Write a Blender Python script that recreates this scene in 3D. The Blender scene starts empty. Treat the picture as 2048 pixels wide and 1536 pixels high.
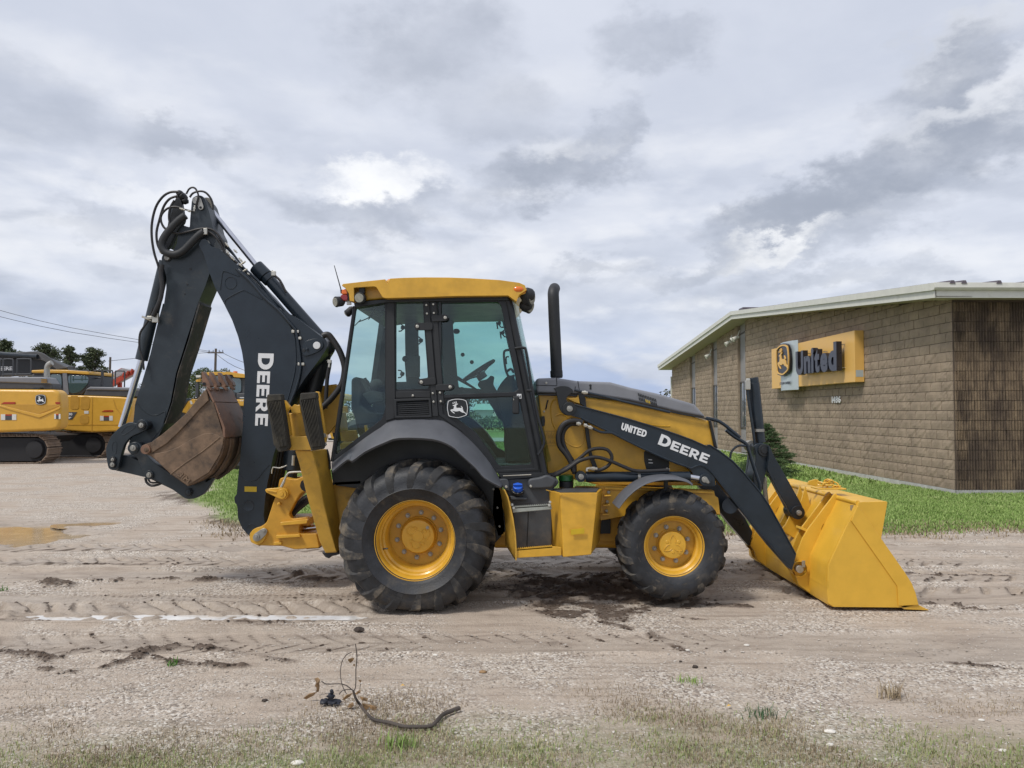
import bpy, bmesh, math, random
import numpy as np
from mathutils import Vector, Matrix
from mathutils.geometry import tessellate_polygon
random.seed(7); RNG = np.random.default_rng(11)
R = math.radians
sc = bpy.context.scene
COL = sc.collection

# ------------------------------------------------------------------ camera
CAMH, FPX, PITCH = 1.70, 1538.0, math.atan2(54, 1538)
cam = bpy.data.cameras.new('camera'); cam.lens = 36*FPX/2048; cam.sensor_width = 36
cam.clip_start = .05; cam.clip_end = 6000
camo = bpy.data.objects.new('camera', cam); COL.objects.link(camo)
camo.location = (0, 0, CAMH); camo.rotation_euler = (R(90)+PITCH, 0, 0)
sc.camera = camo

# ------------------------------------------------------------------ sun and sky
SUN_AZ, SUN_EL = R(-128), R(54)          # azimuth from +Y towards +X: behind and to the left of the camera
sun = bpy.data.lights.new('sun', 'SUN'); sun.energy = 2.1; sun.angle = R(10); sun.color = (1, .95, .88)
suno = bpy.data.objects.new('sun', sun); COL.objects.link(suno)
sd = Vector((math.sin(SUN_AZ)*math.cos(SUN_EL), math.cos(SUN_AZ)*math.cos(SUN_EL), math.sin(SUN_EL)))
suno.rotation_euler = sd.to_track_quat('Z', 'Y').to_euler()
sc.view_settings.view_transform = 'Standard'; sc.view_settings.look = 'None'
sc.view_settings.exposure = .28; sc.view_settings.gamma = 1
try: sc.view_settings.use_curve_mapping = False
except Exception: pass
sc.render.engine = 'CYCLES'
sc.cycles.use_denoising = True
sc.cycles.max_bounces = 8; sc.cycles.transparent_max_bounces = 16

def ray(px, py):
    x, u = (px-1024)/FPX, (768-py)/FPX
    c, s = math.cos(PITCH), math.sin(PITCH)
    return Vector((x, c-s*u, s+c*u))
def P(px, py, Y):
    d = ray(px, py); t = Y/d.y
    return Vector((d.x*t, Y, CAMH+d.z*t))
def G(px, py, z=0.0):
    d = ray(px, py); t = (z-CAMH)/d.z
    return Vector((d.x*t, d.y*t, z))
def crop(x0, y0, s): return lambda pts: [(x0+a/s, y0+b/s) for a, b in pts]

class NT:
    def __init__(s, tree): s.t = tree; s.n = tree.nodes; s.l = tree.links
    def new(s, typ, **kw):
        n = s.n.new(typ)
        for k, v in kw.items():
            if k.startswith('_'): setattr(n, k[1:], v)
        return n
    def put(s, sock, v):
        if hasattr(v, 'is_linked') or isinstance(v, bpy.types.NodeSocket): s.l.new(v, sock)
        else: sock.default_value = v
    def math(s, op, a, b=0.0, c=0.0, clamp=False):
        n = s.n.new('ShaderNodeMath'); n.operation = op; n.use_clamp = clamp
        s.put(n.inputs[0], a); s.put(n.inputs[1], b); s.put(n.inputs[2], c); return n.outputs[0]
    def mix(s, f, a, b, blend='MIX'):
        n = s.n.new('ShaderNodeMix'); n.data_type = 'RGBA'; n.blend_type = blend
        s.put(n.inputs['Factor'], f)
        for k, v in (('A', a), ('B', b)):
            sk = [i for i in n.inputs if i.name == k and i.type == 'RGBA'][0]
            s.put(sk, (*v, 1) if isinstance(v, tuple) and len(v) == 3 else v)
        return [o for o in n.outputs if o.type == 'RGBA'][0]
    def noise(s, vec, scale, detail=4, rough=.55, dist=0.0, lac=2.0):
        n = s.n.new('ShaderNodeTexNoise'); n.inputs['Scale'].default_value = scale
        n.inputs['Detail'].default_value = detail; n.inputs['Roughness'].default_value = rough
        n.inputs['Distortion'].default_value = dist; n.inputs['Lacunarity'].default_value = lac
        if vec is not None: s.l.new(vec, n.inputs['Vector'])
        return n
    def ramp(s, f, a, b, smooth=True):
        n = s.n.new('ShaderNodeMapRange'); n.interpolation_type = 'SMOOTHSTEP' if smooth else 'LINEAR'
        s.put(n.inputs['Value'], f); n.inputs['From Min'].default_value = a; n.inputs['From Max'].default_value = b
        return n.outputs['Result']
    def mapping(s, vec, scale=(1, 1, 1), rot=(0, 0, 0), loc=(0, 0, 0)):
        n = s.n.new('ShaderNodeMapping'); s.l.new(vec, n.inputs['Vector'])
        n.inputs['Scale'].default_value = scale; n.inputs['Rotation'].default_value = rot; n.inputs['Location'].default_value = loc
        return n.outputs['Vector']

def build_world():
    w = bpy.data.worlds.new('World'); sc.world = w; w.use_nodes = True
    t = NT(w.node_tree); t.n.clear()
    out = t.n.new('ShaderNodeOutputWorld'); bg = t.n.new('ShaderNodeBackground')
    bg.inputs['Strength'].default_value = .1
    t.l.new(bg.outputs[0], out.inputs['Surface'])
    sky = t.n.new('ShaderNodeTexSky'); sky.sky_type = 'NISHITA'; sky.sun_disc = False
    sky.sun_elevation = SUN_EL; sky.sun_rotation = SUN_AZ
    sky.air_density = 1.2; sky.dust_density = 1.5
    tc = t.n.new('ShaderNodeTexCoord'); d = tc.outputs['Generated']
    sep = t.n.new('ShaderNodeSeparateXYZ'); t.l.new(d, sep.inputs[0])
    x, y, z = sep.outputs
    # cloud layer: the view direction projected on a flat layer overhead
    zz = t.math('ADD', t.math('MAXIMUM', z, 0.0), .14)
    u = t.math('DIVIDE', x, zz); v = t.math('DIVIDE', y, zz)
    cv = t.n.new('ShaderNodeCombineXYZ'); t.put(cv.inputs[0], u); t.put(cv.inputs[1], v)
    big = t.noise(cv.outputs[0], 1.1, 7, .55, .25).outputs['Fac']
    fine = t.noise(t.mapping(cv.outputs[0], (1.5, 3.2, 1), loc=(3, 1, 0)), 1.9, 8, .6, .35).outputs['Fac']
    # the clouds that can be told apart, by azimuth and elevation, their edges broken by noise
    az = t.math('ARCTAN2', x, y); el = t.math('ARCSINE', z)
    wn = t.noise(t.mapping(d, (1, 1, 1.7)), 10.0, 9, .62)
    ws = t.n.new('ShaderNodeSeparateColor'); t.l.new(wn.outputs['Color'], ws.inputs[0])
    azw = t.math('ADD', az, t.math('MULTIPLY', t.math('SUBTRACT', ws.outputs[0], .5), .23))
    elw = t.math('ADD', el, t.math('MULTIPLY', t.math('SUBTRACT', ws.outputs[1], .5), .15))
    def blob(px, py, rx, ry, rot, lo=0.3, hi=1.25):
        dd = ray(px, py).normalized()
        a0, e0 = math.atan2(dd.x, dd.y), math.asin(dd.z)
        da = t.math('SUBTRACT', azw, a0); de = t.math('SUBTRACT', elw, e0)
        c, s = math.cos(R(rot)), math.sin(R(rot))
        p = t.math('DIVIDE', t.math('ADD', t.math('MULTIPLY', da, c), t.math('MULTIPLY', de, s)), rx/FPX)
        q = t.math('DIVIDE', t.math('SUBTRACT', t.math('MULTIPLY', de, c), t.math('MULTIPLY', da, s)), ry/FPX)
        r = t.math('SQRT', t.math('ADD', t.math('MULTIPLY', p, p), t.math('MULTIPLY', q, q)))
        return t.math('SUBTRACT', 1.0, t.ramp(r, lo, hi))
    base = t.mix(t.ramp(big, .36, .64), (5.35, 5.7, 6.6), (6.3, 6.6, 7.4))
    # heaped clouds: lit along their upper edges, grey under them
    def heap(k, off, stretch):
        cc = t.n.new('ShaderNodeCombineXYZ'); t.put(cc.inputs[0], t.math('MULTIPLY', az, k)); t.put(cc.inputs[1], t.math('MULTIPLY', t.math('ADD', el, off), k*stretch)); cc.inputs[2].default_value = k
        return t.noise(cc.outputs[0], 1.0, 8, .52, .15).outputs['Fac']
    for k, st, dz, lo, hi, amt in ((3.6, 2.3, .045, .02, .42, .85), (8.0, 2.6, .020, .0, .30, .8)):
        a0, a1 = heap(k, 0, st), heap(k, dz, st)
        df = t.math('MULTIPLY', t.math('SUBTRACT', a0, a1), 5.0)
        wgt = t.math('MULTIPLY', t.math('MULTIPLY', t.ramp(el, hi+.12, hi*.6), t.ramp(a0, .40, .56)), amt)
        base = t.mix(t.math('MULTIPLY', wgt, t.math('MAXIMUM', t.math('MULTIPLY', df, -1.0), 0.0), clamp=True), base, (3.8, 4.15, 5.0))
        base = t.mix(t.math('MULTIPLY', wgt, t.math('MAXIMUM', df, 0.0), clamp=True), base, (7.4, 7.55, 8.0))
    # nearer the horizon blue air between the clouds
    low = t.ramp(el, .17, .0)
    gaps = t.ramp(heap(5.0, .3, 3.6), .56, .42)
    base = t.mix(t.math('MULTIPLY', low, t.math('ADD', .25, t.math('MULTIPLY', gaps, .7))), base, (3.4, 4.3, 6.4))
    mod = t.math('ADD', .62, t.math('MULTIPLY', t.ramp(ws.outputs[2], .3, .65), .5))
    shade = (3.3, 3.6, 4.3); white = (9.4, 9.4, 9.4)
    for (px, py, rx, ry, rot, k, c) in [
        (1950, 95, 150, 40, 18, .5, white), (1900, 155, 170, 62, 20, .9, shade), (1930, 240, 170, 46, 18, .45, white),
        (1800, 345, 330, 72, 16, .95, shade), (1600, 400, 170, 46, 20, .75, shade), (1980, 300, 150, 60, 10, .5, shade), (1700, 470, 200, 30, 12, .45, shade),
        (1570, 490, 110, 26, 16, .65, white), (1090, 350, 150, 52, 4, .85, shade), (1190, 275, 95, 46, 34, .7, shade), (1120, 285, 90, 40, 10, .3, white),
        (1310, 85, 130, 55, 5, .55, shade), (860, 90, 190, 110, 10, .55, shade), (1010, 230, 130, 70, 0, .4, shade),
        (750, 365, 120, 40, 0, .7, white), (720, 430, 200, 40, 2, .6, shade), (960, 400, 60, 60, 0, .35, shade), (370, 280, 130, 34, -4, .5, shade), (60, 200, 170, 80, -20, .35, shade),
        (1420, 530, 150, 30, 12, .55, shade), (1180, 545, 120, 24, 8, .4, shade), (1640, 560, 220, 26, 8, .4, shade), (300, 400, 140, 36, 0, .35, white), (250, 470, 170, 28, 0, .35, shade)]:
        base = t.mix(t.math('MULTIPLY', blob(px, py, rx, ry, rot), t.math('MULTIPLY', mod, k), clamp=True), base, c)
    skyc = t.mix(.93, sky.outputs[0], base)
    t.l.new(skyc, bg.inputs['Color'])
build_world()

# ------------------------------------------------------------------ materials
MATS = {}
def mat(name, base, rough=.5, metal=0.0, var=.12, scale=6.0, dirt=None, dirt_amt=0.0, dirt_scale=3.0, bump=0.0, bump_scale=60.0,
        low_dirt=None, low=(0.0, .5), spec=.5, coat=0.0, scratch=0.0, rust=0.0):
    """painted or worn surface: colour noise, dirt patches, mud low on the thing, fine bump"""
    m = bpy.data.materials.new(name); m.use_nodes = True; MATS[name] = m
    t = NT(m.node_tree); b = t.n['Principled BSDF']
    geo = t.n.new('ShaderNodeNewGeometry'); pos = geo.outputs['Position']
    n1 = t.noise(pos, scale, 5, .6).outputs['Fac']
    k = 1+var; lo = tuple(c*(1-var) for c in base); hi = tuple(min(1, c*k) for c in base)
    col = t.mix(t.ramp(n1, .3, .7), lo, hi)
    rg = t.math('ADD', rough, t.math('MULTIPLY', t.math('SUBTRACT', n1, .5), .3))
    if dirt:
        n2 = t.noise(pos, dirt_scale, 8, .68, .3).outputs['Fac']
        f = t.math('MULTIPLY', t.ramp(n2, .62-.28*dirt_amt, .80-.18*dirt_amt), min(1, .35+dirt_amt))
        col = t.mix(f, col, dirt); rg = t.math('ADD', rg, t.math('MULTIPLY', f, .3), clamp=True)
    if rust:
        n4 = t.noise(pos, 26, 6, .7).outputs['Fac']
        f = t.math('MULTIPLY', t.ramp(n4, .70-.1*rust, .76-.1*rust), .9)
        col = t.mix(f, col, (.05, .025, .015)); rg = t.math('ADD', rg, t.math('MULTIPLY', f, .4), clamp=True)
    if scratch:
        n5 = t.noise(t.mapping(pos, (3, 3, 40), (0, R(35), 0)), 9, 3, .5).outputs['Fac']
        f = t.math('MULTIPLY', t.ramp(n5, .72, .78), scratch)
        col = t.mix(f, col, (.35, .33, .30))
    if low_dirt:
        sp = t.n.new('ShaderNodeSeparateXYZ'); t.l.new(pos, sp.inputs[0])
        n3 = t.noise(pos, 7, 8, .7).outputs['Fac']
        f = t.ramp(t.math('ADD', sp.outputs[2], t.math('MULTIPLY', t.math('SUBTRACT', n3, .5), .9)), low[1], low[0])
        f = t.math('MULTIPLY', f, .7)
        col = t.mix(f, col, low_dirt); rg = t.math('ADD', rg, t.math('MULTIPLY', f, .35), clamp=True)
    t.l.new(col, b.inputs['Base Color']); t.l.new(rg, b.inputs['Roughness'])
    b.inputs['Metallic'].default_value = metal; b.inputs['Specular IOR Level'].default_value = spec
    b.inputs['Coat Weight'].default_value = coat; b.inputs['Coat Roughness'].default_value = .12
    if bump:
        bn = t.n.new('ShaderNodeBump'); bn.inputs['Strength'].default_value = bump; bn.inputs['Distance'].default_value = .004
        t.l.new(t.noise(pos, bump_scale, 4, .6).outputs['Fac'], bn.inputs['Height']); t.l.new(bn.outputs[0], b.inputs['Normal'])
    return m
DUST = (.30, .25, .20); MUD = (.13, .10, .07)
YEL = mat('yellow_paint', (.62, .345, .034), .36, dirt=(.33, .20, .05), dirt_amt=.08, coat=.15, bump=.06, bump_scale=25)
YELB = mat('bucket_yellow_paint', (.68, .395, .040), .42, var=.05, dirt=(.5, .29, .05), dirt_amt=.1, scratch=.12, coat=.08, bump=.12, bump_scale=40)
YELD = mat('worn_yellow_paint', (.56, .325, .045), .5, dirt=(.22, .14, .06), dirt_amt=.3, dirt_scale=5, rust=.35, bump=.15, bump_scale=30)
YELG = mat('greasy_yellow_paint', (.55, .29, .03), .5, dirt=(.02, .016, .012), dirt_amt=.16, dirt_scale=7, rust=.25, bump=.12, bump_scale=30)
CHAR = mat('charcoal_paint', (.013, .021, .031), .32, var=.15, dirt=(.07, .068, .062), dirt_amt=.08, bump=.05, bump_scale=30)
CHARD = mat('scuffed_charcoal_paint', (.018, .026, .034), .4, var=.18, dirt=(.10, .085, .065), dirt_amt=.16, dirt_scale=4.5, scratch=.35, bump=.12, bump_scale=30)
BLK = mat('black_paint', (.012, .014, .017), .42, var=.2, dirt=(.04, .04, .04), dirt_amt=.1)
BLKM = mat('black_plastic', (.017, .019, .022), .6, var=.15, dirt=(.06, .055, .05), dirt_amt=.12)
GREY = mat('grey_plastic', (.092, .097, .11), .55, var=.08, dirt=(.19, .18, .165), dirt_amt=.12, bump=.08, bump_scale=80)
HOODG = mat('grey_hood_paint', (.20, .205, .225), .4, var=.06, dirt=(.2, .19, .18), dirt_amt=.08, coat=.1)
TANKG = mat('dark_grey_plastic', (.055, .06, .068), .55, var=.12, dirt=(.12, .11, .10), dirt_amt=.22, low_dirt=(.2, .17, .13), low=(.3, .75))
HOSE = mat('hose_rubber', (.016, .015, .016), .5, var=.2, dirt=(.07, .06, .05), dirt_amt=.2)
STEEL = mat('pin_steel', (.38, .37, .34), .42, .75, dirt=(.16, .12, .09), dirt_amt=.35, dirt_scale=14)
CHROME = mat('chrome_rod', (.62, .62, .66), .16, 1.0, var=.04)
ZINC = mat('zinc_fitting', (.55, .53, .47), .38, .8, dirt=(.2, .17, .12), dirt_amt=.3, dirt_scale=25)
GALV = mat('galvanised_step', (.34, .36, .33), .5, .3, dirt=(.2, .2, .18), dirt_amt=.3)
RUSTY = mat('rusty_bucket_steel', (.150, .098, .062), .72, var=.38, scale=6, dirt=(.05, .042, .038), dirt_amt=.55, dirt_scale=4, bump=.5, bump_scale=45, scratch=.25)
RUSTO = mat('worn_rust_steel', (.19, .105, .068), .55, var=.2, scale=9, dirt=(.10, .06, .05), dirt_amt=.35, dirt_scale=6, bump=.3, bump_scale=60, scratch=.4)
PADR = mat('laminated_pad_rubber', (.035, .032, .026), .85, var=.3, scale=14, dirt=(.12, .105, .075), dirt_amt=.4, dirt_scale=6, bump=.8, bump_scale=50)
TYRE = mat('tyre_rubber', (.019, .021, .025), .55, var=.45, scale=7, dirt=(.105, .09, .07), dirt_amt=.34, dirt_scale=6, bump=.6, bump_scale=70, low_dirt=(.10, .085, .068), low=(-.1, .22))
MUDT = mat('muddy_tread_rubber', (.026, .026, .027), .65, var=.4, scale=6, dirt=(.20, .165, .12), dirt_amt=.50, dirt_scale=6, bump=.6, bump_scale=60)
WHITE = mat('white_decal', (.72, .73, .74), .4, var=.03)
AMBER = mat('amber_lens', (.75, .16, .01), .2, var=.05, coat=.5)
REDL = mat('red_lens', (.25, .012, .015), .2, var=.1, coat=.5)
LENS = mat('work_light_glass', (.30, .30, .26), .2, var=.2, scale=30, coat=.5)
BLUEC = mat('blue_cap_plastic', (.015, .10, .55), .35, var=.1)
GREENC = mat('green_cap_plastic', (.02, .12, .035), .4, var=.12)
SEATM = mat('seat_fabric', (.035, .038, .042), .85, var=.2)
PAPER = mat('papers', (.62, .64, .62), .6, var=.2, scale=14)
YTAPE = mat('yellow_reflector', (.55, .37, .015), .4, var=.08)

EDGE = mat('scraped_edge_paint', (.62, .36, .04), .45, var=.1, dirt=(.20, .17, .14), dirt_amt=.45, dirt_scale=9, scratch=.6)
def glass(name, tint, refl=1.0, rough=.015):
    m = bpy.data.materials.new(name); m.use_nodes = True; MATS[name] = m
    t = NT(m.node_tree); t.n.clear()
    out = t.n.new('ShaderNodeOutputMaterial'); tr = t.n.new('ShaderNodeBsdfTransparent'); gl = t.n.new('ShaderNodeBsdfGlossy')
    tr.inputs['Color'].default_value = (*tint, 1); gl.inputs['Roughness'].default_value = rough
    fr = t.n.new('ShaderNodeFresnel'); fr.inputs['IOR'].default_value = 1.5
    geo = t.n.new('ShaderNodeNewGeometry')
    f = t.math('ADD', t.math('MULTIPLY', fr.outputs[0], refl), t.math('MULTIPLY', t.ramp(t.noise(geo.outputs['Position'], 3, 6, .6).outputs['Fac'], .45, .8), .02))
    mx = t.n.new('ShaderNodeMixShader'); t.l.new(f, mx.inputs[0]); t.l.new(tr.outputs[0], mx.inputs[1]); t.l.new(gl.outputs[0], mx.inputs[2])
    t.l.new(mx.outputs[0], out.inputs['Surface'])
    return m
GLASS = glass('tinted_cab_glass', (.72, .86, .83), 1.15, .02)
GLASSF = glass('far_cab_glass', (.74, .91, .885), .6)

# ------------------------------------------------------------------ mesh helpers
ROOT_LOC = {}
class B:
    """collects shapes; build() links them as ONE mesh object"""
    def __init__(s): s.v = []; s.f = []
    def add(s, vs, fs):
        o = len(s.v); s.v.extend([Vector(p) for p in vs]); s.f.extend([tuple(i+o for i in f) for f in fs]); return s
    def loops(s, rings, closed=True, caps=True):
        n = len(rings[0]); vs = [p for r in rings for p in r]; fs = []
        for i in range(len(rings)-1):
            for j in range(n if closed else n-1):
                k = (j+1) % n
                fs.append((i*n+j, i*n+k, (i+1)*n+k, (i+1)*n+j))
        if caps and closed:
            fs.append(tuple(range(n))[::-1]); fs.append(tuple((len(rings)-1)*n+j for j in range(n)))
        return s.add(vs, fs)
    def plate(s, front, ext, holes=()):
        """a flat outline (3-D points) with holes, given thickness along the vector ext"""
        ls = [[Vector(p) for p in front]]+[[Vector(p) for p in h] for h in holes]
        tris = tessellate_polygon(ls); flat = [p for l in ls for p in l]; n = len(flat); e = Vector(ext)
        if not holes: tris = [tuple(range(n))]
        fs = [tuple(t) for t in tris]+[tuple(i+n for i in t[::-1]) for t in tris]
        o = 0
        for l in ls:
            m = len(l)
            for i in range(m):
                j = (i+1) % m; fs.append((o+i, o+j, o+j+n, o+i+n))
            o += m
        return s.add(flat+[p+e for p in flat], fs)
    def box(s, c, d, rot=None):
        c = Vector(c); M = rot or Matrix.Identity(3)
        vs = [c+M@Vector((sx*d[0]/2, sy*d[1]/2, sz*d[2]/2)) for sx in (-1, 1) for sy in (-1, 1) for sz in (-1, 1)]
        return s.add(vs, [(0, 1, 3, 2), (4, 6, 7, 5), (0, 4, 5, 1), (2, 3, 7, 6), (0, 2, 6, 4), (1, 5, 7, 3)])
    def bar(s, a, b, w, h, up=(0, 0, 1)):
        a, b = Vector(a), Vector(b); d = (b-a).normalized(); u = Vector(up); x = d.cross(u)
        if x.length < 1e-4: x = d.cross(Vector((0, 1, 0)))
        x.normalize(); u = x.cross(d).normalized()
        r = lambda p: [p+x*w/2+u*h/2, p-x*w/2+u*h/2, p-x*w/2-u*h/2, p+x*w/2-u*h/2]
        return s.loops([r(a), r(b)])
    def cyl(s, a, b, r, r2=None, n=20):
        a, b = Vector(a), Vector(b); return s.tube([a, b], [r, r if r2 is None else r2], n, smooth=0)
    def tube(s, pts, r, n=8, smooth=4, closed=False):
        pts = [Vector(p) for p in pts]
        if smooth and len(pts) > 2: pts, f = catmull(pts, smooth, closed), 1
        m = len(pts); rs = r if isinstance(r, (list, tuple)) else [r]*m
        if len(rs) != m: rs = list(np.interp(np.linspace(0, 1, m), np.linspace(0, 1, len(rs)), rs))
        rings = []; px = None
        for i, p in enumerate(pts):
            d = (pts[min(i+1, m-1)]-pts[max(i-1, 0)])
            d = d.normalized() if d.length > 1e-9 else Vector((0, 0, 1))
            if px is None:
                px = d.orthogonal().normalized()
            else:
                px = px-d*px.dot(d)
                px = px.normalized() if px.length > 1e-6 else d.orthogonal().normalized()
            py = d.cross(px)
            rings.append([p+(px*math.cos(2*math.pi*k/n)+py*math.sin(2*math.pi*k/n))*rs[i] for k in range(n)])
        return s.loops(rings)
    def lathe(s, prof, c, n=64, axis='Y', closed=False):
        """prof: (radius, offset along the axis)"""
        c = Vector(c); rings = []
        for r, a in prof:
            ring = []
            for k in range(n):
                t = 2*math.pi*k/n; u, w = r*math.cos(t), r*math.sin(t)
                ring.append(c+(Vector((u, a, w)) if axis == 'Y' else Vector((u, w, a)) if axis == 'Z' else Vector((a, u, w))))
            rings.append(ring)
        return s.loops(rings, True, not closed)
    def ball(s, c, r, sub=1, sq=(1, 1, 1), jit=0.0):
        bm = bmesh.new(); bmesh.ops.create_icosphere(bm, subdivisions=sub, radius=1.0)
        c = Vector(c); vs = []
        for v in bm.verts:
            q = v.co*(1+random.uniform(-jit, jit)); vs.append(c+Vector((q.x*r*sq[0], q.y*r*sq[1], q.z*r*sq[2])))
        fs = [tuple(v.index for v in f.verts) for f in bm.faces]; bm.free()
        return s.add(vs, fs)
    def build(s, name, m, parent=None, bevel=0.0, seg=2, angle=35, kind=None, label=None, nrm=True, flat=False):
        me = bpy.data.meshes.new(name)
        off = root_of(parent)
        me.from_pydata([p-off for p in s.v], [], s.f); me.update()
        if nrm:
            bm = bmesh.new(); bm.from_mesh(me); bmesh.ops.recalc_face_normals(bm, faces=bm.faces); bm.to_mesh(me); bm.free()
        if not flat:
            me.polygons.foreach_set('use_smooth', [True]*len(me.polygons)); me.set_sharp_from_angle(angle=R(angle))
        o = bpy.data.objects.new(name, me); COL.objects.link(o)
        ms = m if isinstance(m, (list, tuple)) else [m]
        for q in ms: me.materials.append(q)
        if parent: o.parent = parent
        if bevel:
            bv = o.modifiers.new('bevel', 'BEVEL'); bv.width = bevel; bv.segments = seg; bv.limit_method = 'ANGLE'; bv.angle_limit = R(40); bv.harden_normals = not flat
        if kind: o['kind'] = kind
        if label: o['label'] = label
        return o
def root_of(p):
    off = Vector((0, 0, 0))
    while p is not None: off += p.location; p = p.parent
    return off
def catmull(pts, n=4, closed=False):
    out = []; m = len(pts); g = (lambda i: pts[i % m]) if closed else (lambda i: pts[max(0, min(m-1, i))])
    for i in range(m if closed else m-1):
        a, b, c, d = g(i-1), g(i), g(i+1), g(i+2)
        for k in range(n):
            t = k/n; out.append(.5*((2*b)+(c-a)*t+(2*a-5*b+4*c-d)*t*t+(3*b-a-3*c+d)*t**3))
    if not closed: out.append(pts[-1])
    return out
def rnd(pts, r, n=4):
    """outline with its corners rounded (2-D points)"""
    out = []; m = len(pts)
    for i in range(m):
        a, b, c = Vector(pts[i-1]), Vector(pts[i]), Vector(pts[(i+1) % m])
        u, w = a-b, c-b
        k = min(r, u.length*.45, w.length*.45); p, q = b+u.normalized()*k, b+w.normalized()*k
        for j in range(n+1):
            t = j/n; out.append(tuple((1-t)**2*p+2*t*(1-t)*b+t*t*q))
    return out
def thing(name, loc, label, cat, group=None):
    o = bpy.data.objects.new(name, None); COL.objects.link(o); o.location = loc; o.empty_display_size = .2
    o['label'] = label; o['category'] = cat
    if group: o['group'] = group
    return o
def tag(o, label=None, cat=None, group=None, kind=None):
    for k, v in (('label', label), ('category', cat), ('group', group), ('kind', kind)):
        if v: o[k] = v
    return o
def px3(pts, Y): return [P(a, b, Y) for a, b in pts]
def plate(name, pts, Y, th, m, parent, holes=(), r=0, bevel=.004, label=None, angle=35):
    """plate whose front outline is seen at depth Y, th thick away from the camera side"""
    q = rnd(pts, r) if r else pts
    return B().plate(px3(q, Y), (0, th, 0), [px3(h, Y) for h in holes]).build(name, m, parent, bevel, label=label, angle=angle)
def pin(name, px, py, rp, Y, depth, m, parent, proud=.02, n=20, bevel=.003, head=True):
    r = rp*Y/FPX; c = P(px, py, Y); b = B().cyl(c+Vector((0, -proud, 0)), c+Vector((0, depth, 0)), r, n=n)
    if head: b.cyl(c+Vector((0, -proud-.008, 0)), c+Vector((0, -proud, 0)), r*.45, n=12)
    return b.build(name, m, parent, bevel)
def tubep(name, pts, Y, rp, m, parent, n=8, smooth=4):
    """tube through picture points at depth Y (or one depth per point)"""
    q = [P(p[0], p[1], p[2] if len(p) > 2 else Y) for p in pts]; Y0 = q[0].y
    return B().tube(q, rp*Y0/FPX, n, smooth).build(name, m, parent)

_fc = {}
def text2d(s, offset=.0):
    """triangles of a word, fitted to the unit box by its own bounds; returns verts, faces, width/height"""
    k = (s, offset)
    if k in _fc: return _fc[k]
    cu = bpy.data.curves.new('lettering', 'FONT'); cu.body = s; cu.size = 1; cu.offset = offset; cu.resolution_u = 4
    o = bpy.data.objects.new('lettering', cu); COL.objects.link(o)
    dg = bpy.context.evaluated_depsgraph_get(); me = bpy.data.meshes.new_from_object(o.evaluated_get(dg))
    vs = [tuple(v.co[:2]) for v in me.vertices]; fs = [tuple(p.vertices) for p in me.polygons]
    bpy.data.objects.remove(o); bpy.data.meshes.remove(me); bpy.data.curves.remove(cu)
    xs = [v[0] for v in vs]; ys = [v[1] for v in vs]; x0, x1, y0, y1 = min(xs), max(xs), min(ys), max(ys)
    vs = [((x-x0)/(x1-x0), (y-y0)/(y1-y0)) for x, y in vs]
    _fc[k] = (vs, fs, (x1-x0)/(y1-y0)); return _fc[k]
def stroke_shape(vs, fs, f, ext):
    """flat faces mapped to space by f(u, v), given thickness ext"""
    n = len(vs); q = [f(u, v) for u, v in vs]; e = Vector(ext); out = [tuple(t) for t in fs]+[tuple(i+n for i in t[::-1]) for t in fs]
    ed = {}
    for t in fs:
        for i in range(len(t)):
            a, b = t[i], t[(i+1) % len(t)]
            if (b, a) in ed: del ed[(b, a)]
            else: ed[(a, b)] = 1
    out += [(b, a, a+n, b+n) for a, b in ed]
    return B().add(q+[p+e for p in q], out)
# block capitals as outlines, for the painted lettering
def cap(ch):
    w = .27
    if ch == 'E': return [[(0, 0), (.82, 0), (.82, .22), (w, .22), (w, .40), (.74, .40), (.74, .61), (w, .61), (w, .78), (.82, .78), (.82, 1), (0, 1)]]
    if ch == 'T': return [[(.29, 0), (.56, 0), (.56, .77), (.85, .77), (.85, 1), (0, 1), (0, .77), (.29, .77)]]
    if ch == 'I': return [[(0, 0), (w, 0), (w, 1), (0, 1)]]
    if ch == 'N': return [[(0, 0), (w, 0), (w, .58), (.62, 0), (.88, 0), (.88, 1), (.61, 1), (.61, .42), (.26, 1), (0, 1)]]
    if ch == 'D':
        o = [(0, 0), (.42, 0)]+[(.42+.5*math.sin(a), .5-.5*math.cos(a)) for a in np.linspace(.15, math.pi-.15, 10)]+[(.42, 1), (0, 1)]
        h = [(w, .23), (.40, .23)]+[(.40+.25*math.sin(a), .5-.27*math.cos(a)) for a in np.linspace(.2, math.pi-.2, 8)]+[(.40, .77), (w, .77)]
        return [o, h]
    if ch == 'U':
        o = [(0, 1), (0, .4)]+[(.42-.42*math.cos(a), .4-.4*math.sin(a)) for a in np.linspace(.2, math.pi-.2, 9)]+[(.84, .4), (.84, 1), (.57, 1), (.57, .4)]
        o += [(.42+.15*math.cos(a), .4-.17*math.sin(a)) for a in np.linspace(.3, math.pi-.3, 6)]+[(.27, .4), (.27, 1)]
        return [o]
    if ch == 'R':
        o = [(0, 0), (w, 0), (w, .32), (.36, .32), (.62, 0), (.93, 0), (.62, .37)]
        o += [(.50+.36*math.sin(a), .675-.325*math.cos(a)) for a in np.linspace(.5, math.pi-.2, 8)]+[(.50, 1), (0, 1)]
        h = [(w, .53), (.46, .53)]+[(.46+.13*math.sin(a), .655-.125*math.cos(a)) for a in np.linspace(.3, math.pi-.3, 6)]+[(.46, .78), (w, .78)]
        return [o, h]
CAPW = dict(E=.82, T=.85, I=.27, N=.88, D=.92, U=.84, R=.93)
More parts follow.
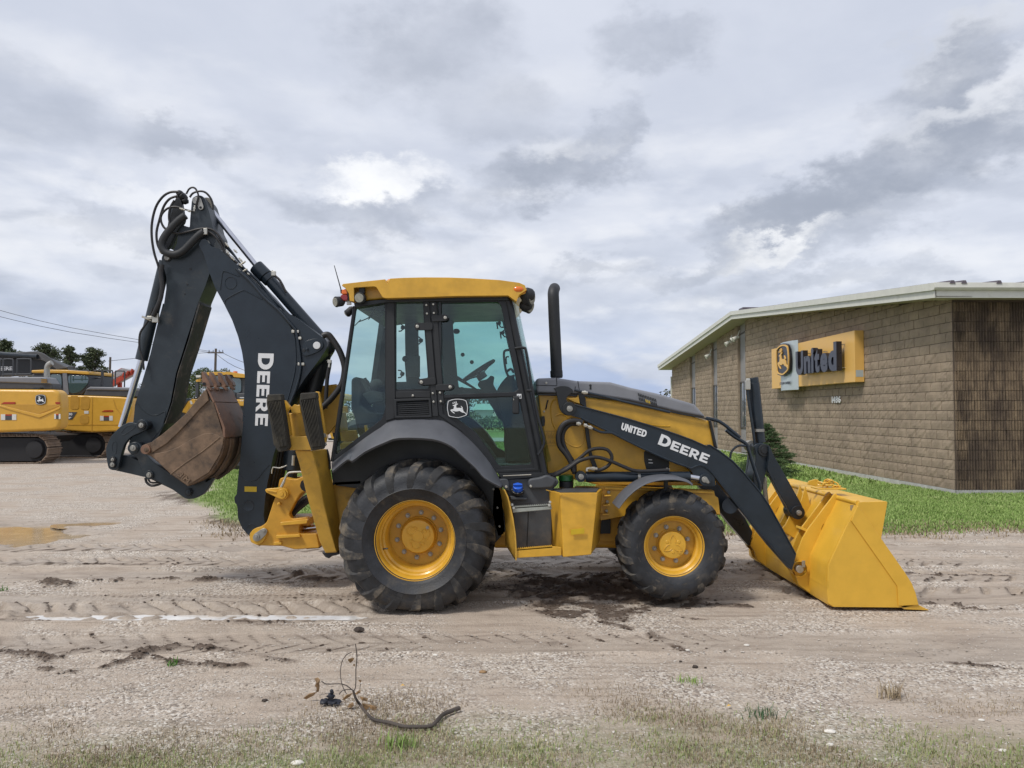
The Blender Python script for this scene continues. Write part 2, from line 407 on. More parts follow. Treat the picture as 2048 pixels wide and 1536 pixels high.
def caps_word(word, sizes, gap=.12):
    """list of (loops, x0, size) in units of the big capital, and the total width"""
    x = 0; out = []
    for ch, s in zip(word, sizes):
        out.append((cap(ch), x, s)); x += CAPW[ch]*s+gap
    return out, x-gap
def lettering(name, word, sizes, f, ext, m, parent, gap=.12):
    b = B(); ls, W = caps_word(word, sizes, gap)
    for loops, x0, s in ls:
        q = [[f((x0+u*s)/W, v*s) for u, v in l] for l in loops]
        b.plate(q[0], ext, q[1:])
    return b.build(name, m, parent, angle=30)
def quadmap(bl, br, tl, tr, Y, dy=0.0):
    """bilinear map of the unit square to picture corners at depth Y"""
    a, b, c, d = [P(p[0], p[1], Y)+Vector((0, dy, 0)) for p in (bl, br, tl, tr)]
    return lambda u, v: a*(1-u)*(1-v)+b*u*(1-v)+c*(1-u)*v+d*u*v
DEER = [(440, 895), (480, 855), (560, 840), (625, 832), (650, 740), (672, 655), (600, 650), (580, 600), (640, 592), (700, 570), (745, 545), (765, 490),
        (700, 490), (640, 505), (550, 525), (590, 490), (550, 450), (620, 465), (665, 462), (680, 450), (640, 390), (690, 415), (715, 455), (765, 468), (775, 410), (740, 355), (800, 390), (825, 440), (808, 490), (800, 540),
        (840, 525), (905, 510), (885, 555), (820, 580), (798, 600), (785, 690), (800, 745), (830, 765), (960, 758), (1080, 768), (1120, 755), (1060, 655), (1085, 640), (1150, 710), (1185, 765), (1165, 810),
        (1200, 870), (1225, 960), (1300, 1010), (1350, 1060), (1420, 1150), (1380, 1160), (1310, 1075), (1260, 1045), (1160, 1030), (1060, 985), (1010, 940), (920, 945), (850, 965), (740, 965), (640, 945), (540, 912), (590, 975), (660, 1015), (715, 1095), (640, 1070), (560, 1015), (500, 965)]
BADGE = [(250, 760), (300, 400), (370, 340), (600, 265), (890, 240), (1150, 265), (1330, 320), (1400, 390), (1460, 620), (1475, 820), (1440, 1080), (1400, 1180), (1200, 1260), (1000, 1315), (820, 1330), (600, 1295), (370, 1240), (310, 1100)]
def badge(f, ext, parent, m_ground, m_line, name='emblem', rim=.07):
    """the leaping deer badge: shield, outline and deer; f maps the unit square"""
    nx = lambda x: (x-240)/1240; ny = lambda y: 1-(y-225)/1115
    sh = [Vector((nx(x), ny(y))) for x, y in BADGE]; sh = [tuple(p) for p in catmull(sh, 3, True)]
    c = Vector((.5, .5)); e = Vector(ext)
    ins = [tuple(c+(Vector(p)-c)*(1-rim)) for p in sh]; out = [tuple(c+(Vector(p)-c)*(1+rim*.9)) for p in sh]
    o = B().plate([f(*p) for p in out], e).build(name, m_ground, parent)
    b = B(); b.plate([f(*p)+e*1.0 for p in sh], e*.7, [[f(*p)+e for p in ins]])
    b.plate([f(nx(x), ny(y))+e for x, y in DEER], e*.7)
    b.build('deer', m_line, o, angle=30)
    return o

# ------------------------------------------------------------------ numpy noise for the terrain
def vnoise(x, y, seed):
    r = np.random.default_rng(seed); T = r.random((256, 256))
    xi = np.floor(x).astype(int); yi = np.floor(y).astype(int); fx = x-xi; fy = y-yi
    fx = fx*fx*(3-2*fx); fy = fy*fy*(3-2*fy)
    g = lambda a, b: T[a & 255, b & 255]
    return (g(xi, yi)*(1-fx)+g(xi+1, yi)*fx)*(1-fy)+(g(xi, yi+1)*(1-fx)+g(xi+1, yi+1)*fx)*fy-.5
def fbm(x, y, seed, octv=4, gain=.5):
    s = 0; a = 1.0
    for k in range(octv): s = s+a*vnoise(x*2**k+k*17.3, y*2**k+k*9.1, seed+k); a *= gain
    return s
def sstep(a, b, x):
    t = np.clip((x-a)/(b-a), 0, 1); return t*t*(3-2*t)

# ================================================================== THE GROUND
Y0 = 6.50                                  # outer face of the near wheels
def axis_grid(fine0, fine1, step, far0, far1, k=1.18):
    a = list(np.arange(fine0, fine1, step)); s = step
    while a[-1] < far1: s *= k; a.append(a[-1]+s)
    s = step; b = [a[0]]
    while b[-1] > far0: s *= k; b.append(b[-1]-s)
    return np.array(b[:0:-1]+a)
gx = axis_grid(-6.4, 6.6, .021, -1500, 1500); gy = axis_grid(3.4, 10.2, .019, -60, 2600, 1.06)
GX, GY = np.meshgrid(gx, gy)
def seg_dist(X, Y, a, b):
    ax, ay = a; bx, by = b; dx, dy = bx-ax, by-ay
    t = np.clip(((X-ax)*dx+(Y-ay)*dy)/(dx*dx+dy*dy+1e-9), 0, 1)
    return np.hypot(X-ax-t*dx, Y-ay-t*dy)
def lawn_sd(X, Y):
    w = .42*fbm(X*.9, Y*.9, 5, 4)
    left = -6.05-.62*np.minimum(Y-14.7, 0)-.30*np.maximum(Y-14.7, 0)
    d = np.minimum(Y-(10.9+.02*X), (X-left)*.95)
    yard = np.minimum(Y-22.5, -(X+5.0))
    return np.minimum(d, -yard)+w
def front_sd(X, Y): return (3.98+.04*np.sin(X*1.3)+.30*fbm(X*1.1, Y*1.1, 44, 4))-Y
fx = np.clip((GX+9)/2, 0, 1)*np.clip((10-GX)/2, 0, 1)*np.clip((GY-1)/1, 0, 1)*np.clip((13-GY)/2, 0, 1)   # where fine relief is kept
Z = .035*fbm(GX*.35, GY*.35, 1, 3)*np.clip((60-GY)/40, .2, 1)+fx*(.011*fbm(GX*2.4, GY*2.4, 21, 4)+.006*fbm(GX*14, GY*14, 31, 3))
MUD_SHADE = np.zeros_like(Z); WETM = np.zeros_like(Z)
def track(yc, w, x0, x1, depth, pitch, lug, seed, ang=.9, soft=.35):
    """a rut pressed by a bar-lug tyre: chevron bars left standing in it"""
    global Z, MUD_SHADE, WETM
    yy = GY-yc-.05*fbm(GX*.5, GX*0, seed, 3); m = sstep(w/2+.05, w/2-.04, np.abs(yy))
    m = m*sstep(x0-.3, x0+.2, GX)*sstep(x1+soft, x1-soft, GX)
    side = yy > 0
    ph = (GX+np.abs(yy)*ang+np.where(side, 0, pitch/2))/pitch+.65*fbm(GX*1.7, GY*1.7, seed+2, 3)
    fr = ph-np.floor(ph); amp = np.clip(.6+2.6*fbm(GX*.9, GY*2.5, seed+3, 3), 0, 1.5)
    bar = sstep(.06, .16, fr)*sstep(.52, .40, fr)*sstep(.03, .07, np.abs(yy))
    Z = Z+m*(-depth*.5-depth*amp*1.0*(bar-.5)*lug)
    WETM = np.maximum(WETM, m*.75); edge = sstep(.00, .05, fr)*sstep(.13, .07, fr)
    MUD_SHADE = np.maximum(MUD_SHADE, m*edge*.85*amp)  # muddy lug edges, darkened to paint in the shadow lines of the bars
    rim = np.exp(-((np.abs(yy)-w/2-.03)/.04)**2)*sstep(x0-.3, x0+.2, GX)*sstep(x1+soft, x1-soft, GX)
    Z = Z+.018*rim*(.6+1.5*fbm(GX*3, GY*3, seed+5, 3))
track(6.62, .60, -9, -1.0, .050, .23, .8, 101)
_w = np.exp(-((GY-6.545-.03*fbm(GX*.8, GX*0, 950, 3))/.095)**4)*sstep(-1.0, -1.25, GX); Z = Z*(1-_w)+_w*(-.040+.016*fbm(GX*1.3, GY*5, 951, 3)+.075*fbm(GX*8, GY*17, 957, 4)-.006+.030*sstep(-3.9, -4.3, GX))
track(8.05, .50, -9, 7.5, .042, .21, .8, 141)
track(7.05, .26, -9, 8, .012, .06, .8, 121, .2)
track(8.75, .45, -9, 8, .034, .20, .8, 161)
track(7.35, .55, .05, 1.45, .055, .22, 1.15, 181)
track(7.15, .60, 2.7, 9, .050, .27, 1.2, 201, -.7)
track(9.6, .45, -9, 9, .030, .22, .7, 221)
track(5.75, .40, -9, 9, .010, .18, .5, 261)
track(10.3, .3, -2, 9, .02, .2, .6, 281)
def ridge(chain, w, hgt, seed, mud=1.0):
    """broken crumbs of dark mud along a line"""
    global Z, MUD_SHADE
    pts = [tuple(G(*p)[:2]) for p in chain]
    d = np.full_like(Z, 9.0)
    bx = (min(p[0] for p in pts)-.6, max(p[0] for p in pts)+.6); by = (min(p[1] for p in pts)-.6, max(p[1] for p in pts)+.6)
    ix = np.where((gx > bx[0]) & (gx < bx[1]))[0]; iy = np.where((gy > by[0]) & (gy < by[1]))[0]
    if not len(ix) or not len(iy): return
    sl = np.ix_(iy, ix); X, Y = GX[sl], GY[sl]; dd = np.full(X.shape, 9.0)
    for a, b in zip(pts, pts[1:]): dd = np.minimum(dd, seg_dist(X, Y+.12*fbm(X*2.2, Y*2.2, seed, 3), a, b))
    c = np.clip(.5+2.4*fbm(X*9, Y*9, seed+3, 3), 0, 1)*np.clip(.75+1.8*fbm(X*1.6, Y*1.6, seed+9, 2), 0, 1.2)
    m = sstep(w, w*.25, dd)*c
    Z[sl] += hgt*m*(.5+1.2*np.abs(fbm(X*26, Y*26, seed+6, 2))); MUD_SHADE[sl] = np.maximum(MUD_SHADE[sl], np.clip(m*1.5*mud, 0, 1))
L5 = crop(0, 940, 2.926)
for i, (ch, w, h) in enumerate([
    ([(0, 1048), (190, 1060), (290, 1095)], .07, .03), ([(270, 1140), (430, 1165)], .05, .03), ([(380, 1065), (470, 1025), (560, 1045), (760, 1042)], .06, .03),
    ([(600, 1150), (720, 1120), (860, 1050), (1030, 1022), (1300, 1040), (1390, 1070)], .075, .04), ([(930, 1080), (1060, 1100), (1270, 1135), (1420, 1140)], .06, .03),
    ([(1100, 1092), (1390, 1070), (1730, 1108)], .05, .025), ([(60, 550), (400, 556), (830, 552)], .10, .035), ([(0, 662), (160, 655), (400, 682)], .10, .04),
    ([(520, 640), (700, 648)], .07, .03), ([(780, 660), (930, 672), (1330, 668)], .09, .04), ([(920, 645), (1170, 655), (1530, 632)], .08, .035),
    ([(1500, 662), (1700, 668), (2040, 640)], .09, .04), ([(1700, 618), (1760, 618)], .06, .04), ([(0, 872), (400, 868), (850, 872)], .05, .03), ([(1180, 885), (1500, 890), (1740, 875)], .05, .02)]):
    ridge(L5(ch), w, h, 300+i*13)
for i, (ch, w, h, *mm) in enumerate([
    ([(1120, 1158), (1200, 1165), (1300, 1160)], .62, .03, 3), ([(1120, 1185), (1230, 1200), (1300, 1195)], .55, .02, 3), ([(1120, 1215), (1270, 1235)], .34, .012, 3), ([(1000, 1178), (1110, 1170)], .25, .02, 2), ([(1106, 1282), (1130, 1290)], .07, .02),
    ([(1330, 1205), (1400, 1208), (1490, 1212)], .09, .02), ([(1190, 1245), (1280, 1262), (1390, 1300)], .06, .012), ([(1860, 1200), (1960, 1218), (2047, 1214)], .07, .03),
    ([(1880, 1172), (2047, 1180)], .05, .02), ([(1900, 1325), (1960, 1330), (2047, 1340)], .045, .02), ([(1210, 1120), (1280, 1135)], .12, .03), ([(1640, 1170), (1560, 1150)], .08, .02),
    ([(330, 985), (360, 1000), (400, 1005)], .5, .06), ([(420, 1035), (480, 1050)], .35, .03), ([(1820, 1145), (2047, 1150)], .05, .015), ([(1300, 1225), (1450, 1240)], .03, .01)]):
    ridge(ch, w, h, 700+i*13, mm[0] if mm else 1.0)
# hollow ground under the puddles and along the wet rut
def hollow(px, py, rx, ry, dep, seed):
    global Z, WETM
    c = G(px, py); d = np.hypot((GX-c.x)/rx, (GY-c.y)/ry)+.9*fbm(GX*1.3, GY*1.3, seed, 4)
    m = sstep(1.15, .55, d); Z -= dep*m; WETM[:] = np.maximum(WETM, sstep(1.45, .9, d))
hollow(-40, 1071, 1.15, .95, .085, 801); hollow(200, 1046, .50, .26, .06, 803)
hollow(1900, 1300, 1.2, .22, .010, 805)
LS = lawn_sd(GX, GY); FS = front_sd(GX, GY)
GRASSM = np.maximum(sstep(-.25, .25, LS), sstep(-.5, .25, FS)*.5)
Z += sstep(0, .6, LS)*.03*(GY < 40)
# the wheels have pressed their own seat
Z -= .0*Z
nx_, ny_ = len(gx), len(gy)
idx = np.arange(nx_*ny_).reshape(ny_, nx_)
quads = np.stack([idx[:-1, :-1], idx[:-1, 1:], idx[1:, 1:], idx[1:, :-1]], -1).reshape(-1, 4)
def np_mesh(name, co, faces, m, smooth=True):
    me = bpy.data.meshes.new(name); k = faces.shape[1]
    me.vertices.add(len(co)); me.vertices.foreach_set('co', co.astype(np.float32).ravel())
    me.loops.add(faces.size); me.loops.foreach_set('vertex_index', faces.astype(np.int32).ravel())
    me.polygons.add(len(faces)); me.polygons.foreach_set('loop_start', np.arange(0, faces.size, k, dtype=np.int32))
    me.polygons.foreach_set('use_smooth', np.full(len(faces), smooth)); me.update(calc_edges=True)
    if m: me.materials.append(m)
    o = bpy.data.objects.new(name, me); COL.objects.link(o); return o
def ground_mat():
    m = bpy.data.materials.new('gravel_ground'); m.use_nodes = True; t = NT(m.node_tree); b = t.n['Principled BSDF']
    geo = t.n.new('ShaderNodeNewGeometry'); pos = geo.outputs['Position']
    at = lambda n: (lambda a: (setattr(a, 'attribute_name', n), a.outputs['Fac'])[1])(t.n.new('ShaderNodeAttribute'))
    mud, wet, gr = at('mud'), at('wet'), at('grass')
    n1 = t.noise(pos, .9, 6, .6, .3).outputs['Fac']; n2 = t.noise(t.mapping(pos, (1.2, 5, 1)), 1.6, 7, .65).outputs['Fac']
    n3 = t.noise(pos, 90, 3, .6).outputs['Fac']; n4 = t.noise(pos, 34, 4, .65).outputs['Fac']
    vo = t.n.new('ShaderNodeTexVoronoi'); vo.inputs['Scale'].default_value = 70; t.l.new(pos, vo.inputs['Vector'])
    vs = t.n.new('ShaderNodeSeparateColor'); t.l.new(vo.outputs['Color'], vs.inputs[0])
    col = t.mix(t.ramp(n1, .3, .7), (.44, .365, .295), (.52, .455, .38))
    col = t.mix(t.math('MULTIPLY', t.ramp(n2, .42, .70), .75), col, (.31, .25, .20))
    n5 = t.noise(t.mapping(pos, (.22, 8.5, 1)), 1.5, 6, .62, .15).outputs['Fac']
    col = t.mix(t.math('MULTIPLY', t.ramp(n5, .54, .66), .6), col, (.235, .19, .15))
    peb = t.math('MULTIPLY', t.ramp(n1, .38, .58), t.math('SUBTRACT', 1.0, wet))
    col = t.mix(t.math('MULTIPLY', peb, t.math('MULTIPLY', t.ramp(vs.outputs[0], .66, .85), .9)), col, (.68, .64, .58))
    col = t.mix(t.math('MULTIPLY', peb, t.math('MULTIPLY', t.ramp(vs.outputs[1], .62, .85), .8)), col, (.15, .12, .10))
    col = t.mix(t.math('MULTIPLY', t.ramp(n4, .5, .72), .3), col, (.21, .165, .13))
    col = t.mix(t.math('MULTIPLY', wet, .62), col, t.mix(t.ramp(n2, .4, .65), (.30, .25, .205), (.20, .165, .135)))
    col = t.mix(t.math('MULTIPLY', mud, .92), col, t.mix(t.ramp(n4, .3, .7), (.062, .043, .032), (.115, .082, .06)))  # mud colour; the lug shadow lines are painted through the same mask
    soil = t.mix(t.ramp(n2, .35, .6), (.24, .20, .13), (.17, .20, .08))
    far = t.mix(t.ramp(t.noise(pos, .15, 5, .6).outputs['Fac'], .3, .7), (.20, .27, .09), (.27, .31, .13))
    sp = t.n.new('ShaderNodeSeparateXYZ'); t.l.new(pos, sp.inputs[0])
    soil = t.mix(t.ramp(sp.outputs[1], 9.5, 13), soil, far)
    col = t.mix(gr, col, soil)
    t.l.new(col, b.inputs['Base Color'])
    rg = t.math('SUBTRACT', .95, t.math('MULTIPLY', wet, t.math('ADD', .22, t.math('MULTIPLY', t.ramp(n1, .45, .65), .22))), clamp=True)
    t.l.new(rg, b.inputs['Roughness']); b.inputs['Specular IOR Level'].default_value = .35
    hgt = t.math('ADD', t.math('MULTIPLY', t.math('SUBTRACT', 1.0, vo.outputs['Distance']), .5), t.math('ADD', n3, t.math('MULTIPLY', n4, .8)))
    bn = t.n.new('ShaderNodeBump'); bn.inputs['Distance'].default_value = .012
    t.put(bn.inputs['Strength'], t.math('SUBTRACT', .8, t.math('MULTIPLY', wet, .4)))
    t.l.new(hgt, bn.inputs['Height']); t.l.new(bn.outputs[0], b.inputs['Normal'])
    return m
ground = np_mesh('ground', np.stack([GX, GY, Z], -1).reshape(-1, 3), quads, ground_mat()); ground['kind'] = 'structure'
for n, a in (('mud', MUD_SHADE), ('wet', WETM), ('grass', GRASSM)):
    at = ground.data.attributes.new(n, 'FLOAT', 'POINT'); at.data.foreach_set('value', np.clip(a, 0, 1).astype(np.float32).ravel())
from bisect import bisect
def gz(x, y):
    i = max(1, min(nx_-1, bisect(gx, x))); j = max(1, min(ny_-1, bisect(gy, y)))
    u = (x-gx[i-1])/(gx[i]-gx[i-1]); v = (y-gy[j-1])/(gy[j]-gy[j-1])
    return float((Z[j-1, i-1]*(1-u)+Z[j-1, i]*u)*(1-v)+(Z[j, i-1]*(1-u)+Z[j, i]*u)*v)
def gzv(x, y):
    i = np.clip(np.searchsorted(gx, x), 1, nx_-1); j = np.clip(np.searchsorted(gy, y), 1, ny_-1)
    return Z[j, i]
def water(name, pts, z, col, rough=.03):
    m = bpy.data.materials.new(name+'_surface'); m.use_nodes = True; t = NT(m.node_tree); b = t.n['Principled BSDF']
    geo = t.n.new('ShaderNodeNewGeometry')
    n = t.noise(geo.outputs['Position'], 5, 5, .6).outputs['Fac']
    t.l.new(t.mix(t.ramp(n, .3, .7), tuple(c*.8 for c in col), tuple(min(1, c*1.15) for c in col)), b.inputs['Base Color'])
    b.inputs['Roughness'].default_value = rough; b.inputs['Specular IOR Level'].default_value = .6; b.inputs['IOR'].default_value = 1.4
    return B().plate([(x, y, z) for x, y in pts], (0, 0, -.004)).build(name, m, kind='structure')
def ellipse(px, py, rx, ry, n=28):
    c = G(px, py); return [(c.x+rx*math.cos(2*math.pi*k/n), c.y+ry*math.sin(2*math.pi*k/n)) for k in range(n)]
c = G(-40, 1071); water('muddy_puddle', ellipse(-40, 1071, 1.5, 1.4), gz(c.x, c.y)+.040, (.36, .265, .155), .10)
c = G(200, 1046); water('muddy_puddle', ellipse(200, 1046, .7, .5), gz(c.x, c.y)+.038, (.34, .25, .15), .10)
# water standing in the near rut; its white glint is painted as pale colour
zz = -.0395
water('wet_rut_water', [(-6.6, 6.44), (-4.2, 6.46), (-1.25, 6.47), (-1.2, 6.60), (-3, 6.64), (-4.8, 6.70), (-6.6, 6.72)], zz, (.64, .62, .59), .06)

# ------------------------------------------------------------------ stones, grass
def leafmat(name, cols, rough=.7):
    m = bpy.data.materials.new(name); m.use_nodes = True; t = NT(m.node_tree); b = t.n['Principled BSDF']
    geo = t.n.new('ShaderNodeNewGeometry'); pos = geo.outputs['Position']; ri = geo.outputs['Random Per Island']
    cr = t.n.new('ShaderNodeValToRGB'); e = cr.color_ramp.elements
    e[0].color = (*cols[0], 1); e[1].color = (*cols[-1], 1)
    for i, c in enumerate(cols[1:-1]): k = e.new((i+1)/(len(cols)-1)); k.color = (*c, 1)
    n = t.noise(pos, 1.7, 4, .6).outputs['Fac']
    t.l.new(t.math('ADD', t.math('MULTIPLY', ri, .65), t.math('MULTIPLY', t.math('SUBTRACT', n, .33), .9), clamp=True), cr.inputs[0])
    t.l.new(cr.outputs[0], b.inputs['Base Color']); b.inputs['Roughness'].default_value = rough; b.inputs['Specular IOR Level'].default_value = .25
    return m
def stones(name, n, xr, yr, smin, smax, cols, seed, dens):
    r = np.random.default_rng(seed); x = r.uniform(*xr, n); y = r.uniform(*yr, n)
    k = r.random(n) < dens(x, y); x, y = x[k], y[k]; n = len(x)
    s = smin*(smax/smin)**(r.random(n)**2.6)
    base = np.array([(1, 0, 0), (0, 1, 0), (-1, 0, 0), (0, -1, 0), (0, 0, .6), (0, 0, -.4), (.62, .62, .2), (-.62, .62, .2), (-.62, -.62, .2), (.62, -.62, .2)])
    F = np.array([(0, 6, 4), (6, 1, 4), (1, 7, 4), (7, 2, 4), (2, 8, 4), (8, 3, 4), (3, 9, 4), (9, 0, 4), (0, 5, 6), (6, 5, 1), (1, 5, 7), (7, 5, 2), (2, 5, 8), (8, 5, 3), (3, 5, 9), (9, 5, 0)])
    a = r.uniform(0, 6.28, n); ca, sa = np.cos(a), np.sin(a)
    v = base[None]*r.uniform(.65, 1.15, (n, 10, 1))*np.stack([r.uniform(.7, 1.3, n), r.uniform(.6, 1, n), r.uniform(.5, .9, n)], -1)[:, None]
    w = np.stack([v[..., 0]*ca[:, None]-v[..., 1]*sa[:, None], v[..., 0]*sa[:, None]+v[..., 1]*ca[:, None], v[..., 2]], -1)*s[:, None, None]
    w += np.stack([x, y, gzv(x, y)+s*.12], -1)[:, None]
    f = (F[None]+np.arange(n)[:, None, None]*10).reshape(-1, 3)
    o = np_mesh(name, w.reshape(-1, 3), f, leafmat(name+'_stone', cols, .75), False); o['kind'] = 'stuff'; return o
near = lambda x, y: np.clip(.30+1.3*fbm(x*.8, y*.8, 61, 3)+.6*sstep(5.9, 5.0, y)-.9*sstep(5.7, 6.6, y), .02, 1)*sstep(6.9, 6.1, y)
stones('gravel', 52000, (-4.6, 5.4), (3.5, 6.9), .0028, .013, [(.19, .155, .125), (.36, .31, .26), (.50, .46, .41), (.68, .65, .59)], 5, near)
stones('loose_gravel', 9000, (-8, 9), (6.6, 12), .006, .022, [(.2, .16, .13), (.36, .31, .26), (.60, .56, .5)], 6, lambda x, y: np.clip(.25+1.2*fbm(x*.7, y*.7, 67, 3), 0, 1)*(lawn_sd(x, y) < 0))
stones('mud_crumbs', 40000, (-5, 5), (5, 9), .006, .024, [(.05, .035, .026), (.09, .065, .048), (.14, .105, .08)], 8, lambda x, y: np.clip(MUD_SHADE[np.clip(np.searchsorted(gy, y), 0, ny_-1), np.clip(np.searchsorted(gx, x), 0, nx_-1)]*1.2, 0.0, 1))
def blades(name, x, y, h, w, cols, seed, bend=.5, base=0.0):
    r = np.random.default_rng(seed); n = len(x); a = r.uniform(0, 6.28, n); b = a+r.normal(0, .6, n)+1.57
    h = h*r.uniform(.5, 1.25, n); w = w*r.uniform(.7, 1.3, n); z = gzv(x, y)+base
    dx, dy = np.cos(a)*w/2, np.sin(a)*w/2; k = bend*r.uniform(.1, 1.2, n); mx, my = np.cos(b)*h*k, np.sin(b)*h*k; up = h*np.sqrt(np.clip(1-k*k*.8, .06, 1))
    v = np.stack([np.stack([x-dx, y-dy, z-.006], -1), np.stack([x+dx, y+dy, z-.006], -1), np.stack([x+dx*.8+mx*.35, y+dy*.8+my*.35, z+up*.6], -1),
                  np.stack([x-dx*.8+mx*.35, y-dy*.8+my*.35, z+up*.6], -1), np.stack([x+mx, y+my, z+up], -1)], 1)
    o4 = np.arange(n)[:, None]*5
    f = np.concatenate([o4+np.array([[0, 1, 2]]), o4+np.array([[0, 2, 3]]), o4+np.array([[3, 2, 4]])])
    o = np_mesh(name, v.reshape(-1, 3), f, leafmat(name+'_blades', cols), True); o['kind'] = 'stuff'; return o
def scatter(n, xr, yr, seed, f):
    r = np.random.default_rng(seed); x = r.uniform(*xr, n); y = r.uniform(*yr, n); k = r.random(n) < f(x, y); return x[k], y[k]
LAWNC = [(.15, .235, .06), (.215, .325, .085), (.29, .39, .125), (.38, .41, .20)]
x, y = scatter(130000, (.5, 12.5), (10.4, 17.5), 71, lambda x, y: sstep(-.45, .5, lawn_sd(x, y))*(1-.0*x)); blades('lawn', x, y, .050, .017, LAWNC, 72)
x, y = scatter(150000, (-11, 1), (10.4, 22), 73, lambda x, y: sstep(-.25, .8, lawn_sd(x, y))*.9); blades('verge_grass', x, y, .048, .016, LAWNC, 74)
x, y = scatter(50000, (-4, 8.6), (17.5, 40), 75, lambda x, y: (lawn_sd(x, y) > 0)); blades('far_lawn', x, y, .09, .05, LAWNC, 76)
DRY = [(.13, .095, .065), (.26, .20, .13), (.37, .30, .20), (.45, .38, .25)]
x, y = scatter(26000, (-9, 9), (10.0, 11.8), 77, lambda x, y: np.exp(-(lawn_sd(x, y)/.4)**2)); blades('dry_verge', x, y, .05, .014, DRY, 78, .9)
FG = [(.24, .19, .11), (.27, .27, .12), (.24, .33, .12), (.42, .39, .21), (.50, .43, .28)]
x, y = scatter(150000, (-3.4, 3.6), (3.2, 4.6), 81, lambda x, y: sstep(-.42, .35, front_sd(x, y))*np.clip(.36+1.6*fbm(x*2.4, y*2.4, 83, 3), .04, 1)); blades('foreground_grass', x, y, .030, .0040, FG, 82, 1.0)
x, y = scatter(120000, (-3.9, 4.4), (3.6, 5.0), 84, lambda x, y: np.clip(sstep(-.95, .1, front_sd(x, y))*(.35+2.2*fbm(x*1.5, y*2.2, 86, 3)), 0, 1)); blades('dry_thatch', x, y, .026, .0034, DRY, 85, 1.1)
def tuft(px, py, n, h, cols, seed, label, name='grass_tuft', spread=.05):
    c = G(px, py); r = np.random.default_rng(seed); x = c.x+r.normal(0, spread, n); y = c.y+r.normal(0, spread*.7, n)
    o = blades(name, x, y, h, .006, cols, seed+1, .8); del o['kind']; return tag(o, label, 'weed')
tuft(1785, 1392, 70, .11, DRY, 301, 'dry straw coloured grass tuft on the gravel at right, below the bucket', spread=.04)
tuft(1378, 1364, 40, .05, LAWNC, 305, 'tiny green weed tuft on the bare gravel below the front wheel')
tuft(346, 1326, 24, .035, [(.06, .16, .02), (.1, .26, .04)], 309, 'single bright green sprig beside the dark mud crumbs at left', spread=.015)
tuft(1525, 1432, 50, .07, [(.05, .11, .05), (.09, .16, .08)], 313, 'blue green weed rosette among the dry thatch at lower right', 'weed_rosette', .05)
tuft(800, 1495, 70, .09, LAWNC, 317, 'taller green weed at the grass edge below the fallen branch', spread=.05)
tuft(3, 1182, 30, .06, [(.06, .16, .02), (.1, .26, .04)], 321, 'green sprig at the far left edge of the gravel', spread=.03)

# ================================================================== THE BRICK BUILDING
BLOCK = mat('split_face_block', (.295, .23, .168), .9, var=.16, scale=2.2, dirt=(.15, .11, .08), dirt_amt=.22, dirt_scale=1.4, bump=.7, bump_scale=38)
def stained():
    m = bpy.data.materials.new('stained_fluted_block'); m.use_nodes = True; t = NT(m.node_tree); b = t.n['Principled BSDF']
    geo = t.n.new('ShaderNodeNewGeometry'); pos = geo.outputs['Position']
    n1 = t.noise(t.mapping(pos, (1.6, 1, .8)), 1.15, 6, .6, .4).outputs['Fac']; n2 = t.noise(t.mapping(pos, (9, 9, 2.2)), 1, 5, .6).outputs['Fac']; n3 = t.noise(pos, 50, 4, .6).outputs['Fac']
    col = t.mix(t.ramp(n3, .3, .7), (.19, .135, .085), (.27, .20, .13))
    f = t.math('ADD', t.math('MULTIPLY', n1, .75), t.math('MULTIPLY', n2, .4))
    col = t.mix(t.math('MULTIPLY', t.ramp(f, .40, .68), .82), col, (.035, .024, .021))
    t.l.new(col, b.inputs['Base Color']); b.inputs['Roughness'].default_value = .9
    bn = t.n.new('ShaderNodeBump'); bn.inputs['Strength'].default_value = .6; bn.inputs['Distance'].default_value = .006; t.l.new(n3, bn.inputs['Height']); t.l.new(bn.outputs[0], b.inputs['Normal'])
    return m
BLOCKS = stained()
MORTAR = mat('mortar_joint', (.10, .078, .06), .95, var=.2)
FASCIA = mat('cream_fascia_metal', (.60, .60, .545), .5, var=.05, dirt=(.42, .41, .36), dirt_amt=.2)
SOFFIT = mat('soffit_panel', (.42, .38, .30), .7, var=.06)
ROOFM = mat('brown_metal_roof', (.13, .11, .125), .4, .4, var=.1)
WPANEL = mat('grey_window_panel', (.25, .24, .24), .6, var=.06)
WFRAME = mat('bronze_window_frame', (.07, .062, .055), .5, var=.1)
CONC = mat('foundation_concrete', (.42, .42, .40), .9, var=.15)
def window_glass():
    m = bpy.data.materials.new('window_glass'); m.use_nodes = True; b = m.node_tree.nodes['Principled BSDF']
    b.inputs['Base Color'].default_value = (.10, .13, .16, 1); b.inputs['Roughness'].default_value = .03; b.inputs['Specular IOR Level'].default_value = 1.0; b.inputs['IOR'].default_value = 2.8
    return m
WGLASS = window_glass()
BX, BY = 8.94, 15.56; A = Vector((-.0127, 1, 0)).normalized(); N = Vector((-A.y, A.x, 0)); LEN = 25.7; EX = Vector((A.y, -A.x, 0))
GZ0 = .02
def W(s, z, out=0.0): return Vector((BX, BY, 0))+A*s+N*out+Vector((0, 0, z))
def E(s, z, out=0.0): return Vector((BX, BY, 0))+EX*s-A*out+Vector((0, 0, z))
zr = lambda s: 3.97+1.13*min(s, LEN-s)/(LEN/2)
bld = thing('brick_building', (BX, BY, 0), 'long low brown block building with cream eaves behind the loader bucket', 'building')
SLOTS = [(13.22, 14.16), (17.02, 17.92), (20.72, 21.76)]
b = B(); edges = [0]+[e for s in SLOTS for e in s]+[LEN]
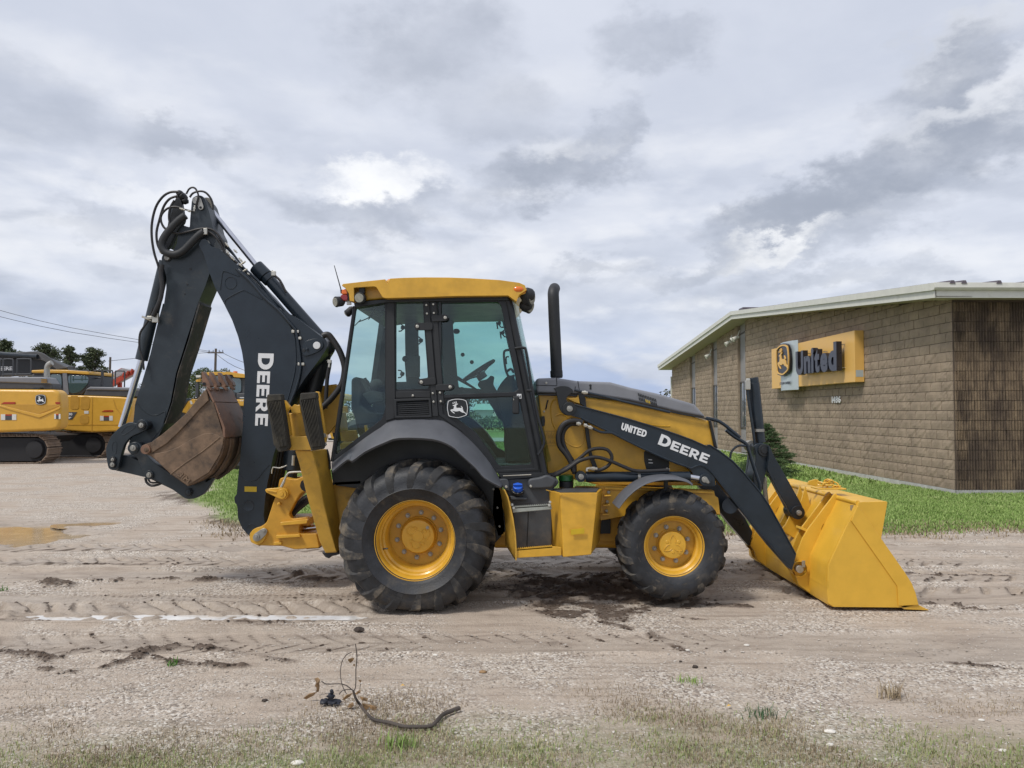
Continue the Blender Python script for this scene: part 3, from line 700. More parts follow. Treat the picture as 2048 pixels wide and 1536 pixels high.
for i in range(0, len(edges), 2):
    a0, a1 = edges[i], edges[i+1]; ps = [(a0, 0), (a1, 0), (a1, zr(a1)+.02)]+([(LEN/2, zr(LEN/2)+.02)] if a0 < LEN/2 < a1 else [])+[(a0, zr(a0)+.02)]
    b.plate([W(s, z) for s, z in ps], -N*.3)
b.build('gable_wall', MORTAR, bld)
B().plate([E(.301, 0), E(11, 0), E(11, 3.97), E(.301, 3.97)], A*.3).build('front_wall', MORTAR, bld)
b = B(); b.plate([W(-.03, 0, .025), W(LEN, 0, .025), W(LEN, .11, .025), W(-.03, .11, .025)], -N*.02); b.plate([E(-.02, 0, .03), E(11, 0, .03), E(11, .11, .03), E(-.02, .11, .03)], A*.02)
b.build('foundation', CONC, bld)
def block_mesh(L, H, D, flutes, seed):
    r = random.Random(seed); nu = flutes*4+1 if flutes else 6; nv = 2 if flutes else 4; bm = B(); vs = []
    for j in range(nv):
        for i in range(nu):
            u = i/(nu-1); v = j/(nv-1)
            if flutes: d = D*(1 if i % 4 in (1, 2) else .35)+r.uniform(-.002, .002); edge = 0
            else:
                edge = i in (0, nu-1) or j in (0, nv-1); d = D*(.72 if edge else 1)+r.uniform(-.006, .006)
            vs.append(((u-.5)*L, -d, v*H))
    fs = [(j*nu+i, j*nu+i+1, (j+1)*nu+i+1, (j+1)*nu+i) for j in range(nv-1) for i in range(nu-1)]
    m = len(vs); ring = [i for i in range(nu)]+[(j)*nu+nu-1 for j in range(1, nv)]+[(nv-1)*nu+i for i in range(nu-2, -1, -1)]+[j*nu for j in range(nv-2, 0, -1)]
    vs += [(vs[i][0], 0.0, vs[i][2]) for i in ring]
    for k in range(len(ring)): fs.append((ring[k], m+k, m+(k+1) % len(ring), ring[(k+1) % len(ring)]))
    return vs, fs
CW, CH, GAP = .405, .2, .010
def mesh_of(name, vf, m):
    me = bpy.data.meshes.new(name); me.from_pydata([tuple(p) for p in vf[0]], [], vf[1]); me.update(); me.materials.append(m); return me
LV = [block_mesh(CW-GAP, CH-GAP, .030, 0, 40+k) for k in range(4)]; LM = [mesh_of('block', v, BLOCK) for v in LV]
LVH = [block_mesh(CW/2-GAP, CH-GAP, .030, 0, 60+k) for k in range(2)]
FV = [block_mesh(CW-GAP, CH-GAP, .034, 7, 50+k) for k in range(3)]; FM = [mesh_of('block', v, BLOCKS) for v in FV]
MW = Matrix(((-A.x, -N.x, 0), (-A.y, -N.y, 0), (0, 0, 1)))       # local x along the wall (towards the camera), local -y outwards
ME = Matrix(((EX.x, A.x, 0), (EX.y, A.y, 0), (0, 0, 1)))
rest = B(); restF = B(); singles = 0; cells = []; part_rows = []
for row in range(27):
    z = .115+row*CH; off = CW/2 if row % 2 else 0
    s = -off
    while s < LEN:
        a0, a1 = max(s, 0), min(s+CW, LEN)
        pieces = [(a0, a1)]
        for q0, q1 in SLOTS:
            pieces = [pp for p in pieces for pp in ((p[0], min(p[1], q0)), (max(p[0], q1), p[1])) if pp[1]-pp[0] > .06]
        for p in pieces:
            zt_ = zr((p[0]+p[1])/2)+.01
            if z+CH < zt_+.05: cells.append((p, z, row))
            elif zt_-z > .03: part_rows.append((p, z, (zt_-z)/CH))
        s += CW
cells.sort(key=lambda c: c[0][0])
for (p0, p1), z, row in cells:
    full = abs(p1-p0-CW) < .02; k = random.randrange(4)
    if full and singles < 168:
        o = bpy.data.objects.new('block', LM[k]); COL.objects.link(o); o.parent = bld
        o.matrix_local = Matrix.Translation(W((p0+p1)/2, z, random.uniform(-.003, .004))-bld.location)@MW.to_4x4(); singles += 1
    else:
        sx = (p1-p0-GAP)/(CW-GAP); base = W((p0+p1)/2, z, random.uniform(-.003, .004))
        rest.add([base+MW@Vector((x*sx, y, zz)) for x, y, zz in LV[k][0]], LV[k][1])
for (p0, p1), z, fh_ in part_rows:
    sx = (p1-p0-GAP)/(CW-GAP); base = W((p0+p1)/2, z, 0); rest.add([base+MW@Vector((x*sx, y, zz*fh_)) for x, y, zz in LV[0][0]], LV[0][1])
for row in range(20):
    z = .115+row*CH; off = CW*3/7 if row % 2 else 0; s = .012-off if off else .012
    if z+CH > 4.02: continue
    c = 0
    while s < 8:
        p0, p1 = max(s, .012), s+CW; k = random.randrange(3); sx = (p1-p0-GAP)/(CW-GAP); base = E((p0+p1)/2, z, random.uniform(-.002, .003))
        if sx > .95 and c < 7 and singles < 298:
            o = bpy.data.objects.new('block', FM[k]); COL.objects.link(o); o.parent = bld; o.matrix_local = Matrix.Translation(base-bld.location)@ME.to_4x4(); singles += 1
        else: restF.add([base+ME@Vector((x*sx, y, zz)) for x, y, zz in FV[k][0]], FV[k][1])
        s += CW; c += 1
rest.build('far_blocks', BLOCK, bld, kind='stuff', nrm=False, flat=True); restF.build('fluted_blocks', BLOCKS, bld, kind='stuff', nrm=False, flat=True)
for s0, s1 in SLOTS:
    w = B().plate([W(s, z, -.075) for s, z in ((s0, .12), (s1, .12), (s1, zr(s1)+.01), (s0, zr(s0)+.01))], -N*.05).build('window', WPANEL, bld)
    fr = B(); m_ = (s0+s1)/2
    for s in (s0+.03, m_, s1-.03): fr.box(W(s, 1.925, -.056), (.022, .05, 1.71), Matrix((N, A, (0, 0, 1))).transposed() if 0 else None)
    fr.build('frame', WFRAME, w); fr = B()
    for z in (1.07, 2.80): fr.bar(W(s0, z, -.054), W(s1, z, -.054), .025, .055)
    fr.bar(W(s0, zr(s0)-.33, -.06), W(s1, zr(s1)-.33, -.06), .03, .04)
    fr.build('transom', WFRAME, w)
    for a0, a1 in ((s0+.06, m_-.03), (m_+.03, s1-.06)):
        B().plate([W(s, z, -.062) for s, z in ((a0, 1.1), (a1, 1.1), (a1, 2.775), (a0, 2.775))], -N*.01).build('pane', WGLASS, w)
    b = B()
    for sgn, s in ((1, s0), (-1, s1)): b.plate([W(s, .1, .02), W(s, zr(s), .02), W(s, zr(s), -.2), W(s, .1, -.2)], A*sgn*.02)
    b.build('reveal', BLOCK, w)
# eaves: rake boards along the gable, gutter along the front
OV = .64; pts = [(-.52, 0), (LEN/2, 0), (LEN+.6, 0)]
def rake(o0, z0, z1, th, name, m):
    b = B()
    for (a, c) in ((-.52, LEN/2), (LEN/2, LEN+.6)):
        f = lambda s: 3.97+1.13*min(s, LEN-s)/(LEN/2)
        b.plate([W(a, f(a)+z0, o0), W(c, f(c)+z0, o0), W(c, f(c)+z1, o0), W(a, f(a)+z1, o0)], -N*th)
    return b.build(name, m, bld)
rake(OV, .0, .15, .03, 'rake_board', FASCIA); rake(OV+.045, .148, .29, .08, 'rake_trim', FASCIA)
b = B()
for a, c in ((-.52, LEN/2), (LEN/2, LEN+.6)):
    f = lambda s: 3.97+1.13*min(s, LEN-s)/(LEN/2)
    b.plate([W(a, f(a)+.012, OV-.03), W(c, f(c)+.012, OV-.03), W(c, f(c)+.012, -.1), W(a, f(a)+.012, -.1)], (0, 0, .02))
b.plate([E(-.6, 3.96, .5), E(11, 3.96, .5), E(11, 3.96, -.1), E(-.6, 3.96, -.1)], (0, 0, .02))
b.build('soffit', SOFFIT, bld)
zf = zr(-.52)
B().plate([E(-OV-.01, zf, .52), E(11, zf, .52), E(11, zf+.15, .52), E(-OV-.01, zf+.15, .52)], A*.03).build('eave_board', FASCIA, bld)
b = B(); prof = [(.58, zf+.29), (.60, zf+.29), (.61, zf+.19), (.575, zf+.148), (.52, zf+.148), (.52, zf+.29)]
b.loops([[E(-OV-.05, z, o) for o, z in prof], [E(11, z, o) for o, z in prof]]); b.build('gutter', FASCIA, bld, .004)
b = B()
for a, c in ((-.5, LEN/2), (LEN/2, LEN+.6)):
    f = lambda s: 3.97+1.13*min(s, LEN-s)/(LEN/2)
    b.plate([W(a, f(a)+.25, OV+.03), W(c, f(c)+.25, OV+.03), W(c, f(c)+.25, -11), W(a, f(a)+.25, -11)], (0, 0, .03))
b.build('roof', ROOFM, bld)
k = 0; s = .30-OV
while s < 10.5:
    b = B(); rings = []
    for q in (-.62, LEN/2-.02):
        z = zr(q)+.28 if q > 0 else 3.97+1.13*q/(LEN/2)+.275
        rings.append([W(q, z, -s)+A*0+EX*d+Vector((0, 0, h)) for d, h in ((-.055, 0), (-.028, .062), (.028, .062), (.055, 0))])
    b.loops(rings); b.build('roof_rib', ROOFM, bld); s += .23 if k == 0 else .69; k += 1
B().bar(W(LEN/2, 5.47, .3), W(LEN/2, 5.47, -11), .5, .10).build('ridge_vent', ROOFM, bld, .02)
B().bar(W(LEN+.02, 3.55, .04), W(LEN+.02, .1, .04), .10, .10).build('downpipe', FASCIA, bld, .01)
for s, z in ((14.55, 4.62), (13.55, 4.72), (17.5, 4.33)):
    b = B(); c = W(s, z-.22, .22); b.bar(W(s, z+.05, .12), c, .03, .03); b.cyl(c, c+N*.16+Vector((0, 0, -.10)), .06, .10, 14); b.box(c, (.12, .12, .08))
    if s < 14: b.cyl(c+A*.2, c+A*.25+N*.16+Vector((0, 0, -.10)), .06, .10, 14); b.bar(c, c+A*.22, .04, .04)
    b.build('floodlight', FASCIA, bld, label='twin floodlight head' if s < 14 else None)

# the sign on the gable wall
SIGNY = mat('sign_yellow', (.74, .44, .12), .42, var=.02, coat=.05); SIGND = mat('sign_edge_yellow', (.52, .27, .025), .35, var=.05)
SILV = mat('sign_silver', (.50, .56, .58), .35, .3, var=.03); SBLK = mat('sign_black', (.012, .014, .024), .3, var=.1); SGRY = mat('letter_face', (.045, .05, .075), .35, var=.05)
sg = thing('wall_sign', W(6.7, 3.08, .03), 'big yellow sign with raised black United letters on the brown block wall', 'sign')
s0, s1, z0, z1 = 3.75, 9.72, 2.43, 3.73; so = .27
B().plate([W(s0, z0, so), W(s1, z0, so), W(s1, z1, so), W(s0, z1, so)], -N*.235).build('sign_box', SIGNY, sg, .006)
B().plate([W(s0-.004, z0+.13, so-.02), W(s0-.004, z0+.30, so-.02), W(s0-.004, z0+.30, .06), W(s0-.004, z0+.13, .06)], A*.004).build('maker_label', SILV, sg)
b = B(); rings = []
for s, o in ((7.42, .285), (7.6, .36), (7.95, .41), (8.3, .41), (8.65, .36), (8.86, .285)): rings.append([W(s, z0-.09, o), W(s, z1+.10, o), W(s, z1+.10, .272), W(s, z0-.09, .272)])
b.loops(rings); b.build('silver_panel', SILV, sg)
def onwall(sL, sR, z0, z1, o): return lambda u, v: W(sL+(sR-sL)*u, z0+(z1-z0)*v, o)
badge(onwall(8.72, 7.62, 2.80, 3.76, .425), N*.045, sg, SBLK, SIGNY, 'emblem', .09)
vs, fs, ar = text2d('JOHN DEERE', .02); stroke_shape(vs, fs, onwall(8.62, 7.70, 2.50, 2.60, .413), N*.004).build('small_lettering', SBLK, sg, flat=True)
# letters of their own, standing off on pins
_, _, full = text2d('United', .045); cu = {}
xs = 7.02
for ch, wd, zt, zb in (('U', .56, 3.44, 2.74), ('n', .46, 3.26, 2.76), ('i', .17, 3.46, 2.76), ('t', .34, 3.40, 2.75), ('e', .46, 3.26, 2.74), ('d', .50, 3.50, 2.74)):
    vs, fs, ar = text2d(ch, .045)
    o = stroke_shape(vs, fs, onwall(xs, xs-wd, zb, zt, so+.10), N*.14).build('letter', SBLK, sg, flat=True)
    stroke_shape(vs, fs, onwall(xs, xs-wd, zb, zt, so+.241), N*.003).build('letter_face', SGRY, o, flat=True)
    bb = B()
    for zz in (zb+.08, zt-.08): bb.cyl(W(xs-wd+.05, zz, so), W(xs-wd+.05, zz, so+.11), .012, n=8)
    bb.build('standoff', STEEL, o); xs -= wd+.055
hn = thing('house_number', W(5.2, 2.0, .05), 'white numerals 1486 fixed on the block wall under the sign', 'number')
xs = 5.62
for ch in '1486':
    vs, fs, ar = text2d(ch, .012); wd = .17*ar*1.25
    stroke_shape(vs, fs, onwall(xs, xs-wd, 1.92, 2.10, .045), N*.02).build('numeral', WHITE, hn, flat=True); xs -= wd+.03

# ================================================================== THE BACKHOE LOADER
C1 = crop(200, 360, 5.907); C2 = crop(180, 600, 3.658); C3 = crop(400, 440, 3.34); C4 = crop(440, 760, 4.04)
C5 = crop(640, 500, 3.338); C6 = crop(640, 880, 4.152); C7 = crop(960, 720, 2.954); C8 = crop(1400, 720, 2.844)
D8 = crop(1040, 740, 5.907); E1 = crop(1480, 930, 5.12); E2 = crop(1400, 740, 5.908); E5 = crop(640, 540, 4.04); E6 = crop(840, 580, 4.042); E7 = crop(980, 940, 7.314)
F1 = crop(1440, 860, 5.12); F2 = crop(500, 940, 8.086); T9 = crop(500, 690, 9.03); K1 = crop(660, 540, 17.06)
one = lambda c, a, b: c([(a, b)])[0]
YC = 7.62
M = thing('backhoe_loader', (.1, YC, 0), 'yellow and charcoal backhoe loader parked side on with its front bucket on the ground', 'backhoe loader')

# ---- wheels
def wheel(name, c, rim_r, prof_rim, hub, prof_tyre, lugs, flip, parent, detail=True, label=None):
    """c: rim centre on the outer rim plane; flip mirrors the wheel to the far side"""
    f = -1 if flip else 1; c = Vector(c)
    w = B().lathe([(r, a*f) for r, a in hub], c, 40).build(name, YEL, parent, .002, label=label)
    def squash(b, zmin):
        for v in b.v:
            if v.z < zmin: v.y += (c.y+f*.2-v.y)*-.10*min(1, (zmin-v.z)*6); v.z = zmin+(v.z-zmin)*.12
        return b
    zmin = c.z-prof_tyre['squash']
    squash(B().lathe([(r, a*f) for r, a in prof_tyre['sec']], c, 72, closed=True), zmin).build('tyre', TYRE, w, angle=50)
    b = B(); n = lugs['n']
    for side in (0, 1):
        for i in range(n):
            t0 = 2*math.pi*(i+side*.5)/n+random.uniform(-.012, .012); rings = []
            for (r, a, dt, wd, h) in lugs['path']:
                aa = a if side == 0 else lugs['w']-a
                q = []
                for dw, hh in ((-1, -.02), (-.82, h), (.82, h), (1, -.02)):
                    t = t0+dt+dw*wd/2/r; rr = r+hh*random.uniform(.9, 1.05)
                    q.append(c+Vector((rr*math.sin(t), aa*f, rr*math.cos(t))))
                rings.append(q)
            b.loops(rings)
    squash(b, zmin-.01).build('tread', MUDT, w, .006, angle=40)
    B().lathe([(r, a*f) for r, a in prof_rim], c, 72, closed=True).build('rim', YEL, w, .002)
    if detail:
        for k in range(lugs['bolts']):
            t = 2*math.pi*(k+.35)/lugs['bolts']; p = c+Vector((lugs['br']*math.cos(t), f*lugs['bd'], lugs['br']*math.sin(t)))
            B().cyl(p, p+Vector((0, -f*.012, 0)), .021, n=14).cyl(p+Vector((0, -f*.012, 0)), p+Vector((0, -f*.034, 0)), .0145, n=6).build('wheel_bolt', STEEL, w, .002)
    return w
rear_rim = [(.322, .30), (.268, .298), (.262, .29), (.266, .17), (.278, .145), (.296, .135), (.300, .09), (.314, .078), (.318, .03), (.330, .012), (.342, .010), (.348, .0), (.346, -.012), (.338, -.014), (.336, .02), (.334, .06)]
rear_hub = [(.30, .34), (.30, .30), (.165, .300), (.160, .285), (.150, .28), (.148, .212), (.140, .200), (.118, .197), (.05, .199), (.048, .194), (.0005, .194)]
rear_tyre = dict(sec=[(.325, .03), (.342, -.012), (.37, -.030), (.43, -.052), (.435, -.058), (.44, -.062), (.445, -.057), (.50, -.058), (.55, -.046), (.59, -.018), (.615, .04), (.628, .14), (.632, .25), (.628, .36), (.615, .46), (.59, .52), (.50, .56), (.40, .54), (.335, .49)], squash=.575)
rear_lugs = dict(n=18, w=.50, bolts=10, br=.198, bd=.298, path=[(.455, -.057, -.10, .040, .004), (.500, -.060, -.085, .060, .012), (.548, -.050, -.05, .080, .024), (.590, -.018, -.012, .092, .036), (.614, .035, .03, .090, .044), (.628, .13, .12, .084, .048), (.632, .235, .22, .078, .048), (.632, .275, .255, .07, .044)])
cR = P(829.8, 1080.6, 6.56)
wr = wheel('rear_wheel', cR, .345, rear_rim, rear_hub, rear_tyre, rear_lugs, False, M)
# the moulded rosette on the hub, its plug and the valve
b = B(); hubf = cR+Vector((0, .197, 0))
for k in range(4):
    t = R(35+90*k); b.lathe([(.0005, -.004), (.013, -.004), (.016, .0), (.0005, .003)], hubf+Vector((.075*math.cos(t), 0, .075*math.sin(t))), 14)
for k in range(3):
    t = R(20+120*k); q = [hubf+Vector((r*math.cos(t+d), -.002, r*math.sin(t+d))) for r, d in ((.05, -.55), (.075, -.75), (.098, -.35), (.112, 0), (.098, .35), (.07, .55), (.05, .45))]
    b.tube(q, .004, 6, 3)
b.build('hub_boss', YEL, wr)
B().cyl(hubf+Vector((.085, -.01, .078)), hubf+Vector((.085, .01, .078)), .014, n=10).build('drain_plug', STEEL, wr)
B().tube([P(766, 1098, 6.60), P(771, 1097.5, 6.585), P(776, 1097, 6.58)], .006, 8).build('valve_stem', BLK, wr)
front_rim = [(.25, .135), (.215, .133), (.205, .12), (.210, .07), (.226, .058), (.232, .03), (.246, .012), (.262, .006), (.266, -.004), (.262, -.014), (.254, -.012), (.252, .03)]
front_hub = [(.23, .17), (.23, .135), (.132, .132), (.127, .12), (.120, .118), (.118, .052), (.110, .044), (.05, .042), (.0005, .042)]
front_tyre = dict(sec=[(.246, .02), (.260, -.012), (.285, -.028), (.33, -.044), (.375, -.046), (.41, -.034), (.435, -.008), (.450, .04), (.455, .12), (.450, .22), (.435, .27), (.38, .30), (.30, .29), (.25, .25)], squash=.462)
front_lugs = dict(n=17, w=.27, bolts=8, br=.152, bd=.132, path=[(.340, -.044, -.07, .045, .004), (.370, -.044, -.05, .055, .010), (.400, -.038, -.03, .072, .018), (.428, -.014, .0, .074, .024), (.445, .03, .05, .072, .030), (.454, .08, .12, .066, .032), (.456, .125, .20, .05, .030)])
cF = P(1348, 1092.4, 6.70)
wf = wheel('front_wheel', cF, .262, front_rim, front_hub, front_tyre, front_lugs, False, M)
b = B(); hubf = cF+Vector((0, .042, 0))
for k in range(3):
    t = R(30+120*k); b.lathe([(.0005, -.003), (.012, -.003), (.015, .0), (.0005, .003)], hubf+Vector((.058*math.cos(t), 0, .058*math.sin(t))), 12)
    q = [hubf+Vector((r*math.cos(t+R(60)+d), -.001, r*math.sin(t+R(60)+d))) for r, d in ((.03, -.7), (.055, -.45), (.09, 0), (.055, .45), (.03, .7))]; b.tube(q, .0035, 6, 3)
b.cyl(hubf+Vector((.055, -.008, -.06)), hubf+Vector((.055, .01, -.06)), .011, n=10); b.build('hub_boss', YEL, wf)
wheel('rear_wheel', (cR.x, 2*YC-cR.y, cR.z), .345, rear_rim, rear_hub, rear_tyre, rear_lugs, True, M, False)
wheel('front_wheel', (cF.x, 2*YC-cF.y, cF.z), .262, front_rim, front_hub, front_tyre, front_lugs, True, M, False)
B().cyl((cR.x, cR.y+.3, cR.z), (cR.x, 2*YC-cR.y-.3, cR.z), .13, n=20).ball((cR.x, YC, cR.z), .26, 2).build('rear_axle', YELG, M)
B().bar((cF.x, cF.y+.14, cF.z), (cF.x, 2*YC-cF.y-.14, cF.z), .16, .16).ball((cF.x, YC, cF.z), .17, 2).build('front_axle', YELG, M, .02)

# ---- chassis
plate('frame_rail', C7([(690, 742), (1382, 772), (1386, 800), (1408, 815), (1420, 915), (1300, 880), (860, 922), (715, 948), (690, 900)]), 7.05, .10, YEL, M)
plate('frame_rail', C7([(690, 742), (1382, 772), (1420, 915), (860, 922), (690, 930)]), 8.10, .10, YEL, M)
plate('frame_lip', C7([(735, 752), (1380, 778), (1380, 790), (735, 764)]), 7.02, .03, YEL, M)
B().box((.55, YC, .62), (1.5, .75, .42)).build('transmission', YELG, M, .05)
plate('belly_guard', C7([(690, 935), (850, 930), (835, 1075), (745, 1072), (690, 1060)]), 7.2, .8, YELG, M)
plate('battery_cover', C7([(712, 945), (772, 940), (772, 1025), (712, 1028)]), 7.12, .08, BLKM, M)
plate('rear_frame', [(640, 968), (720, 962), (745, 980), (742, 1090), (690, 1110), (655, 1100)], 7.08, 1.05, YELD, M, bevel=.01)
plate('frame_lip', [(668, 964), (722, 961), (722, 968), (668, 971)], 7.0, 1.2, YELD, M)
plate('inner_fender', [(662, 940), (690, 915), (765, 872), (835, 862), (905, 880), (985, 940), (1003, 985), (1012, 1062), (985, 1092), (905, 1075), (770, 985), (666, 970)], 7.0, .05, BLK, M)
plate('inner_fender', [(664, 955), (770, 885), (835, 873), (905, 890), (985, 945), (1003, 985), (1012, 1062), (905, 1075), (770, 975), (668, 966)], 8.05, .05, BLK, M)
plate('inner_panel', C6([(1440, 390), (1510, 400), (1540, 790), (1480, 800), (1430, 640)]), 7.0, .4, YELG, M)
for a, b_ in ((1440, 408), (1474, 562), (1490, 716)): pin('bolt', *one(C6, a, b_), 2.4, 6.98, .03, STEEL, M, .012, 10)
# ---- hood
hood_side = C7([(345, 205), (580, 200), (640, 222), (880, 250), (1200, 320), (1360, 362), (1400, 520), (1395, 742), (720, 742), (400, 672)])
side = plate('hood_side', hood_side, 7.17, .90, YEL, M, bevel=.012)
plate('hood_top', C7([(330, 108), (450, 104), (575, 124), (770, 130), (890, 163), (1050, 198), (1270, 262), (1340, 342), (1180, 312), (880, 242), (640, 206), (345, 201), (331, 190)]), 7.135, .97, HOODG, M, bevel=.028)
b = B()
for l in ([(432, 88), (436, 180)], [(192, 180), (436, 187)], [(655, 195), (650, 225)], [(683, 130), (700, 235)]): b.tube(px3(D8(l), 7.135), .0035, 6, 0)
b.build('seam', BLK, M)
plate('cowl_edge', C7([(330, 188), (345, 200), (640, 206), (880, 242), (1180, 312), (1340, 342), (1342, 350), (1180, 322), (880, 252), (640, 217), (342, 210)]), 7.125, .02, BLK, M)
plate('grille_edge', C7([(1352, 352), (1368, 358), (1406, 525), (1385, 515)]), 7.13, .98, BLK, M, bevel=.01)
for r_ in range(2):
    for k in range(11):
        if r_ == 1 and k in (4, 5, 6): m_ = YTAPE
        else: m_ = BLK
        x = 1392+20*k+r_*8; y = 272+6.6*k+r_*48
        q = D8([(x, y), (x+11, y+3), (x+20, y+38), (x+9, y+36)]); B().plate(px3(q, 7.131), (0, -.003, 0)).build('vent_slot', m_, M)
plate('latch', D8([(815, 175), (830, 165), (848, 175), (842, 200), (846, 228), (820, 228), (826, 200)]), 7.13, .01, BLK, M)
pin('bolt', *one(D8, 310, 152), 2.3, 7.13, .02, ZINC, M, .006, 12)
plate('engine_opening', C7([(968, 540), (990, 530), (1118, 534), (1118, 655), (985, 655), (970, 600)]), 7.166, .02, BLK, M, r=6)
B().plate(px3(D8([(1518, 1052), (1560, 1056), (1560, 1068), (1518, 1064)]), 7.16), (0, .004, 0)).plate(px3(D8([(1520, 1090), (1570, 1092), (1570, 1104), (1520, 1102)]), 7.16), (0, .004, 0)).build('caution_label', WHITE, M)
plate('loop_strap', D8([(680, 265), (718, 280), (775, 330), (800, 600), (850, 980), (940, 1205), (890, 1210), (820, 1050), (775, 760), (745, 420), (712, 400), (690, 300)]), 7.12, .03, BLK, M)
plate('yellow_bracket', D8([(545, 330), (668, 328), (690, 290), (708, 400), (640, 380)]), 7.10, .03, YEL, M)
b = B()
for l in ([(430, 340), (380, 380), (362, 480), (385, 620), (440, 730), (540, 850), (640, 905), (720, 890), (755, 800), (740, 680)], [(425, 545), (480, 520), (540, 545), (580, 590), (600, 560)], [(1385, 605), (1560, 650), (1680, 665), (1772, 665)]):
    B().tube(px3(D8(l), 7.172), .008, 6, 4).build('pressed_line', YEL, side)
b = B(); b.tube(px3(D8([(330, 355), (318, 400), (305, 465)]), 7.165), .007, 6); b.build('slot', BLK, side)
pin('bolt', *one(D8, 285, 490), 2, 7.165, .02, ZINC, side, .006, 10)
plate('side_lamp', D8([(255, 545), (290, 545), (298, 600), (290, 660), (262, 668), (250, 620)]), 7.12, .04, BLK, M)
B().plate(px3(D8([(288, 722), (432, 722), (432, 897), (288, 897)]), 7.167), (0, .002, 0), [px3(D8([(291, 725), (429, 725), (429, 894), (291, 894)]), 7.167)]).build('decal_frame', mat('decal_brown', (.20, .10, .015), .5), side)
b = B()
for i in range(9):
    x = 300+14*i; b.tube(px3(D8([(x, 770-18*(i % 3)), (x+8, 800), (x+4, 812-10*(i % 2))]), 7.168), .0018, 4, 0); b.tube(px3(D8([(x, 860-14*((i+1) % 3)), (x+10, 868)]), 7.168), .0018, 4, 0)
b.build('decal_drawing', MATS['decal_brown'], side)
B().tube([P(1113.5, 756, 7.5), P(1112.2, 720, 7.5), P(1108.5, 640, 7.5), P(1107, 600, 7.5), P(1106.6, 588, 7.51), P(1107.5, 581, 7.55), P(1109, 577, 7.64)], .056, 24, 3).build('exhaust_stack', BLKM, M, angle=60)
B().cyl(P(1112.6, 741, 7.5), P(1113.3, 754, 7.5), .061, n=24).build('exhaust_clamp', BLKM, M, .004)
# ---- loader pivot, arm and lift cylinder (near and far)
def dupm(o, dy, parent):
    c = o.copy(); COL.objects.link(c); c.parent = parent; c.location = o.location+Vector((0, dy, 0)); return c
piv = plate('loader_tower', D8([(392, 215), (425, 202), (480, 186), (560, 190), (615, 222), (634, 258), (580, 292), (545, 335), (555, 375), (610, 395), (650, 450), (600, 545), (520, 530), (470, 470), (445, 340), (425, 245)]), 6.985, .05, BLK, M, r=8)
arm_px = C7([(500, 262), (560, 262), (700, 300), (870, 345), (1080, 410), (1250, 470), (1340, 510)])+C8([(55, 482), (120, 525), (185, 572), (240, 630), (300, 700), (390, 820), (470, 960), (548, 1105), (522, 1198), (400, 1060), (300, 935), (200, 815), (140, 735), (90, 672), (40, 628)])+C7([(1385, 690), (1392, 745), (1330, 745), (1285, 725), (1250, 655), (1215, 628), (1110, 590), (960, 522), (760, 422), (600, 345), (510, 320)])
arm = plate('loader_arm', arm_px, 6.99, .12, CHAR, M, r=3, bevel=.008)
flange = C7([(600, 345), (760, 422), (960, 522), (1110, 590), (1215, 628), (1250, 640)])+C8([(0, 598), (60, 632), (140, 732), (300, 935), (510, 1182)])
b = B(); b.tube(px3(flange, 6.988), .010, 6, 2); b.build('weld_flange', CHAR, arm)
up_fl = C7([(560, 264), (700, 302), (870, 347), (1080, 412), (1250, 472), (1340, 512)])+C8([(55, 484), (185, 574), (300, 702), (390, 822), (545, 1105)])
b = B(); b.tube(px3(up_fl, 6.985), .007, 6, 2); b.build('arm_edge', CHAR, arm)
pin('arm_boss', *one(C7, 528, 288), 13.5, 6.975, .14, BLK, arm, .012, 28, head=False); pin('arm_pin', *one(C7, 530, 288), 6, 6.955, .1, STEEL, arm, .012, 20)
lettering('arm_lettering', 'UNITED', [1]*6, quadmap(*C7([(831, 411), (978, 458), (842, 370), (990, 418)]), 6.986), (0, .003, 0), WHITE, arm, .07)
lettering('arm_lettering', 'DEERE', [1, .82, .82, .82, .82], quadmap(*C7([(1050, 497), (1340, 612), (1073, 436), (1364, 552)]), 6.986), (0, .003, 0), WHITE, arm, .10)
far = dupm(arm, 1.26, M)
lift = B().cyl(P(*one(C7, 625, 690), 6.99), P(*one(C7, 1240, 690), 6.99), .0475, n=24).build('lift_cylinder', CHAR, M, .006)
B().cyl(P(*one(C7, 1236, 690), 6.99), P(*one(C7, 1325, 706), 6.99), .030, n=20).build('rod', CHROME, lift)
pin('cylinder_eye', *one(C7, 596, 689), 11, 6.95, .10, CHAR, lift, .0, 24, head=False); pin('eye_pin', *one(C7, 597, 690), 5.6, 6.945, .05, STEEL, lift, .012)
pin('cylinder_eye', *one(C7, 1330, 708), 12, 6.96, .14, CHAR, lift, .01, 24, head=False); pin('eye_pin', *one(C7, 1326, 706), 6, 6.95, .05, STEEL, lift, .015)
plate('pin_tab', C7([(1325, 690), (1345, 700), (1358, 725), (1350, 732), (1325, 722)]), 6.94, .01, STEEL, lift, r=4)
B().cyl(P(*one(C7, 936, 645), 6.985), P(*one(C7, 936, 720), 6.985), .006, n=8).lathe([(.049, -.012), (.055, -.012), (.055, .012), (.049, .012)], P(*one(C7, 936, 690), 6.99), 24, 'X', True).build('clamp', STEEL, lift)
dupm(lift, 1.26, M)
B().cyl(P(*one(C8, 170, 830), 7.1), P(*one(C8, 170, 830), 8.3), .07, n=20).build('cross_tube', CHAR, M)
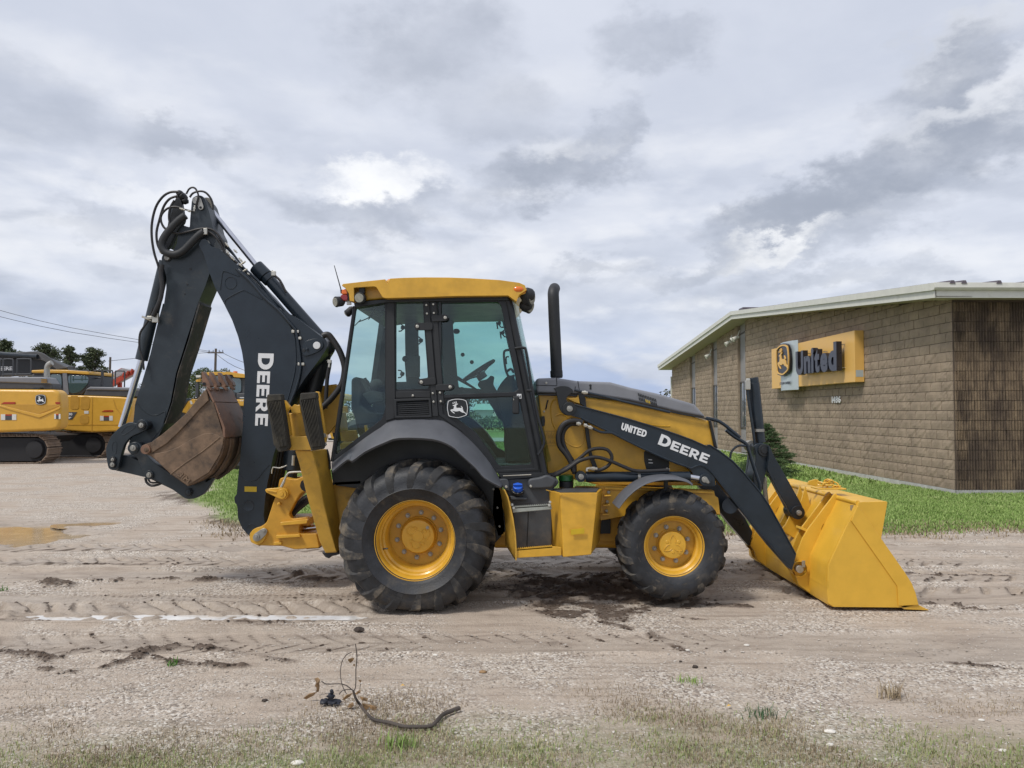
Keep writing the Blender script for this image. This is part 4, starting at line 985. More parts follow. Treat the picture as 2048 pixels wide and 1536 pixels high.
# ---- crank, bucket cylinder and dump link on the centre line
ck = plate('bell_crank', F1([(345, 150), (420, 130), (490, 150), (527, 205), (520, 260), (470, 440), (430, 640), (395, 650), (330, 520), (360, 370), (370, 260)]), 7.50, .22, CHAR, M, r=14, bevel=.008)
plate('bell_crank', F1([(300, 180), (345, 150), (350, 300), (330, 520), (270, 460), (290, 310)]), 7.74, .05, CHAR, M)
pin('crank_pin', *one(F1, 455, 208), 12.5, 7.49, .25, BLK, ck, .012, 28, head=False); pin('crank_pin', *one(F1, 455, 208), 7, 7.475, .1, BLK, ck, .006, 24, head=False)
pin('crank_spacer', *one(F1, 320, 165), 11, 7.66, .08, STEEL, ck, .0, 20, head=False)
cy = B().cyl(P(*one(E2, 712, 860), 7.6), P(*one(E2, 690, 715), 7.6), .053, n=24).cyl(P(*one(E2, 690, 715), 7.6), P(*one(E2, 632, 150), 7.6), .056, n=24).cyl(P(*one(E2, 632, 150), 7.6), P(*one(E2, 625, 92), 7.6), .052, n=24).build('bucket_cylinder', CHAR, M, .004)
B().lathe([(.056, -.014), (.063, -.014), (.063, .014), (.056, .014)], P(*one(E2, 684, 712), 7.6), 24, 'Z', True).build('clamp', STEEL, cy)
b = B(); b.tube([P(*p, 7.53) for p in E2([(560, 170), (565, 300), (610, 600), (628, 720), (645, 880), (650, 1000)])], .014, 8, 3); b.build('hard_line', CHAR, cy)
B().box(P(*one(E2, 562, 180), 7.53), (.045, .05, .09)).cyl(P(*one(E2, 545, 120), 7.53), P(*one(E2, 590, 120), 7.53), .018, n=10).build('fitting', ZINC, cy, .006)
dl = plate('dump_link', F1([(500, 150), (527, 205), (545, 250), (700, 520), (840, 770), (862, 840), (830, 900), (770, 905), (720, 860), (690, 790), (590, 620), (480, 400), (500, 300)]), 7.44, .05, CHAR, M, r=20, bevel=.006)
plate('dump_link', F1([(480, 260), (545, 250), (840, 770), (862, 840), (830, 900), (770, 905), (690, 830), (480, 430)]), 7.58, .05, CHAR, M, r=20, bevel=.006)
pin('link_boss', *one(F1, 797, 845), 13.5, 7.43, .22, BLK, dl, .01, 28, head=False); pin('link_pin', *one(F1, 806, 847), 5.2, 7.415, .04, STEEL, dl, .02)
b = B(); b.tube(px3(F1([(60, 0), (150, 70), (265, 140), (290, 200), (330, 330), (380, 480), (405, 560), (410, 630)]), 7.30), .017, 10, 4); b.tube([P(*p, 7.25) for p in F1([(105, 290), (115, 230), (150, 185), (200, 160), (265, 165)])], .011, 8, 4)
b.tube(px3(C7([(1335, 343), (1400, 358), (1440, 380), (1490, 420), (1536, 458)]), 7.30), .017, 10, 3)
b.build('hydraulic_pipe', CHAR, M)
b = B(); b.tube([P(*p, 7.55) for p in F1([(440, 480), (455, 640), (480, 790)])], .016, 8, 0); b.tube([P(*p, 7.58) for p in F1([(465, 480), (475, 640), (495, 800)])], .012, 8, 0); b.build('link_rod', ZINC, M)
# ---- front bucket
YB = 6.63; BW = 2.20
b = thing('front_bucket', (0, 0, 0), 'x', 'y'); bpy.data.objects.remove(b)
side_px = E1([(1215, 380), (1500, 372), (1512, 382), (1448, 750), (1480, 800), (1690, 1100), (1760, 1210), (1800, 1310), (1832, 1435), (1690, 1462), (960, 1455), (905, 1420), (895, 1300), (905, 1030), (935, 960), (1085, 640), (1200, 420)])
bk = plate('front_bucket', side_px, YB, .03, YELB, M, bevel=.004)
plate('side_plate', side_px, YB, .03, YELB, bk).location = (0, BW-.03, 0)
plate('side_wear_plate', E1([(1200, 424), (1216, 420), (1440, 745), (1480, 800), (1690, 1100), (1760, 1210), (1800, 1310), (1830, 1432), (1625, 1444), (1612, 1240), (1140, 572)]), YB-.012, .013, YELB, bk)
prof = E1([(1500, 374), (1390, 376), (1230, 380), (1214, 388), (1200, 420), (1150, 525), (1085, 640), (1010, 800), (935, 960), (914, 1000), (905, 1050), (896, 1180), (898, 1300), (903, 1400), (915, 1440), (960, 1460), (1300, 1466), (1700, 1470)])
pr = [P(a, c, YB) for a, c in prof]
def sheet(pts, th, y0, y1, up=None):
    n = len(pts); nr = []
    for i in range(n):
        d = (pts[min(i+1, n-1)]-pts[max(i-1, 0)]).normalized(); nr.append(Vector((-d.z, 0, d.x)))
    q = [p+k*th for p, k in zip(pts, nr)]; ring = pts+q[::-1]
    return [[Vector((p.x, y0, p.z)) for p in ring], [Vector((p.x, y1, p.z)) for p in ring]]
B().loops(sheet(pr, .018, YB+.03, YB+BW-.03)).build('bucket_back', YELB, bk, .003, angle=28)
ce = [P(*p, YB) for p in E1([(1640, 1448), (1690, 1435), (1835, 1436), (1938, 1486), (1930, 1490), (1680, 1478)])]
B().plate(ce, (0, BW, 0)).build('cutting_edge', EDGE, bk, .004)
B().tube([Vector((p.x, y, p.z)) for p, y in ((P(*one(E1, 1217, 392), YB), YB+.02), (P(*one(E1, 1217, 392), YB), YB+BW-.02))], .022, 12, 0).build('top_tube', YELB, bk)
B().plate([P(*p, YB) for p in E1([(905, 1188), (898, 1195), (895, 1260), (903, 1255)])], (0, BW, 0)).build('weld_strip', YELB, bk)
rib = E1([(965, 300), (985, 292), (1000, 310), (1004, 640), (985, 800), (905, 960), (880, 1080), (890, 1420), (700, 1300), (660, 1270), (600, 1225), (570, 1130), (527, 1060), (535, 1015), (560, 960), (640, 750), (700, 650)])
# rib outline measured on the near rib; it stands .42 m in from the side
RB = [P(a, c, YB+.42) for a, c in rib]
def rib_at(y, hole=True, name='bucket_rib', pts=RB):
    q = [Vector((p.x, y, p.z)) for p in pts]
    h = [[Vector((P(a, c, YB+.42).x, y, P(a, c, YB+.42).z)) for a, c in E1([(905, 560), (918, 590), (915, 630), (895, 670), (865, 688), (838, 680), (832, 655), (850, 615)])]] if hole else []
    return B().plate(q, (0, .022, 0), h).build(name, YELB, bk, .004)
for y in (YB+.42, YB+.56, YB+BW-.58, YB+BW-.44): rib_at(y)
cen = [P(a, c, 7.55) for a, c in F1([(870, 570), (1010, 1150), (980, 1250), (620, 1020), (668, 960), (698, 900), (720, 840), (770, 790), (825, 720)])]
for y in (7.53, 7.67): rib_at(y, False, 'link_bracket', [Vector((p.x+(.0 if p.x < 99 else 0), p.y, p.z)) for p in cen])
b = B()
for y0 in (YB+.42, YB+BW-.58):
    a = [P(*p, YB+.42) for p in E1([(640, 640), (712, 665), (700, 690), (632, 662)])]
    b.plate([Vector((p.x, y0+.02, p.z)) for p in a], (0, .13, 0))
b.build('rib_tie', YELB, bk)
for y in (YB+.40, YB+BW-.46):
    p = P(*one(E1, 598, 1060), YB+.40); p = Vector((p.x, y, p.z))
    o = B().lathe([(.068, -.03), (.068, .05), (.03, .05), (.03, -.03)], p, 28, closed=True).build('pin_boss', YELB, bk, .004)
    B().cyl(p+Vector((0, -.04, 0)), p+Vector((0, .2, 0)), .034, n=18).box(p+Vector((.03, -.045, .05)), (.03, .012, .06)).build('bucket_pin', STEEL, o, .003)
B().plate(px3(E1([(1130, 410), (1172, 412), (1170, 466), (1130, 464)]), YB+.06), (0, .003, 0)).build('serial_plate', STEEL, bk)
b = B()
tp = lambda a, c, y: (lambda p: Vector((p.x, y, p.z)))(P(a, c, y))
b.plate([P(*p, 7.45) for p in E1([(690, 200), (705, 165), (770, 146), (815, 235), (760, 215)])], (0, .02, 0)); b.plate([P(*p, 7.45) for p in E1([(770, 146), (815, 235), (860, 235), (800, 150)])], (0, .02, 0)); b.build('top_tab', YELB, bk, .004)
ch = thing('tow_chain', P(*one(E1, 900, 230), 7.2), 'short yellow painted chain lying on the top edge of the front bucket', 'chain')
lk = [(820, 185), (845, 178), (880, 190), (905, 175), (930, 165), (900, 200), (870, 220), (945, 195), (980, 190), (1000, 210), (985, 222), (960, 230), (890, 160), (915, 155)]
for i, (a, c) in enumerate(lk):
    p = P(*one(E1, a, c+6), 7.12+.02*(i % 5)); t = random.uniform(0, 3); u = Vector((math.cos(t), math.sin(t)*.6, random.uniform(-.35, .35))).normalized(); w = u.cross(Vector((0, 0, 1))) if i % 2 else Vector((0, 0, 1)).cross(u).cross(u)
    w.normalize(); q = [p+u*.030*math.cos(x)+w*.016*math.sin(x) for x in np.linspace(0, 2*math.pi, 10)[:-1]]
    B().tube(q+[q[0]], .0065, 6, 2).build('link', YELB, ch)
B().box(P(*one(E1, 905, 236), 7.17), (.26, .18, .012)).build('chain_plate', YELB, ch, .004)

# ---- fender
Lp = C5([(80, 1478), (180, 1398), (215, 1405), (300, 1345), (430, 1285), (530, 1255), (750, 1262), (874, 1307), (940, 1365), (1039, 1455), (1097, 1520), (1200, 1577)])
Mp = C5([(78, 1450), (185, 1376), (228, 1368), (320, 1290), (440, 1225), (530, 1192), (740, 1198), (898, 1258), (960, 1305), (1040, 1390), (1130, 1489), (1212, 1574)])
Up = C5([(75, 1420), (195, 1330), (218, 1312), (300, 1250), (400, 1182), (500, 1128), (780, 1126), (880, 1165), (940, 1205), (1030, 1285), (1130, 1405), (1220, 1560)])
def fender(y):
    rings = []
    for (pts, Y) in ((Up, 6.86), (Mp, 6.60), (Lp, 6.52)): rings.append(catmull([P(a, c, Y) for a, c in pts], 3))
    n = len(rings[0]); b = B(); inner = [[p+Vector((0, .03, -.02)) for p in r] for r in rings]
    L = rings+inner[::-1]; b.loops([[r[i] for r in L] for i in range(n)])
    if y:
        for v in b.v: v.y = 2*YC-v.y
    return b.build('rear_fender', GREY, M, .006, angle=28)
fender(0); fender(1)
# ---- cab: near side wall with its openings
YCAB = 6.84; YF = 8.40
outer = C5([(232, 374), (300, 352), (440, 336), (800, 318), (1228, 306), (1262, 330), (1492, 1492), (1190, 1497), (1000, 1262), (880, 1172), (780, 1130), (500, 1132), (440, 1160), (80, 1415)])
rq = E5([(290, 300), (522, 262), (528, 1120), (500, 1205), (120, 1500)])
nw = E5([(612, 262), (830, 258), (878, 958), (612, 966)])
du = E6([(140, 96), (632, 92), (662, 122), (812, 790), (760, 828), (196, 852)])
dlw = E6([(205, 888), (780, 862), (806, 900), (905, 1408), (640, 1428), (560, 1300), (450, 1150), (320, 1050), (212, 985)])
cabw = plate('cab_frame', outer, YCAB, .05, BLK, M, holes=[rnd(rq, 7), rnd(nw, 5), rnd(du, 7), rnd(dlw, 8)], bevel=.005)
B().plate(px3(rq, YCAB+.022), (0, .006, 0)).build('rear_quarter_glass', GLASS, cabw)
B().plate(px3(nw, YCAB+.022), (0, .006, 0)).build('narrow_window_glass', GLASS, cabw)
door = thing('x', (0, 0, 0), 'x', 'x'); bpy.data.objects.remove(door)
B().plate(px3(du, YCAB+.022), (0, .006, 0)).build('upper_door_glass', GLASS, cabw)
B().plate(px3(dlw, YCAB+.022), (0, .006, 0)).build('lower_door_glass', GLASS, cabw)
# raised pillars, door frame, hinges
plate('pillar', E5([(537, 250), (600, 246), (608, 1040), (600, 1200), (530, 1222)]), YCAB-.02, .03, BLKM, cabw, bevel=.006)
plate('hinge_strip', C5([(690, 345), (728, 344), (790, 1110), (752, 1112)]), YCAB-.022, .03, BLKM, cabw)
plate('hinge_strip', C5([(738, 344), (776, 343), (828, 1026), (792, 1030)]), YCAB-.022, .03, BLKM, cabw)
fr_o = E6([(150, 82), (640, 78), (690, 60), (960, 1458), (600, 1480), (500, 1340), (330, 1140), (150, 1010), (140, 880)])
fr_i = E6([(172, 104), (628, 98), (655, 125), (925, 1440), (618, 1455), (520, 1318), (340, 1110), (186, 1000), (176, 880)])
plate('door_frame', fr_o, YCAB-.014, .016, BLK, cabw, holes=[fr_i])
plate('door_rail', E6([(190, 848), (770, 824), (800, 795), (822, 838), (790, 858), (192, 874)]), YCAB-.016, .02, BLK, cabw)
for pts, bp in (([(640, 486), (752, 484), (752, 534), (640, 536), (626, 511)], (650, 510)), ([(742, 434), (846, 431), (858, 452), (846, 474), (746, 478)], (836, 451)), ([(665, 860), (772, 850), (774, 898), (665, 906), (652, 882)], (677, 882)), ([(770, 900), (880, 893), (896, 914), (880, 936), (772, 940)], (869, 914))):
    h = plate('hinge', C5(pts), YCAB-.034, .02, BLKM, cabw, r=4); pin('hinge_bolt', *one(C5, *bp), 3.4, YCAB-.034, .01, ZINC, h, .008, 14)
for a, c in ((710, 367), (714, 424), (756, 362), (760, 420), (753, 956), (758, 1013), (801, 952), (806, 1010), (620, 971), (1297, 998)): pin('bolt', *one(C5, a, c), 2.2, YCAB-.028, .012, ZINC, cabw, .006, 12, head=False)
plate('lower_panel', C5([(503, 945), (735, 943), (737, 985), (503, 988)]), YCAB-.014, .02, BLKM, cabw)
vf = plate('air_vent', C5([(493, 996), (738, 986), (746, 1116), (496, 1122)]), YCAB-.03, .04, BLKM, cabw, holes=[C5([(510, 1012), (725, 1002), (730, 1104), (512, 1108)])])
plate('vent_back', C5([(505, 1008), (728, 1000), (733, 1106), (508, 1112)]), YCAB-.002, .01, BLK, vf)
for k in range(7):
    y = 1022+k*13; a, c, d, e = [P(*p, YCAB-.02) for p in C5([(512, y), (727, y-9), (728, y-4), (512, y+5)])]
    B().loops([[a, d, e-Vector((0, 0, .004))+Vector((0, 0, 0)), ], [a+Vector((0, .018, .010))]*1*3][:1]+[[a, c, d, e]] if 0 else [[a, c, c+Vector((0, .016, .012)), a+Vector((0, .016, .012))], [e, d, d+Vector((0, .016, .012)), e+Vector((0, .016, .012))]]).build('slat', BLKM, vf)
badge(quadmap(*[one(E6, *p) for p in ((218, 1034), (387, 1034), (218, 878), (387, 878))], YCAB-.02), (0, -.002, 0), cabw, BLK, WHITE, 'deer_badge', .055)
B().plate(px3(E6([(783, 840), (820, 840), (820, 878), (783, 878)]), YCAB-.018), (0, .002, 0)).build('safety_label', WHITE, cabw)
B().plate(px3(E6([(790, 852), (798, 852), (798, 872), (790, 872)]), YCAB-.0195), (0, .001, 0)).plate(px3(E6([(804, 856), (814, 850), (814, 872), (804, 872)]), YCAB-.0195), (0, .001, 0)).build('safety_symbol', BLK, cabw)
B().box(P(*one(E6, 775, 930), YCAB-.02), (.06, .03, .16)).build('door_latch', BLKM, cabw, .02)
# posts
B().tube(px3(C5([(1248, 318), (1262, 350), (1310, 580), (1400, 1010), (1496, 1495)]), YCAB+.01), .034, 14, 3).build('front_post', BLK, M)
B().tube(px3(C5([(232, 376), (200, 600), (130, 1080), (82, 1412)]), YCAB+.01), .016, 10, 3).build('rear_post', BLK, M)
plate('cab_sill', C5([(1185, 1488), (1495, 1486), (1508, 1512), (1215, 1534)]), YCAB-.02, .1, BLK, M)
b = B(); b.tube([P(*p, 6.80) for p in C5([(1222, 1508), (1410, 1500)])], .004, 6, 0); b.build('sill_trim', ZINC, M)
b = B(); b.tube([P(p[0], p[1], 6.80) for p in E6([(768, 472), (800, 466), (838, 468), (858, 500), (900, 760), (950, 1010), (1000, 1200), (992, 1270), (955, 1332)])], .0125, 8, 4); b.tube([P(*p, 6.8) for p in E6([(862, 812), (906, 812)])], .012, 8, 0); b.build('grab_rail', BLK, M)
# far side wall: the same outline, its own openings
ow = [P(a, c, YCAB) for a, c in outer]
fh = [E5([(478, 414), (562, 408), (575, 985), (400, 985)]), E5([(598, 416), (685, 414), (692, 860), (712, 902), (598, 905)]), E5([(790, 424), (812, 407), (838, 410), (872, 870), (800, 882)]),
      E6([(264, 270), (290, 246), (632, 230), (664, 250), (770, 700), (772, 790), (700, 818), (312, 786), (300, 690)]), E6([(398, 884), (540, 884), (650, 1052), (668, 1064), (684, 1110), (676, 1240), (700, 1312), (616, 1268), (540, 1160), (470, 1075), (400, 1022)])]
fb = B(); fb.plate([Vector((p.x, YF, p.z)) for p in ow], (0, .05, 0), [px3(rnd(h, 3), YF) for h in fh]); fw = fb.build('far_cab_frame', BLK, M)
for h in fh[3:5]: B().plate(px3(h, YF+.025), (0, .006, 0)).build('far_window_glass', GLASSF, fw)
# windscreen: a bowed sheet between the posts
rows = C5([(1262, 335), (1300, 520), (1345, 720), (1398, 960), (1480, 1340), (1500, 1420)])
cols_ = [(YCAB+.02, 0), (YCAB+.16, .05), (YCAB+.4, .085), (YC, .10), (YF-.36, .085), (YF-.1, .05), (YF+.03, 0)]
base = [P(a, c, YCAB) for a, c in rows]
B().loops([[Vector((p.x+dx, y, p.z)) for p in base] for y, dx in cols_], closed=False).build('windscreen', GLASSF, M, nrm=False)
plate('rear_window_rail', C5([(100, 1340), (140, 1330), (150, 1400), (84, 1420)]), YCAB+.06, 1.5, BLK, M)
# roof
roof_px = C5([(145, 238), (152, 226), (300, 209), (435, 195), (444, 220), (449, 221), (468, 190), (560, 185), (700, 182), (860, 183), (1000, 188), (1200, 200), (1330, 218), (1368, 235), (1380, 268), (1330, 300), (1312, 345), (1255, 304), (900, 308), (700, 315), (440, 322), (418, 316), (376, 248), (360, 243), (225, 252), (229, 344), (198, 340), (192, 290), (165, 250)])
plate('roof', roof_px, 6.72, .12, YEL, M, bevel=.010)
rin = C5([(225, 215), (435, 200), (700, 186), (1000, 192), (1330, 222), (1372, 250), (1330, 300), (1300, 332), (1255, 308), (900, 312), (440, 326), (230, 346)])
plate('roof_panel', rin, 6.83, 1.58, YEL, M, bevel=.02)
hl = C5([(225, 348), (440, 328), (900, 313), (1255, 309), (1262, 336), (900, 340), (440, 350), (232, 384)])
plate('headliner', hl, 6.80, 1.62, BLK, M)
# lamps on the roof
def lamp(c, r, d, m, name='work_light'):
    c = Vector(c); d = Vector(d).normalized(); o = B().tube([c, c+d*.02, c+d*.07], [r*.55, r*.95, r], 18, 0).tube([c+d*.07, c+d*.085], [r*1.05, r*1.05], 18, 0).build(name, BLKM, M, .004)
    B().cyl(c+d*.086, c+d*.094, r*.82, n=20).build('lens', m, o); return o
w = lamp(P(*one(K1, 1105, 960), 6.80), .048, (-.12, -1, -.12), LENS); B().box(P(*one(K1, 1100, 680), 6.78), (.05, .06, .07)).build('lamp_bracket', BLKM, w, .006)
w = lamp(P(*one(K1, 480, 1060), 6.80), .046, (-.8, -.7, -.2), LENS); B().box(P(*one(K1, 650, 1115), 6.78), (.04, .02, .04)).build('lamp_bracket', ZINC, w, .003)
lamp(P(*one(K1, 800, 1290), 7.0), .035, (-.7, .2, -.6), LENS)
plate('tail_light', K1([(395, 660), (560, 640), (600, 780), (590, 830), (385, 830)]), 6.735, .09, AMBER, M, bevel=.01)
plate('tail_light', K1([(370, 835), (590, 835), (615, 950), (600, 1040), (440, 1050), (340, 930)]), 6.735, .09, REDL, M, bevel=.01)
plate('corner_trim', K1([(565, 650), (600, 720), (650, 900), (640, 1030), (600, 1040), (615, 930), (590, 800)]), 6.728, .1, BLK, M)
b = B(); b.tube([P(*p, 6.76) for p in K1([(395, 800), (380, 680)])], .009, 8, 0); b.tube([P(*one(K1, 380, 690), 6.76), P(668.5, 531, 6.76)], [.006, .0035], 6, 0); b.build('aerial', BLKM, M)
B().lathe([(.0005, .09), (.05, .088), (.085, .06), (.095, .0), (.0005, .0)], P(*one(C5, 486, 222), 7.3)+Vector((0, 0, -.055)), 24, 'Z').build('beacon', AMBER, M)
fl = B().ball(P(*one(C5, 1325, 266), 6.76), .075, 2, (1.0, .7, .55)).build('indicator', AMBER, M)
plate('lamp_recess', C5([(1262, 275), (1285, 250), (1335, 240), (1372, 255), (1372, 290), (1340, 300), (1300, 345), (1285, 315)]), 6.75, .06, YEL, M)
w = lamp(P(*one(C5, 1355, 315), 6.86), .075, (.9, -.4, -.1), LENS); w = lamp(P(*one(C5, 1352, 365), 6.95), .062, (.85, -.45, -.3), LENS)
B().ball(P(*one(C5, 1385, 300), 6.82), .09, 2, (.8, .8, .75)).build('work_light', BLKM, M); B().ball(P(*one(C5, 1375, 370), 6.9), .085, 2, (.75, .8, .65)).build('work_light', BLKM, M)
plate('lamp_bezel', C5([(1396, 315), (1412, 300), (1420, 310), (1415, 340), (1398, 360)]), 6.80, .03, ZINC, M)
# ---- inside the cab
seat = B().plate([P(*p, 7.4) for p in E5([(250, 880), (290, 858), (325, 880), (345, 960), (330, 1090), (400, 1150), (480, 1160), (470, 1240), (300, 1260), (250, 1120)])], (0, .5, 0)).build('operator_seat', SEATM, M, .03)
plate('armrest', E5([(335, 1000), (430, 975), (500, 990), (515, 1060), (400, 1080)]), 7.25, .07, SEATM, seat, r=5, bevel=.02)
B().ball(P(*one(E5, 455, 925), 7.3), .06, 2, (1.1, .8, .9)).tube(px3(E5([(350, 880), (390, 960), (430, 1050)]), 7.3), .03, 8).tube(px3(E5([(335, 890), (365, 985), (410, 1090)]), 7.5), .025, 8).build('lever_boot', SEATM, seat)
B().ball(P(*one(E5, 688, 718), 7.4), .030, 2).ball(P(*one(E5, 690, 718), 7.37), .012, 1).build('lever_knob', BLK, seat); B().tube(px3(E5([(688, 720), (700, 860), (712, 1000)]), 7.4), .008, 6).build('lever_stem', BLK, seat)
plate('side_console', E5([(688, 690), (800, 690), (800, 860), (700, 870)]), 8.0, .1, TANKG, M)
st = B(); cS = P(*one(E6, 470, 655), 7.55); ax = Vector((-.55, 0, .83)).normalized(); u1 = Vector((.83, 0, .55)); v1 = Vector((0, 1, 0))
st.tube([cS+u1*.185*math.cos(t)+v1*.185*math.sin(t) for t in np.linspace(0, 2*math.pi, 21)], .015, 8, 2)
for t in (0.3, 2.6, 4.6): st.bar(cS+u1*.17*math.cos(t)+v1*.17*math.sin(t), cS-ax*.05, .03, .012, ax)
st.cyl(cS-ax*.03, cS-ax*.09, .05, n=16); sw = st.build('steering_wheel', BLK, M)
plate('steering_column', E6([(462, 770), (480, 735), (545, 720), (570, 690), (602, 700), (590, 760), (680, 920), (640, 1050), (600, 980), (520, 830)]), 7.5, .1, BLKM, M, r=4, bevel=.02)
plate('front_console', E6([(622, 805), (660, 745), (710, 690), (760, 690), (860, 1100), (900, 1400), (700, 1400), (675, 1090), (640, 960)]), 7.3, .7, BLKM, M, r=4, bevel=.03)
plate('side_tray', E6([(700, 1100), (850, 1080), (895, 1390), (690, 1400), (680, 1250)]), 7.0, .2, BLKM, M, bevel=.02)
b = B(); b.tube([P(p[0], p[1], 8.2) for p in E6([(720, 485), (690, 490), (678, 520), (692, 640), (720, 700), (765, 690)])], .013, 8, 3); b.tube(px3(E6([(720, 540), (697, 545), (700, 600)]), 8.2), .008, 6); b.tube(px3(E6([(700, 660), (735, 640), (760, 670)]), 8.2), .014, 6); b.build('mirror_arm', BLK, M)
for a, c in ((640, 285), (668, 362)):
    b = B(); b.tube(px3(E6([(a-20, c-25), (a-12, c+30)]), 8.3), .008, 6, 0); b.tube(px3(E6([(a+12, c-40), (a, c-10), (a+15, c+15), (a+35, c+15)]), 8.3), .007, 6); b.ball(P(*one(E6, a, c-15), 8.3), .025, 1); b.build('wiper_motor', BLK, M)
for a, c in ((345, 523), (419, 583)): B().cyl(P(*one(E6, a, c), 8.38), P(*one(E6, a, c), 8.40), .022, n=14).build('window_knob', BLK, fw)
plate('window_catch', E6([(270, 312), (310, 312), (326, 334), (310, 354), (272, 354)]), 8.36, .02, BLK, fw, r=6); plate('window_catch', E6([(310, 790), (345, 782), (368, 802), (345, 822), (312, 818)]), 8.36, .02, BLK, fw, r=6)
b = B()
for l in ([(215, 672), (480, 818)], [(300, 700), (450, 800)]): b.tube(px3(E6(l), 7.9), .010, 6, 0)
b.tube(px3(E6([(545, 888), (690, 1040), (828, 1190)]), 7.0), .003, 6, 0); b.build('gas_strut', BLKM, M)
for a, c in ((655, 465), (650, 840), (800, 570)):
    b = B(); b.tube(px3(E5([(a-20, c-30), (a+5, c-25), (a+10, c), (a+5, c+25), (a-20, c+30)]), 8.3), .007, 6); b.ball(P(*one(E5, a+15, c), 8.3), .028, 1); b.build('window_latch', BLK, fw)
fl_ = [Vector((p.x, YCAB+.05, p.z)) for p in (P(*one(C5, 1000, 1440), YCAB), P(*one(C5, 1480, 1470), YCAB))]
B().plate([fl_[0], fl_[1], fl_[1]+Vector((0, 1.5, 0)), fl_[0]+Vector((0, 1.5, 0))], (0, 0, -.03)).build('cab_floor', TANKG, M)
r_ = random.Random(3)
for k in range(5):
    p = fl_[0].lerp(fl_[1], .28+.11*k); p = p+Vector((0, .10+.1*r_.random(), .01+.006*k)); t = r_.uniform(-.5, .5)
    B().box(p, (.20, .14, .003), Matrix.Rotation(t, 3, 'Z') @ Matrix.Rotation(r_.uniform(-.12, .12), 3, 'X')).build('paper', PAPER, M)
plate('seat_base', E6([(100, 1080), (330, 1080), (560, 1290), (620, 1400), (100, 1400)]), 7.7, .4, BLKM, M)
b = B(); b.tube(px3(E6([(380, 1020), (450, 1060), (540, 1150), (620, 1265)]), 8.36), .008, 6, 3); b.build('window_seal', ZINC, fw)
for l in ([(310, 420), (400, 380), (450, 310), (480, 345), (520, 330)], [(390, 400), (440, 355), (480, 375), (515, 350)], [(280, 450), (330, 400)]):
    B().tube(px3(E5(l), 7.0), .005, 6, 4).build('cable', BLK, M)
B().box(P(*one(E5, 400, 308), 7.05), (.07, .06, .06)).build('reading_lamp', BLK, M, .01); B().box(P(*one(E5, 495, 300), 7.05), (.09, .06, .08)).build('reading_lamp', BLK, M, .01)

# ---- tank, steps and box
tank = plate('fuel_tank', E7([(112, 130), (280, 122), (540, 118), (700, 106), (830, 62), (940, 112), (1005, 152), (1000, 205), (925, 275), (905, 1112), (372, 1152), (330, 600), (222, 300)]), 6.84, .5, TANKG, M, bevel=.03)
plate('tank_shoulder', E7([(548, 132), (740, 104), (832, 64), (985, 142), (922, 268), (560, 284)]), 6.78, .10, TANKG, tank, r=12, bevel=.02)
plate('tank_shoulder', E7([(122, 136), (268, 128), (290, 310), (238, 300), (150, 215)]), 6.78, .10, TANKG, tank, r=8, bevel=.02)
plate('tank_shelf', E7([(290, 380), (545, 410), (540, 440), (310, 440)]), 6.77, .10, TANKG, tank, bevel=.015)
plate('tank_seam', E7([(556, 600), (566, 600), (545, 1135), (535, 1135)]), 6.835, .01, BLK, tank)
pc = P(*one(E7, 406, 320), 6.80); d = Vector((0, -.62, .78))
cap_ = B().cyl(pc, pc+d*.03, .056, n=24).build('filler_neck', BLK, tank, .004)
B().cyl(pc+d*.03, pc+d*.075, .046, .043, n=10).bar(pc+d*.085+Vector((-.04, 0, 0)), pc+d*.085+Vector((.04, 0, 0)), .02, .02, d).build('fuel_cap', BLUEC, cap_, .006)
for k in range(8):
    t = k*math.pi/4; e = d.cross(Vector((1, 0, 0))); p = pc+d*.03+(Vector((1, 0, 0))*math.cos(t)+e*math.sin(t))*.050; B().ball(p, .005, 1).build('cap_bolt', ZINC, cap_)
for a, c in ((238, 246), (597, 236)): pin('bolt', *one(E7, a, c), 2.6, 6.775, .012, ZINC, tank, .008, 14, head=False)
def step(name, front, Y, dep, m, teeth):
    o = plate(name, front, Y, .014, m, M); a, c = P(*front[0], Y), P(*front[1], Y)
    B().plate([a, c, c+Vector((0, dep, 0)), a+Vector((0, dep, 0))], (0, 0, -.012)).build('tread_plate', m, o)
    b = B()
    for k in range(teeth):
        p = a.lerp(c, (k+.5)/teeth); w = (c-a).length/teeth*.32; b.plate([p+Vector((-w, 0, -.002)), p+Vector((-w*.5, 0, .011)), p+Vector((w*.5, 0, .011)), p+Vector((w, 0, -.002))], (0, .012, 0))
    b.build('tread_teeth', m, o); return o
step('upper_step', E7([(325, 545), (895, 508), (905, 576), (330, 626)]), 6.66, .045, GALV, 20)
step('lower_step', E7([(372, 1160), (912, 1116), (1044, 1130), (1046, 1252), (380, 1288)]), 6.60, .05, YEL, 18)
for a, c in ((345, 555), (868, 515), (322, 508), (878, 470)): B().cyl(P(*one(E7, a, c), 6.63), P(*one(E7, a, c), 6.66), .013, n=6).build('step_bolt', ZINC, M, .002)
ne = [P(*p, 6.585) for p in E7([(200, 285), (250, 395), (290, 560), (322, 700), (358, 940), (372, 1165), (370, 1322)])]; be = [P(*p, 6.93) for p in E7([(140, 282), (170, 420), (196, 560), (214, 690), (225, 860), (222, 1092), (368, 1318)])]
B().loops([[a, c, c+Vector((.012, 0, 0)), a+Vector((.012, 0, 0))] for a, c in zip(ne, be)]).build('step_side_plate', YELD, M, .002)
plate('step_brace', E7([(248, 400), (300, 470), (318, 560), (290, 560)]), 6.70, .02, YELD, M)
zt = .996
top = [G(*p, zt) for p in E7([(820, 290), (1025, 345), (1575, 335), (1680, 238), (1250, 228), (1225, 252), (950, 265)])]
